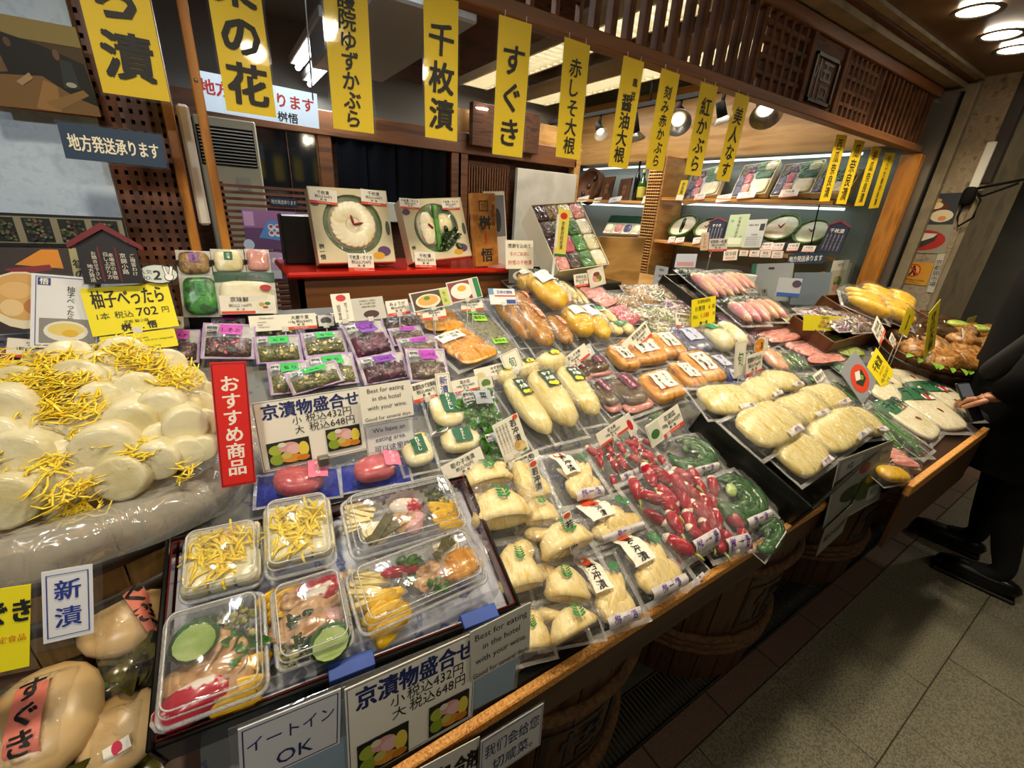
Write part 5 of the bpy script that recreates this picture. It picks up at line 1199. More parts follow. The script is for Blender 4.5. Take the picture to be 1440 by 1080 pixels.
def piece(kind, x, y, z, s, rot, rng):
    Tm = T(x, y, z, rng.uniform(-.2, .2), rng.uniform(-.2, .2), rot)
    if kind == 'cuke':
        mb = MB().add(tube([(0, 0, -.4 * s), (0, 0, -.36 * s), (0, 0, .3 * s), (0, 0, .4 * s)], [.5 * s, .56 * s, .56 * s, .5 * s], 14, .85), Tm @ T(rx=.5)); b = MB().add(lathe([(0, .02 * s), (.47 * s, 0)], 14, cap=False), Tm @ T(rx=.5) @ T(z=.402 * s, s=(1, .85, 1)))
        return [('cucumber_chunk', mb, 'cucumber'), ('cut_face', b, 'cuke_flesh')]
    if kind == 'takuan':
        mb = MB()
        for i in range(7): mb.add(sup(.5 * s, .16 * s, .06 * s, .7, 10, 6, .001), Tm @ T(rng.uniform(-.2, .2) * s, (i - 3) * .13 * s, .05 * s * (i % 2), .5, 0, rng.uniform(-.3, .3)))
        return [('yellow_slices', mb, 'takuan')]
    if kind == 'peel':
        mb = MB()
        for i in range(34): mb.add(tube([V((-.2, 0, 0)) * s, V((0, rng.uniform(-.06, .06), .03)) * s, V((.2, 0, 0)) * s], [.0014, .0026, .0014], 5, .4), Tm @ T(rng.uniform(-.45, .45) * s, rng.uniform(-.45, .45) * s, rng.uniform(0, .05) * s, 0, 0, rng.uniform(0, 3)))
        return [('citrus_peel', mb, 'peel')]
    if kind == 'blocks':
        o = []
        for i in range(3):
            for j in range(2): o.append(('radish_block', MB().add(sup(.18 * s, .27 * s, .12 * s, .4, 12, 8, .002, 40, i), Tm @ T((i - 1) * .33 * s, (j - .5) * .5 * s, .02, 0, 0, rng.uniform(-.1, .1))), 'radish_white'))
        return o
    if kind == 'wilt':
        mb = MB()
        for i in range(6):
            v, f = sup(.5 * s, .2 * s, .04 * s, .8, 14, 6, .004, 60, i); v = [V((p.x, p.y, p.z + .06 * s * math.sin(p.x / s * 9 + i))) for p in v]; mb.add((v, f), Tm @ T(rng.uniform(-.12, .12) * s, (i - 2.5) * .09 * s, .02 * s * (i % 3), rng.uniform(-.5, .5), 0, rng.uniform(-.3, .3)))
        return [('brown_leaf', mb, 'wilt')]
    if kind == 'kelp':
        mb = MB(); chips(mb, 26, x - .35 * s, x + .35 * s, y - .3 * s, y + .3 * s, lambda a, b: z + rng.uniform(0, .15) * s, .14 * s, rng); return [('dark_greens', mb, 'leaf_dark')]
    if kind == 'kelpstrip':
        mb = MB()
        for i in range(2): mb.add(box(-.45 * s, .45 * s, -.12 * s, .12 * s, -.03 * s, .03 * s, .01 * s), Tm @ T(0, .1 * s * i, .06 * s * i, 0, 0, .5 * i), smooth=False)
        return [('kelp_strip', mb, 'dark_leaf')]
    if kind == 'redhalf':
        return [('red_radish_half', MB().add(sup(.5 * s, .26 * s, .2 * s, .9, 14, 8), Tm), 'redwhite')]
    if kind == 'radish':
        return [('red_radish', MB().add(sausage(.9 * s, .15 * s, 8, 10), Tm), 'red_radish')]
    if kind == 'pink': return [('pink_ball', MB().add(sup(.32 * s, .28 * s, .2 * s, 1), Tm), 'pinkball')]
    if kind == 'greens':
        mb = MB()
        for i in range(14): mb.add(leaf_geo(.4 * s, .1 * s, .3), Tm @ T(rng.uniform(-.2, .2) * s, rng.uniform(-.2, .2) * s, .03 * s, rng.uniform(-.3, .6), 0, rng.uniform(0, 6)))
        return [('greens', mb, 'leaf_green')]
    if kind == 'chop':
        mb = MB(); chips(mb, 34, x - .38 * s, x + .38 * s, y - .34 * s, y + .34 * s, lambda a, b: z + rng.uniform(0, .12) * s, .10 * s, rng); return [('chopped_pickle', mb, 'olive_chop')]
    if kind == 'sticks':
        mb = MB()
        for i in range(9): mb.add(box(-.42 * s, .42 * s, -.07 * s, .07 * s, -.05 * s, .05 * s, .01 * s), Tm @ T(rng.uniform(-.12, .12) * s, (i - 4) * .09 * s, .06 * s * (i % 3), 0, 0, rng.uniform(-.5, .5)), smooth=False)
        return [('bamboo_strips', mb, 'cream')]
    if kind == 'white':
        mb = MB()
        for i in range(4): mb.add(sup(.42 * s, .36 * s, .035 * s, .9, 14, 6, .003, 50, i), Tm @ T(rng.uniform(-.08, .08) * s, rng.uniform(-.08, .08) * s, .05 * s * i, rng.uniform(-.15, .15), rng.uniform(-.15, .15)))
        return [('white_slices', mb, 'senmai')]
    if kind == 'miso':
        mb = MB(); mb.add(sup(.5 * s, .4 * s, .2 * s, .9, 14, 8, .02 * s, 90, 3), Tm); chips(mb, 20, x - .4 * s, x + .4 * s, y - .3 * s, y + .3 * s, lambda a, b: z + .14 * s, .09 * s, rng); return [('brown_pickle', mb, 'amber')]
    if kind == 'cup':
        n = 40; v = []; f = []
        for i in range(n):
            a = 2 * math.pi * i / n; k = 1 + (.06 if i % 2 else -.06)
            for q, zz in ((.42, -.1), (.56 * k, .26)): v.append((q * s * math.cos(a), q * s * .85 * math.sin(a), zz * s))
        for i in range(n): a, b = 2 * i, 2 * ((i + 1) % n); f.append((a, b, b + 1, a + 1))
        return [('pleated_cup', MB().add((v, f), T(x, y, z, rz=rot)), 'seal')]
mk('wilt', 'b88a5c', ['caa074', '9c6c40'], scale=40, rough=.3); mk('leaf_dark', '1c2c10', ['2c4018', '101c08'], scale=40, rough=.2)
mk('redwhite', 'f0e6dc', ['f0e6dc', 'c41c40', 'b0102e'], scale=28, rough=.2, pos=(.42, .55)); mk('pinkball', 'd8a0a4', ['e4b4b4', 'cc8c92'], scale=30, rough=.25); mk('olive_chop', '75783a', ['94924e', '545a22', 'a8a060'], scale=90, rough=.25, vor=True)
def bento(q, label, items, h=.062, H=.036, stack=1, bd=0):
    pts = [P(*q[i:i + 2], h) for i in range(0, 8, 2)]; m, w, l = quad_frame(pts, SN)
    r = thing('pickle_box', label, 'pickle box', m, None); rng = random.Random(len(label)); rc = .012
    z0 = -h + .028 + .0125 if 0 else -.032
    MB().add(loft([(rrect(w * .88, l * .88, rc), z0), (rrect(w * .97, l * .97, rc), -.001), (rrect(w, l, rc), 0)], cap1=False)).build('box_base', 'clear_plastic', r)
    rg = MB()
    pr = rrect(w * .985, l * .985, rc, 6); pr = [V((a, b, .002)) for a, b in pr]; pr.append(pr[0])
    rg.add(tube(pr, .0028, 6, cap=False)); rg.add(tube([p * .93 + V((0, 0, .016)) for p in pr], .0011, 5, cap=False)); rg.add(tube([p * .86 + V((0, 0, .027)) for p in pr], .0011, 5, cap=False)); rg.build('crimped_rim', 'rim_plastic', r)
    MB().add(loft([(rrect(w * 1.0, l * 1.0, rc), .002), (rrect(w * .95, l * .95, rc), .004), (rrect(w * .91, l * .91, rc), .024), (rrect(w * .85, l * .85, rc), .029)], cap0=False)).build('lid', 'clear_plastic', r)
    for it in items:
        kd, fx, fy, s = it[:4]; rot = it[4] if len(it) > 4 else rng.uniform(-.4, .4); z = it[5] if len(it) > 5 else -.008
        for nm, mb, mt in piece(kd, fx * w, fy * l, z, s, rot, rng): mb.build(nm, mt, r)
    return r
YB_ = [('blocks', 0, 0.02, .09, 0, -.015), ('peel', -.08, -.08, .075, 0, .015), ('peel', .1, .1, .06, 1, .016), ('peel', -.15, .18, .05, 1, .015), ('peel', .15, -.2, .045, .5, .015)]
bento((262, 760, 366, 735, 372, 824, 252, 852), 'clear box of white radish blocks under yellow peel, back left of the tray', YB_)
bento((370, 713, 456, 701, 481, 796, 376, 815), 'clear box of white radish blocks under yellow peel, stacked in the middle', YB_, h=.075)
bento((474, 703, 630, 678, 659, 741, 497, 791), 'long clear box of assorted pickles at the back right of the tray', [('cup', -.33, .05, .07), ('cup', .02, .08, .07), ('cup', .34, .1, .065), ('sticks', -.36, .22, .05), ('kelpstrip', -.22, -.2, .06, .3, .004), ('white', -.25, -.12, .05), ('redhalf', .05, .2, .06), ('pink', .06, -.18, .05), ('wilt', .02, 0, .05), ('kelp', .3, .28, .05), ('takuan', .36, -.12, .05), ('chop', .32, .1, .05), ('pink', .12, -.05, .04)], h=.07)
bento((238, 866, 362, 836, 390, 972, 214, 1032), 'clear box of cucumber and brown leaf pickles at the front left corner', [('cup', -.15, .2, .062), ('cuke', -.2, .20, .046, .3, .002), ('chop', .2, .25, .06), ('wilt', -.05, -.12, .085, .3), ('greens', .3, .02, .06), ('redhalf', -.22, -.33, .08, .2), ('takuan', .2, -.33, .055)])
bento((379, 826, 478, 808, 500, 902, 392, 956), 'clear box of red radish, brown leaf and cucumber in the front middle', [('takuan', -.32, .3, .05), ('redhalf', .18, .36, .07, -.1), ('wilt', 0, .14, .095, 0), ('kelp', -.18, -.05, .07), ('pink', .24, -.06, .052), ('cup', .05, -.26, .07), ('chop', -.26, -.32, .06), ('cuke', .18, -.34, .046, .2, .002)])
bento((482, 802, 650, 756, 700, 822, 504, 888), 'long clear box of assorted pickles with a red radish at the front right', [('cup', -.34, .1, .085), ('cup', 0, .12, .08), ('cup', .33, .12, .09), ('sticks', -.36, .2, .055), ('radish', -.12, .22, .062, 1.4, .004), ('greens', -.05, .3, .06), ('wilt', .1, -.02, .055), ('pink', .2, -.02, .042), ('white', .3, .36, .05), ('kelpstrip', .26, .3, .045, .3, .006), ('miso', .34, 0, .07), ('takuan', -.30, -.25, .065, .2), ('greens', .1, -.25, .04)])
ag = MX.Translation((0, 0, 0)); gq = [P(300, 985, .075), P(704, 826, .075)]
gd = bxm('acrylic_guard', 'clear_plastic', -(gq[1] - gq[0]).length / 2, (gq[1] - gq[0]).length / 2, -.001, .001, -.045, .0)
ux = (gq[1] - gq[0]).normalized(); uz = SN; uy = uz.cross(ux).normalized(); mm = MX((ux, uy, ux.cross(uy))).transposed().to_4x4(); mm.translation = (gq[0] + gq[1]) / 2; gd.matrix_world = mm
tag(gd, 'low clear acrylic strip along the front of the boxed pickles', 'acrylic guard')
# ================================================================== turnip packs at the lower left
def suguki(q, label, tx, ty, R, lx, ly, strap, h=.0, txt='すぐき', rot=0):
    def g(w, l, rng):
        o = [('turnip', MB().add(sup(R, R * 1.15, R * .55, .95, 18, 10, .004, 25, len(label)), T(tx * w, ty * l, R * .55)), 'suguki', None)]
        mb = MB()
        for i in range(16): mb.add(leaf_geo(.06 * rng.uniform(.6, 1), .012, .25), T(lx * w + rng.uniform(-.15, .15) * w, ly * l + rng.uniform(-.08, .08) * l, rng.uniform(.006, .02), rng.uniform(-.3, .4), rng.uniform(-.4, .4), rng.uniform(0, 6.3)))
        o.append(('turnip_leaves', mb, 'dark_leaf', None)); return o
    return pouch('turnip_pack', label, q, g, strap, h, 'turnip packs at the lower left', border=('#2c7a1c', .005), wr=.004, over=.003, grow=(1.05, 1.0))
PKC = '#e8806c'
suguki((150, 838, 224, 788, 236, 976, 140, 1004), 'turnip pack with pink strap lying diagonal left of the lacquer tray', -.08, .12, .050, .12, -.28, [(.24, .16, .32, .62, 18, PKC, [('t', 'すぐき', .5, .5, .28, INK, {'v': 1, 'fit': .9, 'b': .03})], 'pink_strap'), (.16, .42, .4, .12, 20, WHT, [('e', .6, .5, .16, .2, '#c81c4c')], 'printed_corner')], -.085)
suguki((6, 978, 128, 950, 118, 1086, -10, 1110), 'turnip pack with wide pink strap at the lower left corner', .1, .0, .056, -.25, -.35, [(.06, .0, .34, .95, 4, PKC, [('t', 'すぐき', .5, .5, .28, INK, {'v': 1, 'fit': .85, 'b': .03})], 'pink_strap')], -.075)
suguki((148, 1010, 210, 992, 212, 1072, 140, 1090), 'turnip pack without visible strap wedged between two others and the tray', 0, .05, .042, 0, -.4, [(.1, -.3, .5, .2, 15, WHT, [('e', .5, .5, .2, .3, '#c81c4c')], 'printed_corner')], -.09)
# ================================================================== red shelf, gift boxes, plaque
YR = 1.31
rs = thing('red_shelf', 'glossy red lacquer shelf holding two round-window gift boxes', 'shelf', T(0, 0, 0))
a = ony(402, 380, YR); b = ony(731, 383, YR); zt = (a.z + b.z) / 2 + .004
bxm('shelf_top', 'red_lacquer', a.x, b.x, YR, YR + .30, zt - .018, zt, parent=rs, b=.006)
bxm('cabinet_front', 'beam_wood', a.x + .03, b.x - .03, YR + .03, YR + .045, .7, zt - .018, parent=rs)
bxm('cabinet_side', 'beam_wood', a.x + .03, a.x + .045, YR + .03, YR + .28, .7, zt - .018, parent=rs)
tag(bxm('dark_stand', 'crate_black', a.x + .02, a.x + .30, YR + .16, YR + .24, zt, zt + .14, b=.004), 'black display stand behind the left gift box', 'stand')
def gift(q, label, inside, by, tilt, tags):
    pts = [q[i:i + 2] for i in range(0, 8, 2)]; t = math.radians(tilt); n = V((0, -math.cos(t), math.sin(t)))
    p0 = ony((pts[2][0] + pts[3][0]) / 2, (pts[2][1] + pts[3][1]) / 2, by); m, w, h = quad_frame([on(*p, p0, n) for p in pts], n)
    r = thing('gift_box', label, 'gift box', m); N_ = 40; D = .055
    # front face with a round window
    v = []; f = []; R = min(w, h) * .40; cy = .02 * h
    for i in range(N_):
        a = 2 * math.pi * i / N_; c, s = math.cos(a), math.sin(a); k = min(w / 2 / max(abs(c), 1e-6), (h / 2 - cy * (1 if s > 0 else -1)) / max(abs(s), 1e-6))
        v += [(R * c, cy + R * s, 0), (k * c, cy + k * s, 0), (R * c, cy + R * s, -.008)]
    for i in range(N_): a, b = 3 * i, 3 * ((i + 1) % N_); f += [(a, a + 1, b + 1, b), (a, b, b + 2, a + 2)]
    for sx in (-1, 1):
        for sy in (-1, 1):
            i0 = min(range(N_), key=lambda i: abs(v[3 * i + 1][0] - sx * w / 2) + abs(v[3 * i + 1][1] - sy * h / 2)); v[3 * i0 + 1] = (sx * w / 2, sy * h / 2, 0)
    MB().add((v, f), smooth=False).build('front_face', 'box_ivory', r)
    # corners of the face
    cb = MB()
    for nm, a in (('s', (-w / 2, -w / 2 + .002, -h / 2, h / 2)), ('s', (w / 2 - .002, w / 2, -h / 2, h / 2)), ('s', (-w / 2, w / 2, -h / 2, -h / 2 + .002)), ('s', (-w / 2, w / 2, h / 2 - .002, h / 2))): cb.add(box(a[0], a[1], a[2], a[3], -D, -.0005), smooth=False)
    cb.add(box(-w / 2, w / 2, -h / 2, h / 2, -D, -D + .002), smooth=False); cb.build('box_sides', 'box_ivory', r)
    MB().add(lathe([(0, -.012), (R * 1.02, -.012)], 40, cap=False), T(0, cy, 0)).build('kelp_ring', 'kelp_ring', r)
    for nm, mb, mt in inside(R, cy): mb.build(nm, mt, r)
    MB().add(ellf(0, cy, R * .999, R * .999, -.002, 40)).build('window_film', 'clear_plastic', r)
    pm = MB(); 
    items_to_parts(r, w, h, [('e', .86, .16, .09, .07, '#5a3a6a', 'printed_vegetable'), ('e', .78, .10, .08, .05, '#d8a020', 'printed_vegetable'), ('e', .06, .80, .06, .05, '#6a4a6a', 'printed_vegetable'), ('e', .95, .48, .03, .10, '#4a5a48', 'printed_vegetable'), ('t', '桝一悟', .06, .16, .07, INK, {'v': 1, 'b': .03}), ('r', 0, 0, 1, .012, '#c04a2c', 'red_edge')])
    inv = m.inverted()
    for (tq, ti, pr) in tags:
        tp = [tq[i:i + 2] for i in range(0, 8, 2)]; tm, tw2, th2 = quad_frame([on(*p, m @ V((0, 0, .004)), n) for p in tp], n)
        tr2 = link('price_label', None, r, mw=inv @ tm); k = MB().add(box(-tw2 / 2, tw2 / 2, -th2 / 2, th2 / 2, -.001, 0), smooth=False).build('card', CARD, tr2)
        bpy.data.objects.remove(tr2); k.name = 'price_label'; k.parent = r; k.matrix_local = inv @ tm
        items_to_parts(k, tw2, th2, tagitems(ti, pr))
    return r
def tagitems(title, price, pic=None, band='#d8452c', logo=True, px0=0):
    x0 = px0; c = (x0 + 1) / 2; fw = (1 - x0)
    it = [('r', x0, 0, 1, .17, band, 'red_band'), ('t', title, c, .76, .27, INK, {'fit': fw * .86, 'b': .015}), ('t', price, c, .49, .22, INK, {'fit': fw * .86, 'b': .01}), ('t', '常温 要冷蔵 賞味期限', c, .085, .09, '#f4d8c8', {'fit': fw * .8})]
    if logo: it.append(('t', '桝 - 悟', c, .28, .15, INK, {'fit': fw * .6, 'b': .03}))
    return it
mk('kelp_ring', '3c5a1c', ['52742a', '2a4212'], scale=14, rough=.35)
def in1(R, cy):
    o = [('turnip_disc', MB().add(sup(R * .84, R * .84, .008, .9, 30, 6), T(0, cy, -.010)), 'senmai')]
    for i in range(22):
        a = 2 * math.pi * i / 22; o.append(('turnip_slice', MB().add(sup(R * .30, R * .30, .003, .9, 14, 4), T(R * .5 * math.cos(a), cy + R * .5 * math.sin(a), -.003, .07 * math.sin(a + 1.2), -.07 * math.cos(a + 1.2))), 'senmai'))
    for rz in (1.75, .2): o.append(('chilli', MB().add(sausage(R * .34, .0035, 6, 6), T(R * .16 * math.cos(rz), cy + R * .16 * math.sin(rz), .003, 0, 0, rz - 1.57)), '#8c1418'))
    return o
def in2(R, cy):
    o = [('turnip_disc', MB().add(sup(R * .46, R * .72, .010, .9, 24, 6), T(-R * .40, cy - .0, -.009, 0, 0, .15)), 'senmai'), ('whole_turnip', MB().add(sup(R * .40, R * .46, .018, .9, 18, 8, .002), T(R * .42, cy + R * .16, -.014)), 'cream_pale'), ('green_stalk', MB().add(box(-R * .1, R * .1, -R * .92, R * .92, -.004, .004, .002), T(R * .0, cy, .002, 0, 0, -.08), smooth=False), 'bean_green')]
    mb = MB(); rg = random.Random(4)
    for i in range(26): mb.add(leaf_geo(.03, .008, .3), T(R * .45 + rg.uniform(-.3, .3) * R, cy - R * .5 + rg.uniform(-.22, .22) * R, -.004, rg.uniform(-.2, .3), 0, rg.uniform(0, 6)))
    o.append(('pickled_leaves', mb, 'leaf_dark'))
    for i in range(10): o.append(('turnip_slice', MB().add(sup(R * .22, R * .3, .0025, .9, 12, 4), T(-R * .42 + R * .12 * math.cos(i * .63), cy + R * .38 * math.sin(i * .63), .0, .05, .05)), 'senmai'))
    for rz in (.9, .6): o.append(('chilli', MB().add(sausage(R * .3, .003, 6, 6), T(-R * .3, cy + R * .08, .006, 0, 0, rz)), '#8c1418'))
    return o
gift((433, 263, 543, 267, 556, 368, 448, 372), 'ivory gift box with one large disc of fanned turnip slices in its window', in1, YR + .05, 16, [((434, 264, 474, 268, 474, 288, 435, 285), '千枚漬', '税込3,564円'), ((506, 265, 543, 270, 543, 290, 509, 287), '千枚漬', '税込4,644円'), ((489, 357, 525, 356, 526, 380, 490, 381), '千枚漬・すぐき', '税込5,724円')])
gift((559, 277, 645, 281, 667, 362, 582, 367), 'ivory gift box with turnip and green stalk in its round window', in2, YR + .05, 18, [((561, 277, 589, 281, 592, 295, 563, 292), '千枚漬・すぐき', '税込3,564円'), ((619, 279, 644, 282, 648, 296, 623, 293), '千枚漬・すぐき', '税込4,644円'), ((583, 355, 612, 354, 613, 376, 584, 377), '千枚漬', '税込5,724円')])
sign('wooden_plaque', 'plaque', 'upright wooden shop plaque with carved black characters on the red shelf', (661, 271, 695, 272, 702, 373, 671, 374), [('t', '桝', .5, .60, .20, INK, {'b': .04}), ('t', '悟', .5, .15, .20, INK, {'b': .04}), ('r', .46, .32, .54, .46, RED), ('f', .28, .76, .66, .90, .003, INK), ('t', '悟', .47, .83, .09, INK, {}), ('t', '京都錦小路', .86, .70, .06, INK, {'v': 1})], bg='orange_wood', by=YR + .03, tilt=6, thick=.02)
sign('photo_print', 'photo', 'small photo behind the wooden shop plaque', (676, 268, 709, 270, 715, 372, 690, 374), [('r', .3, .4, .95, .95, '#6a6a70', 'picture'), ('e', .6, .62, .16, .16, '#1c1c22', 'picture')], bg='#d8d4cc', by=YR + .12, tilt=6)
# large slanted gift box with assorted packs
bq = [(741, 291), (815, 288), (854, 375), (788, 381)]; tl_ = math.radians(42); bn = V((-.12, -math.cos(tl_), math.sin(tl_))).normalized(); b0 = ony(822, 378, 1.28)
bm2, bw, bh = quad_frame([on(*p, b0, bn) for p in bq], bn)
gb_ = thing('assorted_gift_box', 'open white gift box of assorted pickle packs tilted towards the aisle', 'gift box', bm2)
for a in ((-bw / 2 - .003, -bw / 2, -bh / 2, bh / 2), (bw / 2, bw / 2 + .003, -bh / 2, bh / 2), (-bw / 2, bw / 2, -bh / 2 - .003, -bh / 2), (-bw / 2, bw / 2, bh / 2, bh / 2 + .003)): bxm('side_wall', 'box_ivory', *a, -.09, .012, parent=gb_)
bxm('base', 'box_ivory', -bw / 2, bw / 2, -bh / 2, bh / 2, -.09, -.087, parent=gb_); bxm('prop', 'box_ivory', -bw / 2 + .01, bw / 2 - .01, -bh / 2 + .02, bh / 2 - .05, -.087, -.004, parent=gb_)
mts = [('dark_pickle', 'seed_brown', 'cream_pale', 'ginger_pink'), ('brown_pickle', 'mixed', 'leaf_green', 'senmai'), ('purple_pickle', 'plum', 'bean_green', 'cream_pale'), ('ginger_pink', 'narazuke_dark', 'bean_green', 'senmai')]
for i in range(4):
    for j in range(4):
        x = (i - 1.5) * bw / 4; y = (1.5 - j) * bh / 4; k = mts[j][i]
        o = thing('small_pickle_pack', 'small pickle pack in row %s, column %s of the tilted gift box' % (['one from the top', 'two from the top', 'three from the top', 'four, the lowest'][j], ['one', 'two', 'three', 'four'][i]), 'pickle pack', bm2 @ T(x, y, .004))
        MB().add(sup(bw / 8 * .96, bh / 8 * .97, .007, .35, 14, 6, .002, 50, i + j)).build('pickles', k, o); MB().add(sup(bw / 8 * 1.0, bh / 8 * 1.0, .010, .4, 14, 6, .003, 60, i)).build('film', 'film', o)
sign('price_tag', 'price tag', 'price tag with picture below the tilted gift box', (806, 386, 826, 384, 828, 402, 809, 404), tagitems('京味名品', '税込3,024円'), by=1.24, tilt=15)
sign('picture_card', 'picture card', 'square photo card of pickles on a plate below the tilted gift box', (823, 378, 847, 377, 854, 401, 832, 402), [('e', .5, .5, .45, .42, '#e4ded2', 'picture'), ('e', .36, .45, .14, .2, '#d88a98', 'picture'), ('e', .62, .42, .16, .2, '#6a7a2c', 'picture'), ('e', .5, .66, .2, .12, '#7a3a2c', 'picture'), ('e', .5, .3, .1, .1, '#c8b04c', 'picture')], bg='#d8d0c0', by=1.235, tilt=15)
sign('banner_strip', 'sign', 'narrow upright yellow brand strip in front of the tilted gift box', (785, 292, 801, 296, 796, 362, 780, 360), [('e', .5, .86, .3, .07, RED), ('t', '京都府認定漬', .5, .45, .1, INK, {'v': 1, 'fit': .7}), ('r', 0, 0, 1, .06, '#2a6a3c')], bg='#d8c85c', by=1.16, tilt=4)
tag(bxm('rail_post', 'white_metal', -.003, .003, -.003, .003, 0, .22), 'thin white post holding the narrow yellow brand strip', 'post').location = ony(776, 400, 1.165)
tag(MB().add(box(*(lambda a, b: (a.x, b.x))(ony(834, 402, 1.4), ony(897, 402, 1.4)), 1.4, 1.412, ony(860, 404, 1.4).z - .1, ony(860, 333, 1.4).z, .002), smooth=False).build('plywood_panel', 'tan_wood'), 'plain pale plywood panel right of the tilted gift box', 'panel')
sign('notice', 'notice', 'white notice with red and black writing right of the wooden plaque', (710, 339, 751, 337, 749, 378, 712, 378), [('t', '感謝を込めて', .5, .80, .17, INK, {'fit': .85, 'b': .01}), ('t', '冬のご挨拶に', .5, .52, .15, RED, {'fit': .7}), ('t', '桝悟の千枚漬', .5, .22, .18, RED, {'fit': .85})], bg=CARD, by=1.27, tilt=10)
sign('picture_card', 'picture card', 'dark photo card below the white notice with red writing', (715, 378, 747, 377, 744, 398, 716, 399), [('e', .5, .5, .32, .32, '#c8c4b8', 'picture'), ('e', .5, .55, .18, .2, '#3c3a30', 'picture')], bg='#55524c', by=1.262, tilt=10)
tag(bxm('black_riser', 'crate_black', ony(770, 400, 1.25).x, ony(880, 400, 1.25).x, 1.27, 1.5, 1.0, ony(830, 400, 1.25).z, b=.004), 'low black riser under the tilted gift box', 'riser')
# upright set of packs behind the dark pickles
def upack(q, label, by, mat, hh=.012, header=None, lab=None, price=None):
    pts = [q[i:i + 2] for i in range(0, 8, 2)]; t = math.radians(16); n = V((0, -math.cos(t), math.sin(t)))
    p0 = ony((q[4] + q[6]) / 2, (q[5] + q[7]) / 2, by); m, w, h = quad_frame([on(*p, p0, n) for p in pts], n)
    r = thing('upright_pickle_pack', label, 'pickle pack', m, 'packs in the upright sample set')
    MB().add(box(-w / 2, w / 2, -h / 2, h / 2, -.003, 0), smooth=False).build('backing', 'clear_bag_white', r)
    cy = -.06 * h if header else 0
    MB().add(sup(w * .44, h * (.36 if header else .45), hh, .5, 22, 10, .003, 70, len(label)), T(0, cy, .001)).build('pickles', mat, r)
    if header: bxm('green_header', '#0c4a2c', -w / 2, w / 2, h * .27, h * .5, .0, .003, parent=r); items_to_parts(r, w, h, [('t', '京 千枚漬', .55, .86, .13, '#0a1c10', {'b': .03})], .0034)
    if lab: k = bxm('label', lab[0], -w * .12, w * .14, h * .02, h * .36, hh + .002, hh + .003, parent=r); items_to_parts(r, w, h, [('t', lab[1], .51, .69, .12, lab[2], {'v': 1, 'fit': .3})], hh + .0034)
    v, f = mound(w, h, hh + .004, 12, 12, .25, 50, sd=len(label)); MB().add((v, f), T(0, 0, .002)).build('film', 'film', r)
    if price:
        k = bxm('price_label', CARD, -w * .46, w * .46, -h * .5, -h * .06, hh + .004, hh + .005, parent=r); items_to_parts(r, w, h, [('t', '京味鮮', .36, .34, .13, INK, {'b': .02}), ('t', '税込2,160円', .36, .20, .09, INK, {}), ('r', .05, .01, .60, .07, '#d8452c'), ('t', '桝 - 悟', .36, .11, .06, INK, {}), ('e', .78, .2, .17, .13, '#e8e2d4'), ('e', .72, .22, .05, .05, '#c8a040'), ('e', .82, .24, .05, .04, '#3c7a2c'), ('e', .78, .15, .05, .03, '#a84838'), ('e', .82, .62, .1, .07, '#b83038')], hh + .0055)
mk('mint_green', '2f8a2c', ['48a83c', '1c5c1c'], scale=80, rough=.25, vor=True)
upack((247, 353, 296, 352, 298, 387, 250, 388), 'brown pickle pack with purple label at the top left of the upright sample set', 1.21, 'seed_brown', lab=('#9a5cb0', '生姜', INK))
upack((297, 351, 342, 350, 346, 383, 299, 386), 'pale pickle pack with dark green label at the top middle of the upright sample set', 1.21, 'cream_pale', lab=('#1c6a34', '白菜', WHT))
upack((345, 351, 379, 350, 380, 382, 346, 384), 'red and dark pickle pack at the top right of the upright sample set', 1.21, 'pink_brine')
upack((253, 388, 308, 386, 311, 445, 256, 447), 'bright green chopped pickle pack at the lower left of the upright sample set', 1.18, 'mint_green', lab=('#2c9a4c', '水菜', '#0c3a1c'))
upack((302, 384, 385, 382, 391, 440, 306, 444), 'white turnip pack with green header and 2,160 yen label in the upright sample set', 1.17, 'senmai', header=1, price=1)
st_ = tag(bxm('sample_stand', 'crate_black', ony(262, 440, 1.2).x, ony(385, 440, 1.2).x, 1.215, 1.235, 1.05, 1.27, b=.003), 'black stand behind the upright sample packs', 'stand')
# ================================================================== hanging yellow banners
BB = [((105, 0, 222, 0, 237, 148, 143, 133), 'ぶら漬', 'first yellow hanging banner from the left, over the lattice panel', 1.71, .05),
      ((290, 0, 374, 0, 390, 172, 315, 157), '菜の花', 'second yellow hanging banner from the left, in front of the pale sign board', 1.74, .05),
      ((455, 0, 521, 0, 527, 192, 464, 183), '聖護院ゆずかぶら', 'third yellow hanging banner, with eight characters, beside the sloping duct', 1.80, .03),
      ((590, 0, 644, 12, 648, 204, 598, 195), '千枚漬', 'fourth yellow hanging banner, three big characters, above the right gift box', None, .04),
      ((699, 35, 746, 48, 737, 226, 692, 218), 'すぐき', 'fifth yellow hanging banner, three hiragana, above the notice', None, .03),
      ((791, 62, 831, 72, 817, 229, 779, 222), '赤しそ大根', 'sixth yellow hanging banner with five characters', None, .02),
      ((872, 88, 903, 98, 886, 241, 856, 236), '黒豆醤油大根', 'seventh yellow hanging banner, by the black track spotlights', None, .02),
      ((927, 105, 955, 115, 934, 244, 906, 239), '刻み赤かぶら', 'eighth yellow hanging banner, in front of the lattice shelf divider', None, .02),
      ((984, 125, 1007, 133, 987, 252, 961, 246), '紅かぶら', 'ninth yellow hanging banner, in front of the first shelf box', None, .02),
      ((1028, 138, 1050, 146, 1030, 259, 1008, 254), '美人なす', 'tenth yellow hanging banner, last of the wide ones on the right', None, .02)]
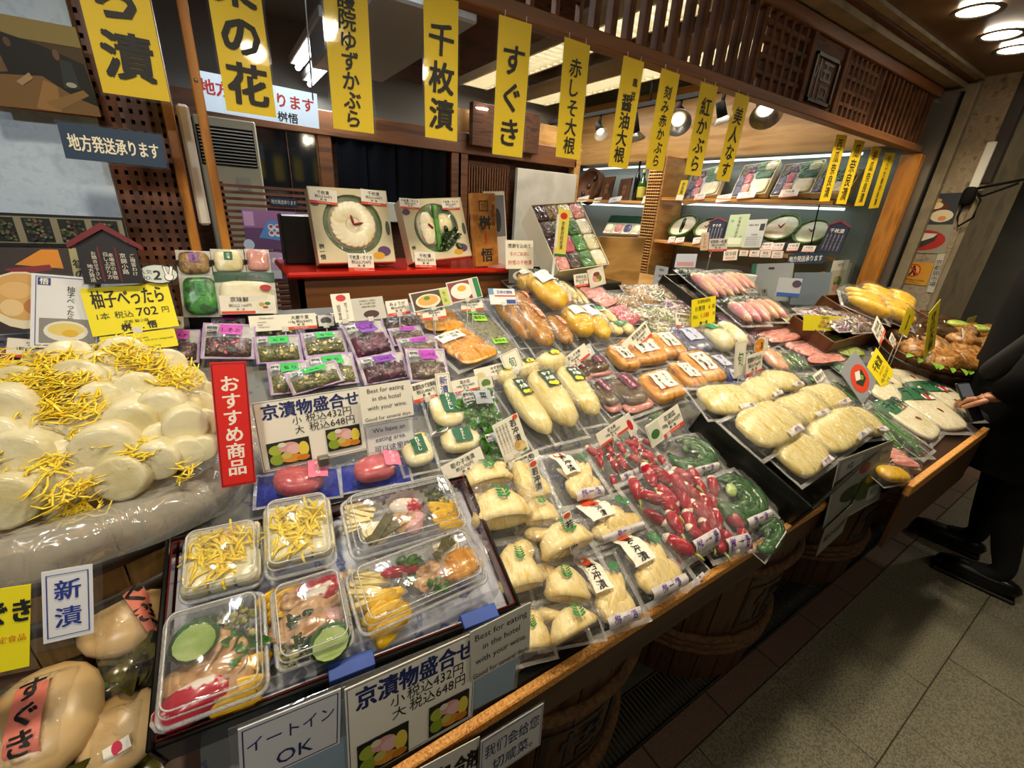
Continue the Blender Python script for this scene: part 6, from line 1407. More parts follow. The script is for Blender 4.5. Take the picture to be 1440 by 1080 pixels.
for i, (q, tx, lb, ztop, bd) in enumerate(BB):
    pts = [ony(*q[k:k + 2], 1.11) for k in range(0, 8, 2)]
    zb = (pts[2].z + pts[3].z) / 2; xl = (pts[0].x + pts[3].x) / 2; xr = (pts[1].x + pts[2].x) / 2
    zt = 1.84; w = xr - xl; H = zt - zb
    m = MX(((1, 0, 0, (xl + xr) / 2), (0, 0, -1, 1.11), (0, 1, 0, (zt + zb) / 2), (0, 0, 0, 1)))
    m = m @ T(rx=[.03, -.02, .02, .0, .03, -.02, .02, .01, -.01, .02][i], ry=[.0, .05, -.04, .03, -.05, .04, 0, .03, 0, .04][i])
    r = thing('hanging_banner', lb, 'banner', m, 'yellow hanging banners')
    MB().add(box(-w / 2 + .004, w / 2 - .004, -H / 2 + .005, H / 2, -.0008, 0), smooth=False).build('banner_sheet', YEL, r)
    MB().add(box(-w / 2, w / 2, -H / 2, H / 2, -.0014, .0016), smooth=False).build('clear_sleeve', 'laminate', r)
    n = len(tx); mb = MB(); sz = min(w * .72, H * .82 / n)
    if i < 3:   # characters sit where the photograph cuts them: fixed spacing from the lower edge
        st = [.082, .077, .0345][i]; y0 = [-.5 * H + .062, -.5 * H + .052, -.5 * H + .028][i]; sz = [.070, .070, .036][i]
        for k, c in enumerate(reversed(tx)): write(mb, c, 0, y0 + k * st, sz * 1.02, .0019, bold=bd * .8, sx=1.0, shear=.06)
    elif tx.startswith('黒豆'):
        write(mb, '黒豆', .017, .072, .022, .0019, vert=True, bold=.02, gap=1.5); write(mb, '醤油大根', -.004, -.035, .046, .0019, vert=True, bold=.02, gap=1.0)
    else: write(mb, tx, 0, -.012, sz * .98, .0019, vert=True, bold=bd * .8, gap=1.02 if n > 3 else 1.12, fit=H * .84, shear=.06)
    mb.build('lettering', INK, r)
    for s in (-.3, .3): MB().add(tube([(s * w, H / 2, 0), (s * w, H / 2 + .012, 0)], .0012, 5)).build('hanging_thread', 'clear_bag_white', r)
for i, (q, tx, lb) in enumerate((((1177, 189, 1191, 191, 1167, 283, 1152, 283), '西瓜奈良漬', 'narrow yellow strip, leftmost of the four by the orange post'), ((1204, 196, 1215, 199, 1191, 287, 1174, 287), '瓜奈良漬', 'narrow yellow strip, second of the four by the orange post'), ((1226, 206, 1239, 208, 1215, 291, 1203, 288), '胡瓜奈良漬', 'narrow yellow strip, third of the four by the orange post'), ((1245, 214, 1258, 216, 1236, 294, 1223, 291), '守口大根奈良漬', 'narrow yellow strip, rightmost against the orange post'))):
    sign('hanging_strip', 'strip', lb, q, [('t', tx, .5, .5, .9 / len(tx), INK, {'v': 1, 'fit': .9, 'b': .02})], bg=YEL, by=1.19, tilt=0, stem=False, group='narrow yellow strips', lam=.002)
# ================================================================== boards at the back left
sign('hanging_board', 'sign', 'pale glass sign board with red characters behind the second banner', (272, 102, 446, 128, 448, 178, 278, 157), [('t', '地方発送承ります', .5, .62, .42, '#a8201c', {'fit': .92, 'b': .03}), ('t', '桝悟', .72, .17, .3, INK, {'b': .03})], bg='#cfdeea', by=2.3, tilt=0, stem=False)
for q_ in (-.2, .2): hb_ = bpy.data.objects['hanging_board']; MB().add(tube([(q_, .04, 0), (q_, .9, 0)], .003, 6)).build('hanging_rod', 'steel', hb_)
sign('shipping_sign', 'sign', 'large navy sign with white brush characters under the left picture', (78, 168, 226, 192, 236, 237, 93, 222), [('t', '地方発送承ります', .5, .47, .5, '#e8dfc8', {'fit': .88, 'b': .02})], bg='#16304e', by=1.13, tilt=4, stem=False, lam=.003)
sign('shipping_sign', 'sign', 'tiny navy sign with white characters on the slatted screen by the left gift box', (379, 278, 418, 279, 418, 291, 380, 290), [('t', '地方発送承ります', .5, .5, .55, '#d8d4c8', {'fit': .9})], bg='#141c34', by=2.398, tilt=0, stem=False)
sign('shipping_sign', 'sign', 'small navy sign with white characters hanging under the lower shelf', (1108, 356, 1160, 357, 1158, 371, 1107, 371), [('t', '地方発送承ります', .5, .5, .6, '#e8e4d8', {'fit': .9, 'b': .02})], bg='#16304e', bx=3.27, yaw=-90, tilt=5, stem=False)
sign('food_poster', 'poster', 'purple food poster with blue plates on the slatted screen', (341, 295, 415, 297, 420, 350, 346, 352), [('r', 0, .55, 1, 1, '#9a6890', 'picture'), ('r', .02, .6, .2, .95, '#c89ab8', 'picture'), ('p', ((.25, .3), (.45, .75), (.98, .7), (.95, .2)), '#5a8ac0', 'picture')] + [('e', .5 + .12 * (i % 3), .42 + .16 * (i // 3), .06, .08, '#e8e4e0', 'picture') for i in range(6)] + [('e', .5 + .12 * (i % 3), .44 + .16 * (i // 3), .035, .04, '#a84858', 'picture') for i in range(6)] + [('e', .05, .12, .1, .14, '#c8d4e0', 'picture')], bg='#6a4468', by=2.398, tilt=0, stem=False)
sign('food_poster', 'poster', 'lower dark purple food poster behind the black stand', (346, 353, 420, 351, 426, 392, 352, 396), [('e', .5, .65, .35, .3, '#c8a8c0', 'picture')] + [('e', .38 + .12 * i, .66, .05, .1, '#e8e4e0', 'picture') for i in range(3)] + [('r', .3, .05, .6, .35, '#d8d0cc', 'picture')], bg='#5a3658', by=2.398, tilt=0, stem=False)
# framed picture over the white panel: a soft scene of people at a counter (plain shapes)
sign('wall_picture', 'picture', 'long dark picture of people at a wooden counter above the white wall panel', (-60, 0, 98, 44, 150, 160, -20, 152), [('r', 0, .78, 1, 1, '#8a7a48', 'picture'), ('p', ((0, .0), (0, .34), (.55, .40), (.8, .2), (1, .12), (1, 0)), '#7a5a34', 'picture'), ('p', ((0, .34), (0, .74), (.3, .82), (.62, .74), (.98, .6), (1, .12), (.8, .2), (.55, .40)), '#1c1916', 'picture'), ('p', ((.4, .02), (.55, .36), (.66, .30), (.62, 0)), '#9a7244', 'picture'), ('p', ((.5, .1), (.9, .3), (.94, .24), (.6, .02)), '#8a6a3c', 'picture'), ('p', ((.1, .36), (.16, .62), (.24, .6), (.26, .4)), '#6a5038', 'picture'), ('p', ((.72, .3), (.76, .62), (.86, .6), (.88, .3)), '#2c3634', 'picture'), ('e', .74, .66, .03, .06, '#6a503c', 'picture'), ('e', .34, .72, .03, .05, '#5a4432', 'picture'), ('e', .80, .34, .05, .03, '#a8a494', 'picture'), ('p', ((.3, .3), (.44, .42), (.46, .36), (.34, .26)), '#a88a64', 'picture')], bg='#4a3a20', by=1.19, tilt=-8, stem=False, thick=.008)
r, m, w, h = sign('photo_strip', 'picture', 'dark framed strip of four pickle photographs at the foot of the white panel', (-60, 300, 170, 303, 183, 346, -50, 348), [('r', .0, .1, .99, .92, '#8a8470', 'print')], bg='#101012', by=1.2, tilt=0, stem=False, thick=.006)
rng = random.Random(5)
for k in range(4):
    x0 = .14 + k * .215; its = [('r', x0, .14, x0 + .17, .88, '#181c18', 'photograph')]
    for _ in range(40): its.append(('e', x0 + rng.uniform(.015, .155), rng.uniform(.2, .82), .011, .04, rng.choice(['#3a4a2c', '#5a6a3a', '#6a5a4a', '#2c3a44', '#7a7a5a', '#4a2c34']), 'photograph'))
    items_to_parts(r, w, h, its, .001 + .0002 * k)
# ================================================================== cards at the upper left
sign('food_poster', 'poster', 'large glossy poster of a bamboo shoot rice bowl behind the white yuzu card', (-30, 350, 124, 347, 150, 462, -14, 470), [('r', 0, .0, 1, 1, '#2a1a1c', 'picture'), ('p', ((.3, .8), (.55, .98), (.7, .98), (.72, .75)), '#d88818', 'picture'), ('p', ((.2, .75), (.6, .8), (.62, .74), (.3, .68)), '#7a1828', 'picture'), ('e', .32, .38, .34, .34, '#e8dcc0', 'picture'), ('e', .32, .42, .30, .28, '#d8a860', 'picture'), ('e', .26, .5, .14, .1, '#e4b878', 'picture'), ('e', .4, .3, .1, .1, '#c07840', 'picture'), ('e', .2, .3, .1, .1, '#e8c890', 'picture'), ('e', .46, .58, .05, .07, '#3c7a20', 'picture'), ('r', .80, 0, 1, 1, '#a8a070', 'picture'), ('t', '筍のご飯', .87, .62, .12, INK, {'v': 1, 'fit': .6, 'b': .03}), ('r', .93, .7, .99, .9, '#1a1a14', 'picture')], bg='#2a1a1c', by=1.12, tilt=20, stem=False)
r, m, w, h = sign('house_plaque', 'plaque', 'dark house-shaped plaque with maroon roof and white vertical writing', (108, 350, 192, 346, 200, 398, 118, 400), [('r', .33, .05, .36, 1.0, '#6a1a24', 'maroon_line'), ('r', .62, .05, .65, 1.0, '#6a1a24', 'maroon_line')] + [('t', s, x, y, .62 * sz, '#e8e0d4', {'v': 1, 'fit': f}) for s, x, y, sz, f in (('京錦小路', .74, .55, .24, .85), ('ご贈答わけ', .90, .52, .2, .85), ('本場京の漬物', .54, .48, .2, .85), ('召し上がり方', .45, .5, .2, .85), ('お問合せ下さい', .26, .5, .18, .85), ('地方発送', .16, .3, .2, .6))], bg='#1c1820', by=1.10, tilt=10, stem=False, thick=.012)
MB().add(([(-w * .62, h * .46, .006), (0, h * .98, .006), (w * .62, h * .42, .006), (w * .62, h * .55, .006), (0, h * 1.16, .006), (-w * .62, h * .6, .006)] + [(-w * .62, h * .46, -.016), (0, h * .98, -.016), (w * .62, h * .42, -.016), (w * .62, h * .55, -.016), (0, h * 1.16, -.016), (-w * .62, h * .6, -.016)], [(0, 1, 4, 5), (1, 2, 3, 4), (6, 11, 10, 7), (7, 10, 9, 8), (0, 6, 7, 1), (1, 7, 8, 2), (5, 4, 10, 11), (4, 3, 9, 10), (0, 5, 11, 6), (2, 8, 9, 3)]), smooth=False).build('roof', '#6e1826', r)
MB().add(([(-w / 2, h / 2, -.001), (w / 2, h / 2, -.001), (0, h * 1.0, -.001)], [(0, 1, 2)]), smooth=False).build('gable', '#1c1820', r)
sign('product_card', 'card', 'white laminated card with blue border and thin handwriting for yuzu radish', (46, 386, 143, 390, 140, 491, 40, 488), [('f', .06, .03, .97, .97, .0012, '#3a44a0'), ('r', .09, .85, .27, .95, '#2a3a78'), ('t', '悟', .18, .90, .09, WHT, {'b': .03}), ('t', '京都', .82, .92, .07, '#8a8a90', {}), ('t', '柚子べったら', .56, .61, .085, INK, {'v': 1, 'g': .95}), ('r', .12, .07, .92, .40, '#8a8784', 'picture'), ('e', .5, .23, .32, .14, '#e6e2d6', 'picture'), ('e', .5, .25, .26, .09, '#e4cc70', 'picture'), ('e', .56, .2, .12, .05, '#e0b428', 'picture')], bg='#e6e6ea', h=.05, tilt=26, lam=.004)
r, m, w, h = sign('price_card', 'price card', 'bright yellow laminated price card reading 702 yen above the radish heap', (110, 406, 236, 397, 251, 458, 132, 474), [('t', '柚子べったら', .5, .74, .40, INK, {'fit': .82, 'b': .02}), ('t', '1本', .17, .39, .16, INK, {}), ('t', '税込', .40, .39, .16, INK, {}), ('t', '702', .67, .41, .25, INK, {'b': .01}), ('t', '円', .89, .40, .15, INK, {}), ('t', '京都 錦小路', .52, .22, .08, INK, {}), ('t', '桝 … 悟', .54, .11, .17, INK, {'b': .04})], bg='#f0e010', h=.075, tilt=26, lam=.005, yaw=0)
sign('info_card', 'card', 'lower yellow card with small printed lines under the 702 yen card', (138, 474, 246, 462, 250, 486, 148, 500), [('t', 'Yuzu Bettara', .30, .86, .15, INK, {}), ('t', 'Pickled Japanese radish', .42, .70, .14, INK, {}), ('t', 'Best before 10 days, needs to be refrigerated', .56, .54, .14, INK, {'fit': .86}), ('t', '白萝卜腌菜', .28, .33, .16, INK, {'b': .02}), ('t', '保存期限十天 需冷藏保存', .5, .14, .15, INK, {'fit': .8})], bg='#ecdc10', h=.05, tilt=26)
r, m, w, h = sign('rank_card', 'card', 'oval silver sticker card reading number 2 with a hand making a V', (193, 371, 250, 371, 252, 400, 194, 400), [('e', .5, .5, .49, .46, INK), ('e', .5, .5, .47, .43, '#c8d0cc'), ('t', '人気', .20, .58, .24, INK, {}), ('t', 'NO.', .20, .30, .24, INK, {'b': .02}), ('t', '2', .47, .45, .62, INK, {'b': .04}), ('e', .76, .36, .12, .20, INK, 'hand_sign'), ('e', .76, .37, .10, .165, '#eceae4', 'hand_sign'), ('p', ((.66, .48), (.60, .88), (.68, .92), (.74, .52)), INK, 'hand_sign'), ('p', ((.75, .50), (.80, .92), (.88, .88), (.84, .46)), INK, 'hand_sign'), ('p', ((.675, .48), (.625, .86), (.67, .88), (.73, .52)), '#eceae4', 'hand_sign'), ('p', ((.765, .50), (.81, .89), (.865, .86), (.825, .46)), '#eceae4', 'hand_sign')], bg='laminate', h=.14, tilt=26, stem=False)
# ================================================================== boards by the tray
sign('recommendation_sign', 'sign', 'tall red sign with five white hiragana and kanji beside the radish tub', (292, 511, 346, 507, 360, 680, 314, 685), [('f', .03, .012, .97, .988, .0008, '#2a1a3a'), ('r', .0, .0, 1, 1, '#d0170f', 'red_print') if 0 else ('r', .06, .02, .94, .98, '#d81c10', 'red_print'), ('t', 'おすすめ商品', .5, .49, .135, '#f4e6d8', {'v': 1, 'fit': .84, 'b': .03})], bg='#d81c10', by=.70, tilt=14, stem=False, lam=.004)
mkfood = lambda x0, y0, x1, y1, s: [('r', x0, y0, x1, y1, '#1c1c18', 'photograph')] + [('e', x0 + (x1 - x0) * a, y0 + (y1 - y0) * b, (x1 - x0) * rx, (y1 - y0) * ry, c, 'photograph') for a, b, rx, ry, c in ((.2, .3, .17, .22, '#8aa02c'), (.2, .68, .17, .2, '#a8b440'), (.5, .72, .24, .2, '#dca0a0'), (.62, .6, .18, .2, '#e8b8b4'), (.84, .55, .13, .3, '#e4cc4c'), (.55, .25, .24, .16, '#d8922c'), (.8, .2, .16, .12, '#c87a1c'), (.42, .4, .12, .14, '#c8b860'), (.35, .85, .1, .1, '#e0d8c0'))]
ctext = [('t', '京漬物盛合せ', .52, .84, .23, NAVY, {'fit': .9, 'b': .035}), ('t', '小', .36, .66, .13, INK, {}), ('t', '大', .37, .52, .13, INK, {}), ('t', '税込432円', .66, .67, .145, INK, {'fit': .46}), ('t', '税込648円', .68, .53, .145, INK, {'fit': .46})]
sign('price_board', 'price board', 'white price board for assorted pickles behind the tray, 432 and 648 yen', (351, 567, 505, 545, 519, 634, 372, 662), [('f', .01, .02, .99, .99, .0007, NAVY)] + ctext + mkfood(.06, .04, .44, .40, 1) + mkfood(.60, .10, .94, .44, 1), by=.74, tilt=14, stem=False, lam=.004)
sign('eating_card', 'card', 'white card reading best for eating, right of the upper price board', (504, 545, 576, 534, 583, 584, 510, 596), [('t', 'Best for eating', .5, .86, .17, INK, {'fit': .84}), ('t', 'in the hotel', .5, .64, .17, INK, {'fit': .62}), ('t', 'with your wine.', .5, .40, .17, INK, {'fit': .84}), ('t', 'Good for several days.', .5, .10, .14, INK, {'fit': .95})], by=.735, tilt=14, stem=False, lam=.002)
sign('eating_area_card', 'card', 'white card with blue writing about the eating area, below the best for eating card', (512, 600, 581, 587, 584, 628, 518, 642), [('f', .01, .02, .99, .98, .0006, NAVY), ('t', 'We have an', .48, .80, .22, NAVY, {'fit': .8}), ('t', 'eating area.', .50, .50, .22, NAVY, {'fit': .84}), ('t', '可以这里吃', .52, .17, .24, NAVY, {'fit': .88})], by=.735, tilt=14, stem=False, bg='#dcdcda', lam=.002)
cl = thing('board_clip', 'clear plastic clip stand holding the upper price board', 'clip', MX.Translation(P(460, 690, 0)))
bxm('clip_body', 'clear_plastic', -.008, .008, -.004, .004, -.01, .075, parent=cl, b=.002); bxm('clip_jaw', 'steel', -.009, .009, -.007, .007, .055, .072, parent=cl, b=.002)
# front cluster
FY = .308; ft = 6
r0, m0, w0, h0 = sign('front_board', 'board', 'clear acrylic board with a pale blue panel carrying the cards in front of the tray', (323, 1020, 726, 866, 735, 985, 330, 1140), [('r', .02, .02, .98, .86, '#8fa4b4', 'pale_blue_panel')], bg='clear_plastic', by=FY + .003, tilt=ft, stem=False)
sign('eat_in_card', 'card', 'white card with navy katakana and OK at the bottom of the photo', (332, 1028, 476, 970, 481, 1048, 341, 1104), [('f', .03, .04, .97, .96, .0009, NAVY), ('t', 'イートイン', .5, .66, .26, NAVY, {'fit': .86}), ('t', 'OK', .52, .26, .32, NAVY, {})], bg='#d4d4d6', by=FY - .004, tilt=ft, stem=False, lam=.003)
sign('price_board', 'price board', 'front white price board for assorted pickles under the tray rim', (484, 968, 658, 896, 674, 1010, 492, 1094), [('f', .01, .02, .99, .99, .0008, NAVY)] + ctext + mkfood(.06, .02, .44, .38, 1) + mkfood(.60, .06, .95, .40, 1), by=FY - .006, tilt=ft, stem=False, lam=.003)
sign('eating_card', 'card', 'white card reading best for eating at the front right of the tray', (660, 889, 742, 851, 748, 916, 664, 955), [('t', 'Best for eating', .5, .84, .17, INK, {'fit': .86}), ('t', 'in the hotel', .5, .62, .17, INK, {'fit': .62}), ('t', 'with your wine.', .5, .38, .17, INK, {'fit': .86}), ('t', 'Good for several days.', .5, .10, .14, INK, {'fit': .95})], bg='#c8c6be', by=FY - .008, tilt=ft, stem=False, lam=.002)
sign('cut_card', 'card', 'white card with navy Chinese writing at the bottom below the eating card', (672, 1040, 757, 1000, 764, 1050, 680, 1094), [('f', .02, .03, .98, .97, .0007, NAVY), ('t', '我们会给您', .5, .68, .30, NAVY, {'fit': .88}), ('t', '切咸菜。', .52, .28, .30, NAVY, {'fit': .66})], bg='#c4c6ca', by=FY - .02, tilt=ft, stem=False, lam=.003)
sign('preservative_card', 'card', 'white card cut by the bottom photo edge between the price board and Chinese card', (560, 1092, 664, 1048, 672, 1110, 570, 1150), [('t', '無添加 合剤', .55, .62, .4, INK, {'fit': .9, 'b': .04})], bg='#d4d2cc', by=FY - .012, tilt=ft, stem=False)
sign('price_card', 'price card', 'yellow laminated card with a black hiragana at the lower left photo edge', (-70, 842, 50, 818, 34, 935, -86, 968), [('t', 'すぐき', .60, .70, .30, INK, {'fit': .8, 'b': .05}), ('t', '京都府認定食品', .55, .38, .09, '#c87018', {'fit': .8})], bg='#f0e010', by=.53, tilt=18, stem=False, lam=.005)
sign('new_pickle_card', 'card', 'white card with two blue brush characters beside the yellow card at lower left', (70, 806, 140, 790, 121, 886, 50, 914), [('f', .08, .06, .92, .94, .0009, '#2a3a90'), ('t', '新', .5, .70, .30, '#22348c', {'b': .02, 'sx': .95}), ('t', '漬', .5, .32, .30, '#22348c', {'b': .02, 'sx': .95})], bg='#e2e2e4', by=.535, tilt=18, stem=False, lam=.008)
# ================================================================== price tags on the slope
def ptag(q, label, title, price, h=.03, tilt=24, pic=None, name='price_tag', px0=0, yaw=0):
    its = tagitems(title, price, px0=px0)
    if pic: its += pic
    return sign(name, 'price tag', label, q, its, h=h, tilt=tilt, lam=.002, yaw=yaw)
def plate(cx, cy, rx, ry, c): return [('e', cx, cy, rx, ry, '#cfc8ba', 'picture'), ('e', cx, cy, rx * .62, ry * .62, c, 'picture')]
ptag((12, 476, 92, 480, 90, 506, 6, 502), 'white price tag half hidden by the white yuzu card at the left photo edge', 'つぼ漬', '180g 税込432円')
ptag((206, 446, 258, 443, 258, 462, 204, 464), 'white tag with a dark pickle picture just right of the yellow price card', '京ぶぶ漬', '税込540円', pic=[('r', .48, .05, .98, .95, '#d4d0c8', 'picture'), ('e', .73, .5, .2, .3, '#3a2a2c', 'picture')], h=.02)
ptag((350, 447, 443, 438, 446, 460, 352, 468), 'wide white price tag reading 540 yen with English text on its left half', '大原千里', '110g 税込540円', px0=.5, pic=[('r', 0, 0, .5, .17, CARD), ('t', 'Ohara senri', .25, .82, .17, INK, {'fit': .4}), ('t', 'cucumber', .18, .58, .13, INK, {}), ('t', 'ginger', .15, .42, .13, INK, {}), ('t', 'refrigerated', .2, .26, .13, INK, {})])
ptag((447, 444, 468, 443, 470, 458, 448, 459), 'small photo tag of a grey pickle right of the wide 540 yen tag', '', '', pic=[('r', 0, 0, 1, 1, '#d8d6d0', 'picture'), ('e', .5, .5, .36, .34, '#4a4a50', 'picture')], h=.02)
sign('brand_card', 'card', 'cream card with a red sun and black vertical writing above the purple pickles', (464, 414, 490, 412, 500, 452, 472, 453), [('e', .5, .84, .26, .12, '#c8303c'), ('t', '京ブランド', .68, .36, .14, INK, {'v': 1, 'fit': .62}), ('t', '認定食品', .30, .34, .15, INK, {'v': 1, 'fit': .54})], h=.05, tilt=24)
sign('info_card', 'card', 'silvery information card with a dark pickle picture beside the red sun card', (490, 420, 538, 417, 544, 448, 500, 451), [('t', '京漬物のしば漬は', .5, .85, .09, INK, {'fit': .8}), ('t', '赤しその葉で漬け', .5, .72, .09, INK, {'fit': .8}), ('t', '大原の里の名産', .5, .59, .09, INK, {'fit': .8}), ('e', .55, .25, .24, .17, '#4a2a30', 'picture')], bg='#c8c4ba', h=.05, tilt=24)
ptag((480, 449, 524, 446, 528, 461, 484, 465), 'white price tag reading 594 yen half hidden under the red sun card', '生しば漬', '税込594円', h=.03)
ptag((542, 424, 573, 420, 577, 440, 546, 446), 'white price tag reading 432 yen right of the information card', 'みょうが', '税込432円', h=.045)
sign('picture_card', 'picture card', 'photo card of a rice bowl with a green leaf above the 864 yen tag', (573, 409, 627, 408, 640, 433, 582, 434), [('r', .04, .06, .76, .94, '#54402c', 'picture'), ('e', .42, .45, .32, .36, '#e8dcc0', 'picture'), ('e', .42, .48, .26, .26, '#dca85c', 'picture'), ('e', .40, .6, .08, .1, '#5a8a24', 'picture'), ('r', .76, .06, .97, .94, '#c4cc6c', 'picture'), ('t', '筍ご飯', .86, .5, .2, INK, {'v': 1, 'fit': .8})], bg='#d8dce0', h=.075, tilt=24)
ptag((592, 432, 624, 431, 630, 448, 595, 449), 'white price tag reading 864 yen under the rice bowl photo card', '筍のご飯の素', '税込864円', h=.05)
sign('picture_card', 'picture card', 'photo card of a white dish with a green stripe, near the wooden plaque', (624, 394, 669, 394, 683, 421, 636, 422), [('r', .03, .06, .80, .94, '#8a3a34', 'picture'), ('e', .4, .48, .34, .38, '#e8e4dc', 'picture'), ('e', .42, .6, .14, .14, '#e0a830', 'picture'), ('r', .82, .04, .97, .96, '#1c7a44', 'picture'), ('r', .68, .06, .8, .94, '#d8d0c4', 'picture')], bg='#d4d4cc', h=.08, tilt=24)
ptag((646, 421, 677, 421, 681, 436, 650, 437), 'white price tag reading 1,080 yen under the white dish photo card', 'ちりめん山椒', '税込1,080円', h=.05)
sign('banner_card', 'card', 'blue and white card lying aslant above the brown daikon pouches', (686, 407, 722, 405, 728, 432, 690, 424), [('r', 0, .62, .18, 1, '#6a94c4', 'picture'), ('r', .2, .50, 1, .58, '#c84848'), ('t', '日本の漬物', .6, .78, .22, '#3a4a8c', {'fit': .66, 'b': .02}), ('r', .62, .05, .98, .3, '#2c4a94', 'picture')], bg='#dfe0e2', h=.06, tilt=30)
ptag((773, 413, 802, 413, 805, 426, 775, 427), 'white price tag on the cream daikon pouches at the top', '味大根', '税込540円', h=.03)
ptag((748, 401, 775, 402, 777, 411, 750, 410), 'white tag at the very top behind the yellow radish', 'かつを大根', '税込648円', h=.045)
ptag((667, 520, 716, 507, 720, 523, 670, 541), 'white price tag reading 648 yen with a plate picture, behind the yuzu daikon', 'ゆず割大根', '1本 税込648円', px0=.3, pic=[('r', 0, 0, .3, .17, CARD)] + plate(.13, .4, .14, .3, '#d8c46c'))
sign('season_card', 'card', 'white card with one green character, behind the left yuzu daikon pouches', (702, 499, 726, 490, 739, 518, 714, 530), [('f', .06, .04, .94, .96, .0006, INK), ('t', '旬', .5, .5, .5, '#1c6a34', {'sx': .75})], h=.04, tilt=24, lam=.002)
ptag((577, 540, 613, 532, 620, 555, 582, 570), 'white price tag reading 486 yen right of the best for eating card', '聖護院(ゆず皮風味)', '税込486円')
sign('new_pickle_card', 'card', 'white card with two blue brush characters between the 486 and 540 yen tags', (611, 525, 631, 524, 637, 557, 617, 560), [('f', .08, .05, .92, .95, .0005, INK), ('t', '新漬', .5, .5, .36, '#22348c', {'v': 1, 'fit': .8, 'b': .01})], h=.035, tilt=24, lam=.0015)
ptag((633, 535, 670, 530, 677, 549, 637, 553), 'white price tag reading 540 yen above the flowering greens', '菜の花', '100g 税込540円')
ptag((671, 532, 690, 530, 695, 545, 676, 548), 'small photo tag of green flowers right of the 540 yen tag', '', '', pic=[('r', 0, 0, 1, 1, '#d8d4c8', 'picture'), ('e', .5, .5, .34, .34, '#5a7a30', 'picture')], h=.03)
ptag((617, 652, 673, 635, 690, 657, 629, 677), 'big white price tag reading 702 yen in front of the green-label turnips', '筍の子浅漬', '税込702円', h=.04)
sign('handwritten_note', 'note', 'white paper note with brush title and a drawing below the yuzu daikon', (688, 597, 722, 588, 752, 632, 712, 645), [('t', '若冲漬', .72, .62, .20, INK, {'v': 1, 'fit': .6, 'b': .02}), ('e', .86, .94, .1, .06, '#d8502c')] + [('t', '京都の筍を若芽のうちに', .10 + i * .12, .55, .07, INK, {'v': 1, 'fit': .72}) for i in range(4)] + [('e', .72, .22, .2, .12, '#d8b878', 'picture'), ('e', .62, .28, .1, .1, '#c8a058', 'picture'), ('e', .8, .16, .12, .08, '#e0c890', 'picture'), ('e', .84, .08, .08, .03, '#5a8a34', 'picture')], h=.03, tilt=20)
sign('name_strip', 'strip', 'white name strip under the handwritten paper note', (714, 648, 756, 634, 760, 643, 717, 658), [('t', '若冲漬(筍)', .5, .5, .7, INK, {'fit': .9, 'b': .03})], h=.025, tilt=24)
sign('narrow_strip', 'strip', 'narrow paper strip with brush writing standing in the bamboo shoot heap', (738, 652, 754, 648, 766, 690, 758, 694), [('e', .5, .92, .4, .08, '#d8502c'), ('t', '若冲漬', .5, .45, .24, INK, {'v': 1, 'fit': .75, 'b': .02})], h=.035, tilt=18)
sign('narrow_strip', 'strip', 'paper strip with brush writing left of the second sliced bamboo pouch', (781, 728, 797, 726, 820, 768, 812, 771), [('e', .5, .93, .4, .06, '#d8502c'), ('t', '若冲漬', .5, .45, .24, INK, {'v': 1, 'fit': .75, 'b': .02})], h=.035, tilt=18)
ptag((835, 607, 878, 590, 886, 606, 845, 625), 'white price tag reading 432 yen above the radishes', '紅大根', '100g 税込432円', h=.035)
ptag((868, 593, 884, 587, 899, 602, 890, 608), 'small photo tag of a red radish right of the radish price tag', '', '', pic=[('r', 0, 0, 1, 1, '#e0dcd0', 'picture'), ('e', .5, .5, .24, .3, '#c81c24', 'picture')], h=.03)
ptag((904, 595, 952, 576, 967, 602, 916, 620), 'white price tag reading 432 yen with a cucumber picture', '花胡瓜', '100g 税込432円', px0=.36, pic=[('r', 0, 0, .36, .17, CARD), ('r', .02, .06, .34, .94, '#d0d4c4', 'picture'), ('e', .18, .45, .12, .2, '#3c6a2c', 'picture')], h=.035)
ptag((782, 504, 824, 489, 832, 504, 797, 517), 'white price tag left of the dish photo tag, over the shiso daikon', '赤しそ大根', '税込486円', h=.035)
ptag((810, 493, 830, 487, 838, 499, 822, 505), 'small photo tag of a dish over the shiso daikon', '', '', pic=[('r', 0, 0, 1, 1, '#ccd4d8', 'picture'), ('e', .5, .5, .36, .3, '#eeeae0', 'picture'), ('e', .5, .52, .18, .14, '#8a5a44', 'picture')], h=.035)
ptag((868, 478, 909, 463, 922, 478, 884, 491), 'white price tag with a salmon-coloured picture above the amber daikon', '黒豆醤油大根漬', '税込486円', px0=.3, pic=[('r', 0, 0, .3, .17, CARD), ('r', .05, .2, .28, .75, '#e8e0d0', 'picture'), ('e', .165, .45, .09, .2, '#d88a5c', 'picture')], h=.04)
ptag((951, 441, 971, 440, 971, 460, 950, 462), 'white price tag reading 324 yen left of the yellow 1,188 yen card', '京漬物昆布', '税込324円', h=.02)
sign('price_card', 'price card', 'upright yellow price card reading 1,188 yen among the mixed pickles', (972, 420, 1006, 418, 1006, 455, 973, 459), [('t', '京漬物(個売)', .5, .88, .14, INK, {'fit': .8}), ('t', 'お買得', .34, .64, .2, INK, {'fit': .56}), ('t', '4', .72, .64, .22, RED, {'b': .02}), ('t', '袋', .90, .64, .18, INK, {}), ('t', '税込', .16, .36, .14, INK, {}), ('t', '1,188', .55, .38, .24, RED, {'fit': .6}), ('t', '円', .92, .36, .14, INK, {}), ('t', '桝 一 悟', .5, .10, .13, INK, {'b': .04}), ('f', .02, .02, .98, .98, .0005, '#a89a10')], bg='#ecd812', h=.03, tilt=10)
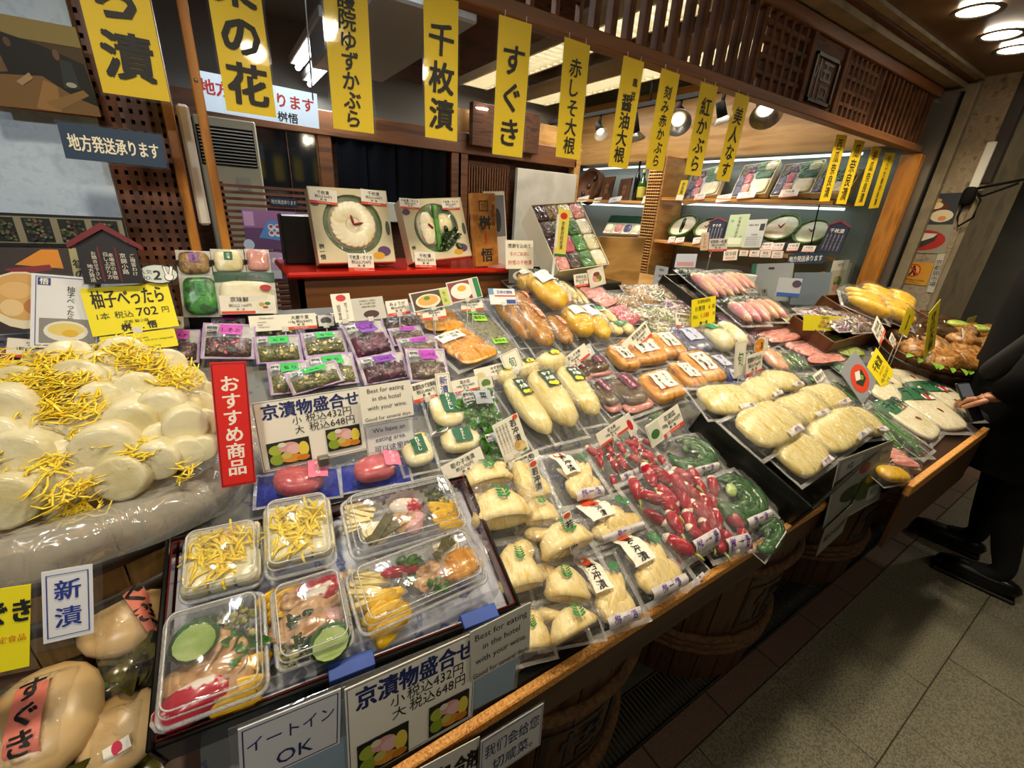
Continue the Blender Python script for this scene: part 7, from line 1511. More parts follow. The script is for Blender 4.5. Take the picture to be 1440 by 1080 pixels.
sign('season_card', 'card', 'white card with one green character left of the 756 yen tag', (1033, 481, 1048, 480, 1049, 528, 1034, 530), [('f', .08, .03, .92, .97, .0005, INK), ('t', '旬', .5, .5, .44, '#1c6a34', {'sx': .62, 'fit': .8})], h=.05, tilt=10, lam=.0015)
ptag((1049, 499, 1071, 497, 1072, 525, 1050, 528), 'white price tag reading 756 yen under the orange number 3 sticker', '聖護院ゆずかぶら', '税込756円', h=.055, tilt=10)
sign('rank_card', 'card', 'round orange number 3 sticker with a hand above the 756 yen tag', (1060, 474, 1080, 474, 1080, 497, 1060, 497), [('e', .5, .5, .48, .48, WHT), ('e', .40, .5, .36, .42, '#e89018'), ('t', '人気', .22, .5, .2, WHT, {}), ('t', '3', .52, .5, .5, INK, {'b': .04}), ('e', .80, .38, .15, .2, '#eceae4', 'hand_sign'), ('p', ((.70, .5), (.66, .85), (.74, .88), (.79, .5)), '#eceae4', 'hand_sign'), ('p', ((.82, .5), (.86, .85), (.94, .8), (.9, .48)), '#eceae4', 'hand_sign')], bg='laminate', h=.09, tilt=10, stem=False)
sign('price_card', 'price card', 'wide yellow price card fixed on the front of the purple pickle crate', (1130, 435, 1187, 452, 1186, 474, 1131, 455), [('t', '京漬物(個売)', .5, .84, .2, INK, {'fit': .7}), ('t', 'お買得 4袋', .5, .55, .28, RED, {'fit': .86}), ('t', '税込 1,188円', .45, .28, .24, INK, {'fit': .7}), ('t', '桝 悟', .5, .08, .14, INK, {})], bg='#d8c812', h=.07, tilt=16, yaw=0)
sign('small_strip', 'strip', 'tiny yellow-green strip on the green bean pouch', (1086, 497, 1093, 497, 1115, 510, 1110, 515), [('t', '青唐', .5, .5, .4, INK, {'r': 0})], bg='#e4d020', h=.012, tilt=60)
ptag((1140, 527, 1156, 522, 1172, 546, 1158, 550), 'small red and white price tag behind the cream pickle crate', '青唐辛子', '税込432円', h=.02, tilt=40)
sign('picture_card', 'picture card', 'grey photo card of white turnip on a red plate, leaning by the yellow card', (1175, 517, 1205, 505, 1240, 541, 1208, 556), [('e', .5, .45, .40, .34, '#d8421c', 'picture'), ('p', ((.25, .45), (.45, .66), (.75, .55), (.7, .3), (.4, .26)), '#2c3228', 'picture'), ('p', ((.3, .5), (.45, .66), (.66, .58), (.5, .42)), '#ece4dc', 'picture'), ('e', .58, .42, .08, .06, '#7aa030', 'picture')], bg='#8f9299', h=.03, tilt=40, lam=.002)
sign('price_card', 'price card', 'tilted yellow price card beside the photo card of the red plate', (1214, 510, 1236, 503, 1265, 527, 1238, 538), [('t', '千枚漬', .5, .70, .32, INK, {'fit': .8, 'b': .03}), ('t', '京都府認定食品', .5, .46, .1, '#c87018', {'fit': .8}), ('t', '100g 税込756円', .5, .28, .16, '#8a6a10', {'fit': .8}), ('t', '桝 悟', .5, .10, .1, INK, {})], bg='#ecd812', h=.03, tilt=40)
sign('sticker', 'sticker', 'round yellow sticker at the corner of the tilted yellow price card', (1226, 497, 1241, 497, 1242, 509, 1227, 509), [('e', .5, .5, .5, .5, WHT), ('e', .5, .5, .42, .42, '#e4cc20'), ('t', '1', .5, .5, .5, INK, {})], bg='laminate', h=.055, tilt=40, stem=False)
r, m, w, h = sign('photo_sign', 'sign', 'large laminated photo sign of green dishes leaning over the counter edge', (1181, 648, 1257, 618, 1236, 706, 1157, 742), [('r', .03, .04, .97, .97, '#8a8c84', 'picture'), ('r', .05, .7, .4, .95, '#a8aaa4', 'picture'), ('e', .5, .72, .1, .08, '#7a3a40', 'picture'), ('e', .36, .4, .2, .12, '#2c3a24', 'picture'), ('e', .62, .38, .22, .2, '#44561c', 'picture'), ('e', .68, .5, .1, .08, '#a88a34', 'picture'), ('r', .68, .12, .9, .34, '#b4b4b0', 'picture'), ('t', '本日', .79, .23, .12, INK, {}), ('t', '水菜', .2, .86, .1, INK, {}), ('p', ((.3, .1), (.5, .5), (.54, .5), (.36, .1)), '#20281c', 'picture'), ('r', .74, .74, .95, .95, '#9c9e98', 'picture'), ('t', '京の野菜', .84, .85, .07, INK, {})], bg='#a8a69a', by=.30, tilt=8, stem=False, lam=.003)
sign('hanging_tag', 'tag', 'small pale tag hanging under the large photo sign', (1160, 740, 1190, 722, 1186, 752, 1154, 770), [('t', '税込432円', .5, .5, .3, INK, {'fit': .8})], bg='#8c8a80', by=.297, tilt=0, stem=False)
for q, lb, tt in (((1276, 436, 1290, 436, 1276, 470, 1262, 470), 'yellow strip standing among the dark gourds, left one', '奈良漬'), ((1300, 446, 1311, 444, 1322, 482, 1308, 486), 'yellow strip standing among the dark gourds, right one leaning', '守口大根')):
    sign('name_strip', 'strip', lb, q, [('t', tt, .5, .5, .2, INK, {'v': 1, 'fit': .85, 'b': .02})], bg='#d8c818', h=.14, tilt=6)
for q, lb in (((1222, 461, 1236, 456, 1249, 468, 1236, 474), 'white price tag at the left end of the round tub'), ((1248, 477, 1256, 474, 1262, 480, 1256, 484), 'small white tag in the middle of the round tub'), ((1356, 472, 1369, 474, 1366, 486, 1354, 482), 'white tag near the dark coat at the round tub')):
    ptag(q, lb, '奈良漬', '税込1,080円', h=.12, tilt=30)
sign('name_strip', 'strip', 'faint yellow strip against the grey wall left of the dark coat', (1362, 446, 1372, 446, 1356, 484, 1346, 482), [('t', '西瓜', .5, .5, .3, INK, {'v': 1})], bg='#a89a34', by=.62, tilt=0, stem=False)
# ================================================================== posters on the pillar
X6 = 3.603
def psign(*a, **k): return sign(*a, bx=X6 - .002, yaw=-90, tilt=0, stem=False, **k)
psign('food_poster', 'poster', 'dark food poster with a lacquer box, uppermost on the stone pillar', (1281, 274, 1354, 271, 1340, 316, 1269, 316), [('p', ((.1, .55), (.5, .92), (.85, .55), (.4, .22)), '#5a2018', 'picture'), ('e', .36, .5, .14, .12, '#d8b070', 'picture'), ('e', .55, .62, .16, .12, '#d8c8a0', 'picture'), ('e', .5, .78, .16, .08, '#c89850', 'picture'), ('e', .74, .28, .22, .2, '#d8cca8', 'picture'), ('e', .76, .2, .08, .08, '#d8885c', 'picture')], bg='#2c323c')
psign('food_poster', 'poster', 'grey food poster with a red plate, second on the stone pillar', (1269, 316, 1340, 316, 1330, 356, 1254, 355), [('e', .52, .45, .42, .36, '#a82018', 'picture'), ('p', ((.18, .45), (.4, .72), (.78, .66), (.74, .44), (.5, .18)), '#2a2a28', 'picture'), ('p', ((.28, .5), (.42, .72), (.76, .68), (.7, .56), (.5, .42)), '#d8ccbc', 'picture')], bg='#8f8a78')
psign('warning_notice', 'notice', 'orange no-entry notice with a walking figure in a red ring on the stone pillar', (1262, 365, 1314, 372, 1302, 401, 1253, 397), [('e', .52, .62, .20, .30, '#b8281c'), ('e', .52, .62, .16, .24, '#d89a34'), ('e', .52, .78, .04, .06, INK, 'walking_figure'), ('p', ((.46, .72), (.58, .72), (.60, .56), (.62, .40), (.56, .40), (.53, .54), (.48, .40), (.42, .40), (.48, .58)), INK, 'walking_figure'), ('p', ((.36, .82), (.40, .86), (.70, .44), (.66, .40)), '#b8281c'), ('t', '立入禁止 関係者以外の方は', .5, .2, .1, INK, {'fit': .8}), ('t', '入らないで下さい', .5, .08, .1, INK, {'fit': .8})], bg='#c48a1c')
psign('paper_strip', 'strip', 'white vertical paper strip right of the orange notice', (1322, 357, 1331, 357, 1311, 411, 1300, 411), [('t', '京都錦市場', .5, .5, .14, INK, {'v': 1, 'fit': .8})], bg='#b8b2a4')
# ================================================================== goods on the right wall shelves
def wframe(q, bx_, tilt, yaw=-90):
    pts = [q[i:i + 2] for i in range(0, 8, 2)]; t = math.radians(tilt); yw = math.radians(yaw)
    n = V((math.sin(yw) * math.cos(t), -math.cos(yw) * math.cos(t), math.sin(t)))
    p0 = onx((pts[2][0] + pts[3][0]) / 2, (pts[2][1] + pts[3][1]) / 2, bx_); return quad_frame([on(*p, p0, n) for p in pts], n)
for q, lb in (((972, 238, 1012, 240, 1014, 276, 968, 276), 'white gift tray of packs on the upper shelf, behind the ninth banner'), ((1046, 232, 1092, 228, 1080, 274, 1030, 275), 'white gift tray of packs on the upper shelf, right of the tenth banner'), ((1104, 231, 1157, 227, 1142, 273, 1086, 274), 'white gift tray of packs on the upper shelf, left of the narrow yellow strips'), ((1160, 236, 1212, 240, 1192, 272, 1141, 272)[0:8], 'white gift tray of packs on the upper shelf, behind the narrow yellow strips')):
    m, w, h = wframe(q, 3.33, 38); r = thing('gift_tray', lb, 'gift tray', m, 'gift trays on the upper shelf')
    for a in ((-w / 2, -w / 2 + .004, -h / 2, h / 2), (w / 2 - .004, w / 2, -h / 2, h / 2), (-w / 2, w / 2, -h / 2, -h / 2 + .004), (-w / 2, w / 2, h / 2 - .004, h / 2)): bxm('side_wall', 'box_ivory', *a, -.05, .004, parent=r)
    bxm('base', 'box_ivory', -w / 2, w / 2, -h / 2, h / 2, -.05, -.045, parent=r); bxm('lining', 'white_sheet', -w / 2 + .006, w / 2 - .006, -h / 2 + .006, h / 2 - .006, -.045, -.012, parent=r)
    for x, y, a, b, k in ((-.36, .30, .10, .14, 'brown_pickle'), (-.16, .34, .10, .13, 'purple_pickle'), (.06, .36, .12, .13, 'leaf_green'), (.32, .34, .15, .12, 'cream_pale'), (-.38, -.02, .10, .15, 'blue_pack'), (-.18, .04, .10, .15, 'plum'), (-.36, -.33, .11, .15, 'blue_pack'), (-.14, -.28, .11, .16, 'pink_brine'), (.22, .10, .24, .10, '#0c5c34'), (.22, -.24, .24, .22, 'senmai')):
        MB().add(sup(a * w, b * h, .012, .6, 12, 6, .002, 50, x)).build('pickle_pack', k, r).location = (x * w, y * h, 0)
    MB().add(sup(w * .47, h * .47, .017, .5, 20, 8, .003, 40)).build('film', 'film', r)
for q, lb in (((1009, 274, 1028, 274, 1027, 284, 1007, 284), 'white price card at the upper shelf, left'), ((1039, 270, 1063, 270, 1060, 279, 1036, 279), 'white price card in front of the second gift tray'), ((1098, 266, 1125, 266, 1120, 277, 1096, 277), 'white price card in front of the third gift tray'), ((978, 272, 992, 272, 990, 281, 976, 281), 'white price card in front of the first gift tray'),
              ((941, 333, 949, 333, 948, 342, 939, 341), 'price card under the green dish at the divider, left'), ((951, 334, 962, 334, 961, 342, 949, 341), 'price card under the green dish at the divider, right'), ((975, 334, 985, 334, 984, 343, 974, 343), 'price card left of the small navy plaque'),
              ((1071, 341, 1087, 341, 1084, 352, 1068, 352), 'price card under the large green dish, left'), ((1087, 341, 1103, 342, 1100, 353, 1084, 352), 'price card under the large green dish, right'), ((1109, 342, 1125, 342, 1121, 353, 1106, 353), 'price card between the two large green dishes'), ((1130, 345, 1148, 346, 1144, 355, 1127, 354), 'price card left of the large navy plaque')):
    sign('shelf_price_card', 'price card', lb, q, [('t', '千枚漬', .5, .68, .32, INK, {'fit': .8}), ('t', '税込3,240円', .5, .32, .24, RED, {'fit': .8}), ('r', 0, 0, 1, .12, '#d8705c')], bx=3.29, yaw=-90, tilt=30, stem=False)
for q, lb, tx in (((1018, 351, 1038, 351, 1036, 366, 1017, 366), 'white card reading insulated bag on the lower shelf edge', '保冷袋'), ((1041, 352, 1053, 352, 1051, 360, 1039, 360), 'first small white card right of the insulated bag card', '送料'), ((1055, 352, 1069, 352, 1067, 361, 1053, 361), 'second small white card right of the insulated bag card', '箱代'), ((1070, 352, 1085, 352, 1083, 362, 1068, 362), 'third small white card right of the insulated bag card', '発送'), ((1086, 353, 1102, 353, 1100, 363, 1084, 363), 'fourth small white card, left of the small navy sign', '代引')):
    sign('shelf_edge_card', 'card', lb, q, [('t', tx, .5, .62, .42, INK, {'fit': .8}), ('t', '税込216円', .5, .22, .22, RED, {'fit': .8})], bx=3.28, yaw=-90, tilt=5, stem=False)
for c, rr, lb, two in (((961, 318), 17, 'round green dish of turnip with greens beside the lattice divider', 1), ((994, 321), 15, 'round green dish half hidden behind the small navy plaque', 0), ((1099, 321), 23, 'large round green dish of white turnip, left of the pair', 0), ((1142, 327), 22, 'large round green dish of white turnip, right of the pair', 0)):
    x, y = c; m, w, h = wframe((x - rr, y - rr, x + rr, y - rr, x + rr, y + rr, x - rr, y + rr), 3.36, 45); R = (w + h) / 4.4
    r = thing('round_dish', lb, 'dish', m, 'round turnip dishes on the lower shelf')
    MB().add(lathe([(R * .8, -.05), (R, -.0), (R, .012), (R * .9, .014), (R * .88, .0)], 28, cap=False)).build('rim', 'kelp_ring', r); MB().add(lathe([(0, -.05), (R * .8, -.05)], 28, cap=False)).build('base', 'kelp_ring', r)
    MB().add(sup(R * .88, R * .88, .010, .9, 24, 6)).build('white_turnip', 'senmai', r)
    if two: MB().add(sup(R * .2, R * .8, .014, .9, 12, 6, .004)).build('greens', 'leaf_dark', r)
    else:
        for rz in (.6, -.6): MB().add(sausage(R * .4, .004, 6, 6), T(R * .12 * math.sin(-rz), R * .05, .014, 0, 0, rz)).build('chilli', '#8c1418', r)
    bxm('stand', 'box_ivory', -.02, .02, -R * .9, -R * .5, -.09, -.05, parent=r)
def house(q, label, title, bx_, n=5):
    r, m, w, h = sign('house_plaque', 'plaque', label, q, [('t', title, .5, .82, .17, '#ece8dc', {'fit': .8, 'b': .03})] + [('t', '京漬物の味わい深い逸品です', .14 + .72 * i / (n - 1), .38, .05, '#d8d4c8', {'v': 1, 'fit': .62}) for i in range(n)], bg='#181a38', bx=bx_, yaw=-90, tilt=12, stem=False, thick=.01)
    MB().add(([(-w * .55, h * .46, .004), (0, h * .66, .004), (w * .55, h * .46, .004), (w * .55, h * .52, .004), (0, h * .74, .004), (-w * .55, h * .52, .004)], [(0, 1, 4, 5), (1, 2, 3, 4)]), smooth=False).build('roof', '#8a2a34', r)
    MB().add(([(-w / 2, h / 2, 0), (w / 2, h / 2, 0), (0, h * .68, 0)], [(0, 1, 2)]), smooth=False).build('gable', '#181a38', r)
house((998, 312, 1021, 312, 1014, 340, 990, 340), 'small navy house-shaped plaque on the lower shelf', 'すぐき', 3.28); house((1166, 316, 1194, 320, 1180, 356, 1150, 353), 'large navy house-shaped plaque at the near end of the lower shelf', '千枚漬', 3.28)
sign('leaflet', 'leaflet', 'pale green upright leaflet between the navy plaque and the white sheet', (1027, 302, 1054, 301, 1044, 348, 1016, 346), [('t', '京漬物の歴史', .55, .6, .12, '#3a4a3c', {'v': 1, 'fit': .66}), ('e', .2, .8, .1, .05, '#8ab090', 'picture'), ('e', .8, .3, .1, .05, '#8ab090', 'picture'), ('r', .1, .08, .9, .28, '#dce0c4', 'picture')], bg='#bccba4', bx=3.29, yaw=-90, tilt=12, stem=False)
sign('leaflet', 'leaflet', 'white printed sheet with a tiny photo right of the green leaflet', (1054, 309, 1079, 308, 1070, 348, 1042, 348), [('r', .7, .6, .94, .84, '#2a2c30', 'picture'), ('t', '商品のご案内', .35, .8, .08, INK, {'fit': .5}), ('t', '千枚漬', .5, .45, .08, INK, {})] + [('t', '京漬物の伝統の味をお届けします', .5, .36 - i * .07, .045, INK, {'fit': .8}) for i in range(5)], bg='#c8ccc8', bx=3.29, yaw=-90, tilt=12, stem=False)
sign('recommendation_card', 'card', 'small cream card with red vertical writing hooked on a clip below the shelf', (986, 327, 997, 327, 996, 352, 985, 352), [('t', 'おすすめ', .5, .5, .2, RED, {'v': 1, 'fit': .85})], bg='#d8c8a8', bx=3.1, yaw=-60, tilt=5, stem=False)
sign('price_tag', 'price tag', 'white price tag right of the small cream recommendation card', (998, 336, 1024, 335, 1022, 353, 996, 354), tagitems('京野菜一夜漬', '税込540円'), bx=3.1, yaw=-60, tilt=5, stem=False)
# bottles and lids on the far upper shelf
for (x, y, rr, lb) in ((802, 265, 14, 'dark round wooden tub lid at the far left end of the bottle shelf'), (829, 262, 18, 'dark round wooden tub lid, second on the bottle shelf')):
    m, w, h = wframe((x - rr, y - rr * 1.1, x + rr, y - rr * 1.1, x + rr, y + rr * 1.1, x - rr, y + rr * 1.1), 3.4, 12); R = (w + h) / 4
    r = thing('tub_lid', lb, 'lid', m); MB().add(lathe([(0, 0), (R * .8, .0), (R * .82, .02), (R, .022), (R, -.05), (0, -.05)], 26, cap=False)).build('lid_board', 'dark_wood', r)
    for k in range(3): MB().add(sup(R * .16, R * .16, .012, 1), T((k - 1) * R * .42, (k - 1) * R * .36, .008)).build('knob', 'hoop_dark', r)
for q, lb in (((849, 249, 865, 248, 857, 282, 842, 282), 'dark wooden plaque left one beside the round lids'), ((873, 252, 889, 250, 882, 283, 866, 284), 'dark wooden plaque right one beside the round lids')):
    sign('wooden_plaque', 'plaque', lb, q, [('t', '桝悟', .5, .5, .22, '#8a6a3c', {'v': 1, 'fit': .8})], bg='dark_wood', bx=3.36, yaw=-90, tilt=12, stem=False, thick=.015)
def bottle(px, py, Hh, R, mat, label, lab=True):
    p = onx(px, py, 3.42); r = thing('bottle', label, 'bottle', T(p.x, p.y, 1.546))
    MB().add(lathe([(0, 0), (R, 0), (R, Hh * .55), (R * .9, Hh * .62), (R * .36, Hh * .76), (R * .34, Hh * .95), (R * .38, Hh * .96), (R * .38, Hh), (0, Hh)], 18, cap=False)).build('glass_body', mat, r)
    MB().add(lathe([(R * .40, Hh * .9), (R * .40, Hh * 1.01), (0, Hh * 1.01)], 12, cap=False)).build('cap', 'box_ivory' if lab else 'black_metal', r)
    if lab: MB().add(lathe([(R * 1.02, Hh * .12), (R * 1.02, Hh * .46)], 18, cap=False)).build('paper_label', '#a8a040', r)
mk('green_glass', '24481c', rough=.08, spec=.8); mk('dark_bottle', '0e0e12', rough=.1)
bottle(892, 283, .34, .028, 'dark_bottle', 'slim black bottle on the far upper shelf', False); bottle(900, 282, .27, .04, 'green_glass', 'green sake bottle with a yellowish label on the far upper shelf')
m, w, h = wframe((910, 254, 934, 254, 930, 284, 908, 284), 3.42, 12); r = thing('painted_plate', 'dark oval plate with yellow chrysanthemum shapes on the far upper shelf', 'plate', m)
MB().add(lathe([(0, -.02), (w * .3, -.01), (w * .5, .01), (w * .5, .0), (w * .3, -.025)], 26, cap=False)).build('plate_body', 'dark_bottle', r)
for a in range(4): MB().add(sup(w * .12, w * .16, .006, 1), T(w * .2 * math.cos(a * 1.6), w * .2 * math.sin(a * 1.6), .0)).build('flower', '#8a8424', r)
for q, lb in (((813, 277, 828, 276, 826, 284, 811, 285), 'small card under the second round lid'), ((836, 278, 846, 278, 844, 285, 834, 285), 'small card under the left wooden plaque'), ((858, 277, 874, 277, 872, 284, 856, 284), 'small card under the right wooden plaque'), ((905, 274, 924, 274, 922, 284, 904, 284), 'white card leaning before the painted plate')):
    sign('shelf_price_card', 'price card', lb, q, [('t', '税込', .5, .5, .4, INK, {'fit': .8})], bx=3.29, yaw=-90, tilt=30, stem=False, bg='#b8bcbc')
for i in range(6):
    x = 848 + i * 13; q = (x + 12, 303 + i * .5, x + 24, 303 + i * .5, x + 12, 328 + i * .6, x - 2, 328 + i * .6)
    m, w, h = wframe(q, 3.36, 30); r = thing('gift_pack', 'slanted green and white gift pack, %s from the left on the far lower shelf' % ['first', 'second', 'third', 'fourth', 'fifth', 'sixth'][i], 'gift pack', m, 'gift packs on the far lower shelf')
    bxm('pack_body', 'white_sheet', -w / 2, w / 2, -h / 2, h / 2, -.03, 0, parent=r, b=.003); bxm('green_band', '#0c4c34', -w / 2, w / 2, h * .1, h / 2, 0, .002, parent=r)
    MB().add(sup(w * .4, h * .24, .012, .8, 12, 6)).build('turnip_disc', ['senmai', 'pink_brine', 'blue_pack'][i % 3], r).location = (0, -h * .2, .002)
    bxm('price_strip', CARD, -w * .4, w * .3, -h * .5, -h * .36, .004, .006, parent=r)
sign('name_strip', 'strip', 'small yellow strip at the lattice divider on the upper shelf', (958, 253, 967, 254, 961, 282, 950, 281), [('t', '奈良漬', .5, .6, .22, INK, {'v': 1, 'fit': .6, 'b': .02}), ('r', 0, 0, 1, .25, CARD)], bg=YEL, bx=3.28, yaw=-90, tilt=10, stem=False)
# clutter on the worktop behind the counter
wt = bxm('worktop', 'tan_wood', 2.35, 3.25, 1.45, 2.9, .90, .93, b=.004); tag(wt, 'wooden worktop behind the far end of the counter', 'worktop')
sign('paper_bag', 'bag', 'pale grey paper carrier bag with a dark handle slot behind the cups', (1058, 369, 1113, 372, 1112, 424, 1052, 422), [('r', .42, .84, .56, .90, '#3a2a20', 'handle_slot'), ('r', 0, .72, .12, 1, '#2c6a54', 'green_corner')], bg='#9aa0a0', bx=2.9, yaw=-70, tilt=8, stem=False, thick=.03)
sign('blue_board', 'board', 'grey blue plastic panel right of the paper carrier bag', (1116, 382, 1170, 384, 1162, 430, 1112, 428), [], bg='#6c7880', bx=2.95, yaw=-70, tilt=6, stem=False, thick=.01)
sign('box_sign', 'box', 'white and blue tissue box on the worktop', (1098, 390, 1128, 392, 1124, 418, 1090, 416), [('r', 0, 0, 1, .2, '#2a5aa8', 'blue_band'), ('e', .8, .7, .2, .2, '#4a3a50', 'picture')], bg='#b4b8bc', bx=2.7, yaw=-60, tilt=10, stem=False, thick=.06)
for (px, py, s, lb) in ((1044, 418, .055, 'tall white paper cup stack behind the sloping black crate'), (1068, 428, .042, 'shorter white paper cup right of the tall stack')):
    p = ony(px, py, 1.55); o = MB().add(lathe([(s * .6, 0), (s * .95, s * 2.6), (s * .88, s * 2.6), (s * .55, .004), (0, .004)], 22, cap=False)).build('paper_cup', 'white_sheet'); o.location = (p.x, p.y, p.z); tag(o, lb, 'cup')
    MB().add(lathe([(s * .62, .0), (s * .64, s * .12)], 22, cap=False)).build('base_ring', '#b8b8b4', o)
p = ony(1080, 432, 1.42); sc_ = thing('kitchen_scale', 'metal kitchen scale with a wide oval pan behind the sloping crate', 'scale', T(p.x, p.y, p.z - .02))
MB().add(lathe([(0, .06), (.09, .062), (.12, .085), (.124, .085), (.092, .056), (0, .054)], 28, cap=False), T(rx=.5, s=(1, .9, 1))).build('pan', 'steel', sc_); bxm('scale_body', 'white_metal', -.06, .06, -.02, .07, -.06, .04, parent=sc_, b=.01); MB().add(tube([(0, .05, .04), (0, .05, .12)], .006, 8)).build('arm', 'black_metal', sc_)
sign('menu_tag', 'tag', 'orange slip with small black characters standing at the purple pickle crate', (1143, 382, 1158, 385, 1154, 424, 1139, 420), [('t', '京の漬物', .5, .55, .16, INK, {'v': 1, 'fit': .7})], bg='#d8923c', by=1.25, tilt=6, stem=False)
sign('photo_card', 'card', 'white card with a salad photo at the near end of the shelves', (1172, 366, 1194, 366, 1182, 418, 1160, 418), [('t', '本日 旬', .5, .88, .1, INK, {'fit': .8}), ('r', .0, .02, 1, .74, '#b8b0a0', 'picture'), ('e', .55, .42, .24, .16, '#5a6a34', 'picture'), ('e', .5, .26, .2, .1, '#c88a6c', 'picture'), ('e', .42, .5, .12, .08, '#8a9a5c', 'picture')], bg='#d0ccc0', by=1.28, tilt=4, stem=False)
sign('list_card', 'card', 'narrow white list beside the salad photo card', (1196, 370, 1205, 371, 1192, 410, 1182, 410), [('t', '京漬物一覧', .5, .5, .14, INK, {'v': 1, 'fit': .85})], bg='#c0bcb0', by=1.29, tilt=4, stem=False)
sign('list_card', 'card', 'pale blue list card standing behind the brown pickle pouches', (922, 374, 942, 375, 934, 402, 918, 401), [('t', '贈答用', .5, .8, .14, NAVY, {}), ('t', '御進物', .5, .5, .14, NAVY, {}), ('t', '宅配便', .5, .2, .14, NAVY, {})], bg='#aab4c0', by=1.5, tilt=6, stem=False)
sign('paper_pile', 'paper', 'pile of pale leaflets under the lower shelf beside the divider', (952, 356, 980, 358, 978, 376, 948, 376), [('r', .1, .1, .9, .4, '#a87a74', 'picture')], bg='#a8acb0', bx=3.2, yaw=-70, tilt=20, stem=False, thick=.02)
o = MB().add(tube([(0, 0, .93), (0, 0, 1.22)], .006, 8)).add(lathe([(.03, .93), (.02, .945), (0, .945)], 14, cap=False)).build('clip_stand', 'clear_plastic'); q_ = onx(1000, 354, 3.12); o.location = (q_.x, q_.y, 0); tag(o, 'clear clip stand under the small cream recommendation card', 'clip stand')
MB().add(tube([(0, -.02, -.002), (0, -.42, -.05)], .003, 6)).build('support_rod', 'clear_bag_white', bpy.data.objects['list_card.001'])
# ================================================================== the shopper in a dark coat at the right edge
def skin_mesh(name, pts, edges, rad, mat, parent, sub=2, root=0):
    me = bpy.data.meshes.new(name); me.from_pydata([tuple(p) for p in pts], edges, []); me.materials.append(M(mat))
    o = bpy.data.objects.new(name, me); COL.objects.link(o)
    if parent: o.parent = parent
    md = o.modifiers.new('skin', 'SKIN'); md.use_smooth_shade = True
    for i, r in enumerate(rad):
        s = me.skin_vertices[0].data[i]; s.radius = r if isinstance(r, tuple) else (r, r); s.use_root = (i == root)
    sb = o.modifiers.new('sub', 'SUBSURF'); sb.levels = sub; sb.render_levels = sub
    return o
bx, by = 2.70, .15     # standing point; faces +y towards the counter, turned a little left
per = thing('person', 'person in a long dark coat holding a phone over the counter', 'person', T(bx, by, 0, rz=.15))
pv = [(0, .03, .92), (0, .05, 1.12), (0, .08, 1.30), (0, .08, 1.44), (0, .10, 1.52), (0, .13, 1.60), (0, .14, 1.70),
      (.10, .03, .88), (.11, .03, .50), (.12, -.02, .09), (.12, .10, .05),
      (-.10, .02, .88), (-.11, .0, .50), (-.13, -.12, .09), (-.13, .0, .05),
      (.19, .08, 1.40), (.25, .06, 1.13), (.18, .20, .95), (-.19, .08, 1.40), (-.25, .10, 1.13), (-.17, .22, .90)]
pe = [(0, 1), (1, 2), (2, 3), (3, 4), (4, 5), (5, 6), (0, 7), (7, 8), (8, 9), (9, 10), (0, 11), (11, 12), (12, 13), (13, 14), (3, 15), (15, 16), (16, 17), (3, 18), (18, 19), (19, 20)]
pr = [(.16, .12), (.15, .11), (.17, .12), (.12, .10), .055, (.07, .085), (.075, .095), .095, .062, .045, .04, .095, .062, .045, .04, .075, .055, .036, .075, .055, .036]
skin_mesh('body', pv, pe, pr, 'trouser', per)
inv = per.matrix_world.inverted() if 0 else (T(bx, by, 0, rz=.15)).inverted()
# hand with five fingers round the phone
ph_w = ony(1366, 560, .31); H0_ = inv @ ph_w
hb = H0_ + V((-.0, -.03, .01))
wr = hb + V((.055, -.075, .035))
WRL = wr
# coat: lofted shell with hem, sleeves
def ringz(cx, cy, a, b, z, n=28, ph=0): return [(cx + a * math.cos(2 * math.pi * k / n), cy + b * math.sin(2 * math.pi * k / n) * (1 + .04 * math.sin(4 * math.pi * k / n + ph)), z + .006 * math.sin(6 * math.pi * k / n + ph)) for k in range(n)]
rs_ = [ringz(0, .06, .30, .24, .56), ringz(0, .06, .295, .23, .62), ringz(0, .06, .275, .215, .80, ph=.4), ringz(0, .06, .25, .20, 1.0, ph=.8), ringz(0, .07, .245, .19, 1.15), ringz(0, .08, .25, .18, 1.30), ringz(0, .08, .22, .15, 1.40), ringz(0, .08, .14, .12, 1.47), ringz(0, .09, .085, .09, 1.50), ringz(0, .09, .095, .10, 1.545)]
v = [p for r in rs_ for p in r]; n = 28; f = []
for i in range(len(rs_) - 1):
    for k in range(n): k2 = (k + 1) % n; f.append((i * n + k, i * n + k2, (i + 1) * n + k2, (i + 1) * n + k))
ct_ = MB().add((v, f)).build('coat', 'coat', per)
MB().add(tube([(-.17, .08, 1.41), (-.24, .08, 1.34), (-.28, .06, 1.16), (-.30, .08, 1.04), (-.36, .11, .96), WRL * .45 + hb * .55], [.085, .092, .078, .07, .056, .044], 16)).build('sleeve', 'coat', ct_)
MB().add(tube([(.17, .08, 1.41), (.24, .08, 1.34), (.27, .08, 1.15), (.24, .14, 1.02), (.19, .20, .95)], [.085, .092, .078, .07, .056], 16)).build('sleeve', 'coat', ct_)
# shoes
for s, y0 in ((.12, .06), (-.13, -.06)):
    MB().add(sup(.048, .14, .045, .8, 16, 8), T(s, y0 + .01, .045)).add(box(s - .045, s + .045, y0 - .12, y0 + .145, 0, .018, .006), smooth=False).build('shoe', 'shoe', per)
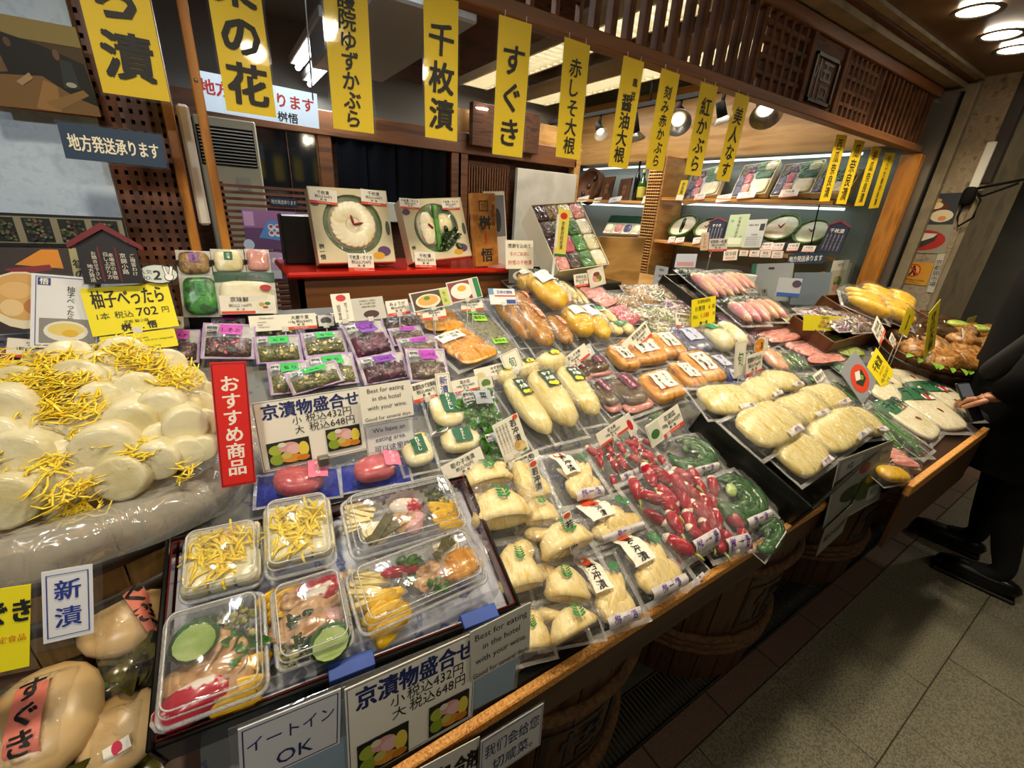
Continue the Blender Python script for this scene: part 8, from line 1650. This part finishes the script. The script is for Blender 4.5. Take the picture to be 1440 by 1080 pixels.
# head (mostly above the frame)
hd = MB().add(sup(.078, .098, .118, .95, 20, 14), T(0, .145, 1.69)); hd.add(sup(.012, .02, .024, .9, 8, 6), T(0, .245, 1.68)); hd.add(sup(.012, .022, .034, .8, 8, 6), T(.08, .14, 1.685)); hd.add(sup(.012, .022, .034, .8, 8, 6), T(-.08, .14, 1.685)); hd.add(sup(.026, .008, .008, .8, 10, 6), T(0, .238, 1.635))
ho = hd.build('head', 'skin', per)
MB().add(sup(.086, .104, .095, .95, 20, 12), T(0, .125, 1.74)).build('hair', 'hair', ho)
for s in (-.03, .03): MB().add(sup(.012, .006, .007), T(s, .238, 1.70)).build('eye', 'black_metal', ho)
def chain(pts, rad, nm='finger'): return skin_mesh(nm, pts, [(i, i + 1) for i in range(len(pts) - 1)], rad, 'skin', hand, 2)
pm = hb
hand = skin_mesh('hand', [wr, wr + (pm - wr) * .35, pm + V((0, -.02, .012)), pm + V((-.03, .012, .0)), pm + V((-.01, .018, -.006)), pm + V((.012, .014, -.008)), pm + V((.03, .004, -.006))], [(0, 1), (1, 2), (2, 3), (2, 4), (2, 5), (2, 6)], [.027, .024, (.024, .018), .012, .012, .012, .011], 'skin', per)
fb = [(-.03, .012, .0, .058), (-.01, .018, -.006, .066), (.012, .014, -.008, .062), (.03, .004, -.006, .048)]
for x, y, z, L in fb:
    a = pm + V((x, y, z)); chain([a, a + V((0, L * .42, -.012)), a + V((.002, L * .66, -.034)), a + V((.004, L * .58, -.052))], [.0095, .0088, .008, .0065])
a = pm + V((-.032, -.012, .006)); chain([a, a + V((-.016, .022, -.016)), a + V((-.014, .042, -.036)), a + V((-.004, .054, -.05))], [.011, .0105, .0095, .0075], 'thumb')
# right hand, relaxed
wr2 = V((.19, .20, .95)); hand = skin_mesh('hand', [wr2, wr2 + V((-.02, .05, -.03)), wr2 + V((-.03, .09, -.06))], [(0, 1), (1, 2)], [.026, (.03, .018), (.034, .014)], 'skin', per)
for i in range(4):
    a = wr2 + V((-.055 + .018 * i, .095, -.065)); L = (.05, .062, .065, .058)[i]; chain([a, a + V((-.004, L * .5, -.02)), a + V((-.006, L * .8, -.045))], [.0095, .009, .007])
a = wr2 + V((-.055, .05, -.03)); chain([a, a + V((-.022, .028, -.012)), a + V((-.026, .055, -.03))], [.011, .010, .008], 'thumb')
phn = thing('phone', 'dark phone held in the shopper\'s hand above the white sliced turnips', 'phone', MX.Translation(ph_w + V((.0, .0, -.015))) @ T(rx=.9, rz=-.25))
bxm('phone_body', 'crate_black', -.038, .038, -.075, .075, -.005, .004, parent=phn, b=.003); bxm('screen', '#5a6678', -.034, .034, .02, .07, .004, .0046, parent=phn)
